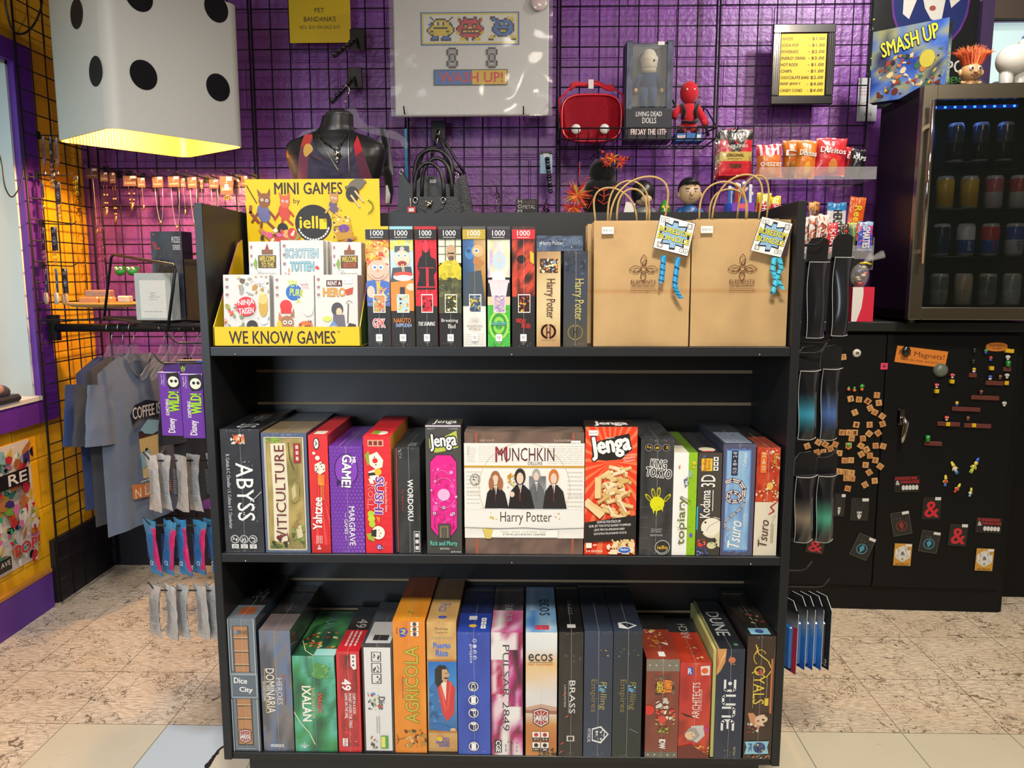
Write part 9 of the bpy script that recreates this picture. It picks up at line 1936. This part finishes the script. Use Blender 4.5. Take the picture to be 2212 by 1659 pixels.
def flat(w,h,col,fn=None,d=.002,mat='card'):
    w *= PXM; h *= PXM; m = MB(); m.box((-w/2,-d,-h/2),(w/2,-.0003,h/2),col,mat)
    if fn: fn(Fr(m,-w/2,w/2,-h/2,h/2,-d,mat))
    return m
mag('round_magnet','round cream magnet with brown drawing, left of the two','magnet',320,165,(lambda m:(m.box((-.006,-.0045,-.005),(.005,-.004,.003),'#4a3a2c','plain'),m)[1])(dome(.0155,.004,'#c8c0ae')))
mag('round_magnet','round cream magnet with brown drawing, right of the two','magnet',443,163,(lambda m:(m.box((-.005,-.0045,-.004),(.007,-.004,.005),'#5a4a3c','plain'),m)[1])(dome(.0155,.004,'#d0c8ba')))
mag('star_magnet','pink square magnet with a dark star','magnet',595,236,flat(38,36,'#d83a5a',lambda F:F.P([(.5+.3*(1 if q%2==0 else .4)*math.sin(q*.628),.5-.3*(1 if q%2==0 else .4)*math.cos(q*.628)) for q in range(10)],'#3a1420')))
mag('magnet_sign','orange paper sign about fun magnets with brown handwriting','sign',802,183,flat(275,92,'#e0762c',lambda F:(F.T('Fun Magnets!',.06,.22,.95,.62,'#5a2010',bold=.0),F.T('(how do they work??)',.1,.68,.85,.86,'#5a2010'))),7)
mag('price_bubble','orange speech bubble sign priced one dollar each','sign',1226,128,(lambda m:(Fr(m,-.03,.03,-.0125,.0125,-.001).T('Mario Magnets',.05,.08,.95,.46,'#6a2010').T('1$ each',.25,.54,.8,.94,'#6a2010'),m)[1])(MB().prism([(.038*math.cos(q*.314)*1.03,.0165*math.copysign(abs(math.sin(q*.314))**.7,math.sin(q*.314))) for q in range(20)],.0018,'#e0762c','card')))
mag('dark_magnet','glossy black lumpy magnet over the orange sign corner','magnet',712,150,MB().ell((0,-.012,0),(.016,.010,.020),'#17181a','gloss',16,12,f=lambda d_:1+.12*noise.noise(d_*5)))
mag('ball_magnet','large grey green half ball magnet','magnet',910,258,dome(.0262,.020,'#5a6258','plastic'))
for x,y,h,lb in ((425,365,.010,'small round cactus magnet in an orange pot, left of two'),(467,360,.017,'branched green cactus magnet in an orange pot, right of two'),(392,690,.020,'green cactus magnet in the middle of the letter tiles'),(298,757,.008,'tiny orange pot magnet at the left of the tiles'),(393,360,.007,'cactus magnet half hidden by the hologram pack')):
    m = MB(); m.lathe([(0,0),(.005,0),(.0068,.009),(.0055,.009),(0,.008)],'#d8602c','plastic',12,T=tr(0,-.0075,-.008)); m.tube([(0,-.0075,.0),(0,-.0075,h)],[.0045,.0035],'#3f9a3c','plastic',8)
    if h > .012: m.tube([(0,-.0075,h*.4),(.007,-.0075,h*.5),(.007,-.0075,h*.8)],.002,'#3f9a3c','plastic',6); m.tube([(0,-.0075,h*.3),(-.006,-.0075,h*.4),(-.006,-.0075,h*.7)],.002,'#3f9a3c','plastic',6)
    mag('cactus_magnet',lb,'magnet',x,y,m)
for k,(x,y,w,lb) in enumerate(((1088,286,42,'short brown ledge magnet, uppermost left'),(1280,252,42,'short brown ledge magnet under the green cylinder'),(1210,330,95,'brown ledge magnet right of centre, second row'),(1157,412,150,'long brown ledge magnet, third row'),(1051,476,152,'long brown ledge magnet, fourth row'),(953,559,122,'brown ledge magnet, fifth row left'),(1115,569,145,'brown ledge magnet, fifth row right'),(867,668,95,'brown ledge magnet under the lower green cylinder'))):
    m = MB(); m.cbox((-w/2*PXM,-.008,-.0085),(w/2*PXM,-.0002,.0085),.002,'#5a2e28','plastic'); mag('ledge_magnet',lb,'magnet',x,y,m,2,'brown ledge magnets')
for k,(x,y,lb) in enumerate(((1278,148,'left of the pair by the speech bubble'),(1301,150,'right of the pair by the speech bubble'),(1190,246,'below the little red figure'),(969,320,'under the upper toadstool'),(884,374,'under the left toadstool'),(1272,328,'at the end of the second ledge'),(945,558,'set in the fifth row left ledge'),(1090,564,'set in the fifth row right ledge'))):
    m = MB(); m.cbox((-.0075,-.0145,-.0075),(.0075,-.0085 if k > 4 else -.0002,.0075),.0015,'#e0a01c','gloss'); mag('cube_magnet','yellow cube magnet '+lb,'magnet',x,y,m,0,'yellow cube magnets')
for x,y,c_,lb in ((972,287,'#c8242c','red capped toadstool magnet, upper'),(884,342,'#c8242c','red capped toadstool magnet, left'),(940,524,'#c8242c','red capped toadstool magnet on the fifth row ledge'),(1282,186,'#c8ccc4','pale capped toadstool magnet above the green cylinder'),(1277,288,'#b8bcb4','pale capped toadstool magnet above the second ledge'),(1262,444,'#b8b8a8','pale capped toadstool magnet alone at the right')):
    m = MB(); m.ell((0,-.008,.002),(.009,.007,.0068),c_,'gloss',14,10); m.ell((0,-.008,-.006),(.005,.005,.005),'#e4dccc','gloss',10,8)
    for dx in (-.005,.003): m.ell((dx,-.0142,.003),(.0022,.001,.0022),'#f0ece4','gloss',8,6)
    mag('toadstool_magnet',lb,'magnet',x,y,m)
for x,y,h,lb in ((1283,220,.022,'plain green cylinder magnet at the upper right'),(834,638,.024,'plain green cylinder magnet at the lower left')): mag('cylinder_magnet',lb,'magnet',x,y,MB().lathe([(0,-h/2),(.0085,-h/2),(.0085,h/2),(0,h/2)],'#1f7a2c','gloss',16,T=tr(0,-.009,0)))
for x,y,c_,c2,lb in ((1187,192,'#c83a2c','#2a4aa8','tiny red and blue figure magnet'),(1160,152,'#3a8a4a','#2a4aa8','tiny green and blue figure magnet'),(1097,147,'#222426','#17181a','small black ball magnet, upper'),(1090,208,'#1c1e20','#17181a','small black ball magnet, lower'),(1094,256,'#e0a82c','#e4e4e4','small yellow and white magnet on the short ledge'),(1184,298,'#3a5ab0','#e4e4e4','small blue and white magnet on the second ledge'),(1240,296,'#7a4a34','#4a2c20','small brown magnet on the second ledge'),(1134,380,'#7a4030','#4a2c20','small brown magnet on the third row ledge'),(998,444,'#e0a82c','#2a4a9a','small yellow and blue magnet on the fourth row ledge'),(1060,527,'#6a4434','#4a2c20','small brown magnet on the fifth row right ledge')):
    m = MB(); m.ell((0,-.007,.003),(.0068,.006,.006),c_,'gloss',12,8); m.ell((0,-.006,-.005),(.006,.005,.005),c2,'gloss',10,8); mag('small_magnet',lb,'magnet',x,y,m)
for x,y,hc,sh,pt,r_,s_,lb in ((988,808,'#e0c040','#e4e4e0','#4a8ac8',-28,1.2,'little yellow headed figure magnet in white shirt and blue trousers'),(1093,800,'#2a4ac0','#a8b83a','#a8b83a',25,1.3,'little figure magnet with tall blue hair and green dress'),(935,880,'#e0c040','#c83a2c','#3a6ac8',0,1.0,'little yellow headed figure magnet in red shirt and blue shorts'),(1000,920,'#e0c040','#d83a2c','#d83a2c',30,.9,'little yellow headed figure magnet in a red dress'),(1075,943,'#e0c040','#d8dce4','#7ab0d8',8,.8,'little yellow headed figure magnet in pale blue')):
    m = MB(); m.ell((0,-.006,.013*s_),(.006*s_,.005,.0065*s_),'#e0c040','gloss',12,8); m.ell((0,-.0045,.020*s_),(.005*s_,.0035,.006*s_ if hc == '#e0c040' else .012*s_),hc,'gloss',10,8); m.ell((0,-.005,-.0),(.0058*s_,.0045,.009*s_),sh,'gloss',12,8)
    for sg in (-1,1): m.tube([(sg*.002*s_,-.005,-.006*s_),(sg*.003*s_,-.005,-.019*s_)],.0026*s_,pt,'gloss',6); m.tube([(sg*.005*s_,-.005,.005*s_),(sg*.009*s_,-.005,-.004*s_)],.0018*s_,'#e0c040','gloss',6)
    mag('figure_magnet',lb,'magnet',x,y,m,r_,'little cartoon family magnets')
def dd(F): F.T('DUNGEONS',.05,.05,.9,.24,'#c82430',bold=.03).T('DRAGONS',.25,.28,.98,.46,'#c82430',bold=.03).T('&',.06,.28,.22,.55,'#e0e0e0',bold=.02); [F.P([(.3+.13*k,.62),(.36+.13*k,.55),(.42+.13*k,.62),(.42+.13*k,.82),(.36+.13*k,.88),(.3+.13*k,.8)],'#d8d8d8') or F.E(.36+.13*k,.71,.02,None,'#444') for k in range(5)]
def amp(F): F.T('&',.12,.18,.92,.92,'#c81c2c',bold=.04).Rc(.66,.0,.98,.14,'#e0e0e0')
def d20(F): F.Rc(.02,.02,.98,.98,'#c8862c').P([(.5,.08),(.92,.3),(.92,.62),(.5,.84),(.08,.62),(.08,.3)],'#e4e4de').L([(.5,.08),(.2,.56),(.8,.56),(.5,.08)],.012,'#333').L([(.08,.62),(.2,.56),(.5,.84),(.8,.56),(.92,.62)],.012,'#333').T('2',.2,.25,.3,.36,'#222').T('14',.66,.2,.84,.32,'#222').T('8',.45,.64,.56,.74,'#222').T('&',.38,.36,.62,.52,'#222',bold=.03).T('NATURAL 20',.15,.87,.85,.96,'#4a2c10',bold=.02).Rc(.62,.04,.96,.14,'#ececea')
def neckl(c_): return lambda F: (F.L([(.15,.05),(.45,.55)],.02,'#3a3450'),F.L([(.85,.05),(.55,.55)],.02,'#3a3450'),F.P([(.36,.6),(.64,.6),(.6,.85),(.5,.95),(.4,.85)],c_),F.E(.43,.7,.04,None,'#17171a'),F.E(.57,.7,.04,None,'#17171a'),F.Rc(.62,.02,.98,.15,'#e0e0e0'))
def gem(c_): return lambda F: (F.L([(.02,.02),(.98,.02),(.98,.98),(.02,.98),(.02,.02)],.02,'#4a4c50'),F.arc(.5,.6,.28,0,360,.04,c_),F.P([(.5,.42),(.64,.56),(.5,.78),(.36,.56)],c_),F.B(.1,.1,.9,.35,['#8a8c90','#3a3c40'],14,3,.01,.03),F.Rc(.62,.02,.98,.14,'#e0e0e0'))
for x,y,w,h,fn,r_,lb in ((722,895,140,96,dd,-3,'black magnet with red fantasy game lettering and white dice, left'),(1180,1126,140,90,dd,2,'black magnet with red fantasy game lettering and white dice, right'),(860,1030,100,130,amp,0,'red dragon ampersand magnet, upper'),(1008,1180,100,130,amp,2,'red dragon ampersand magnet, lower right'),(210,1240,100,90,amp,8,'red ampersand magnet half hidden behind the hologram packs'),
    (698,1290,100,136,d20,1,'gold magnet card with a white twenty sided die, left of two'),(1156,1318,100,136,d20,1,'gold magnet card with a white twenty sided die, right of two'),(457,1036,100,134,neckl('#b8b8b4'),0,'bagged dark necklace card with silver skull pendant, right'),(345,1012,60,134,neckl('#b8b8b4'),2,'bagged necklace card partly behind the hologram pack'),
    (690,1116,105,140,gem('#7a2420'),-12,'bagged card with a dark red horned emblem'),(475,1246,105,140,gem('#3a86a8'),22,'bagged card with a blue ring pendant, tilted left of two'),(848,1218,105,128,gem('#3a86a8'),8,'bagged card with a blue ring pendant, right of two')):
    mag('magnet_card',lb,'magnet',x,y,flat(w,h,'#121315',fn,.0022,'gloss'),r_)
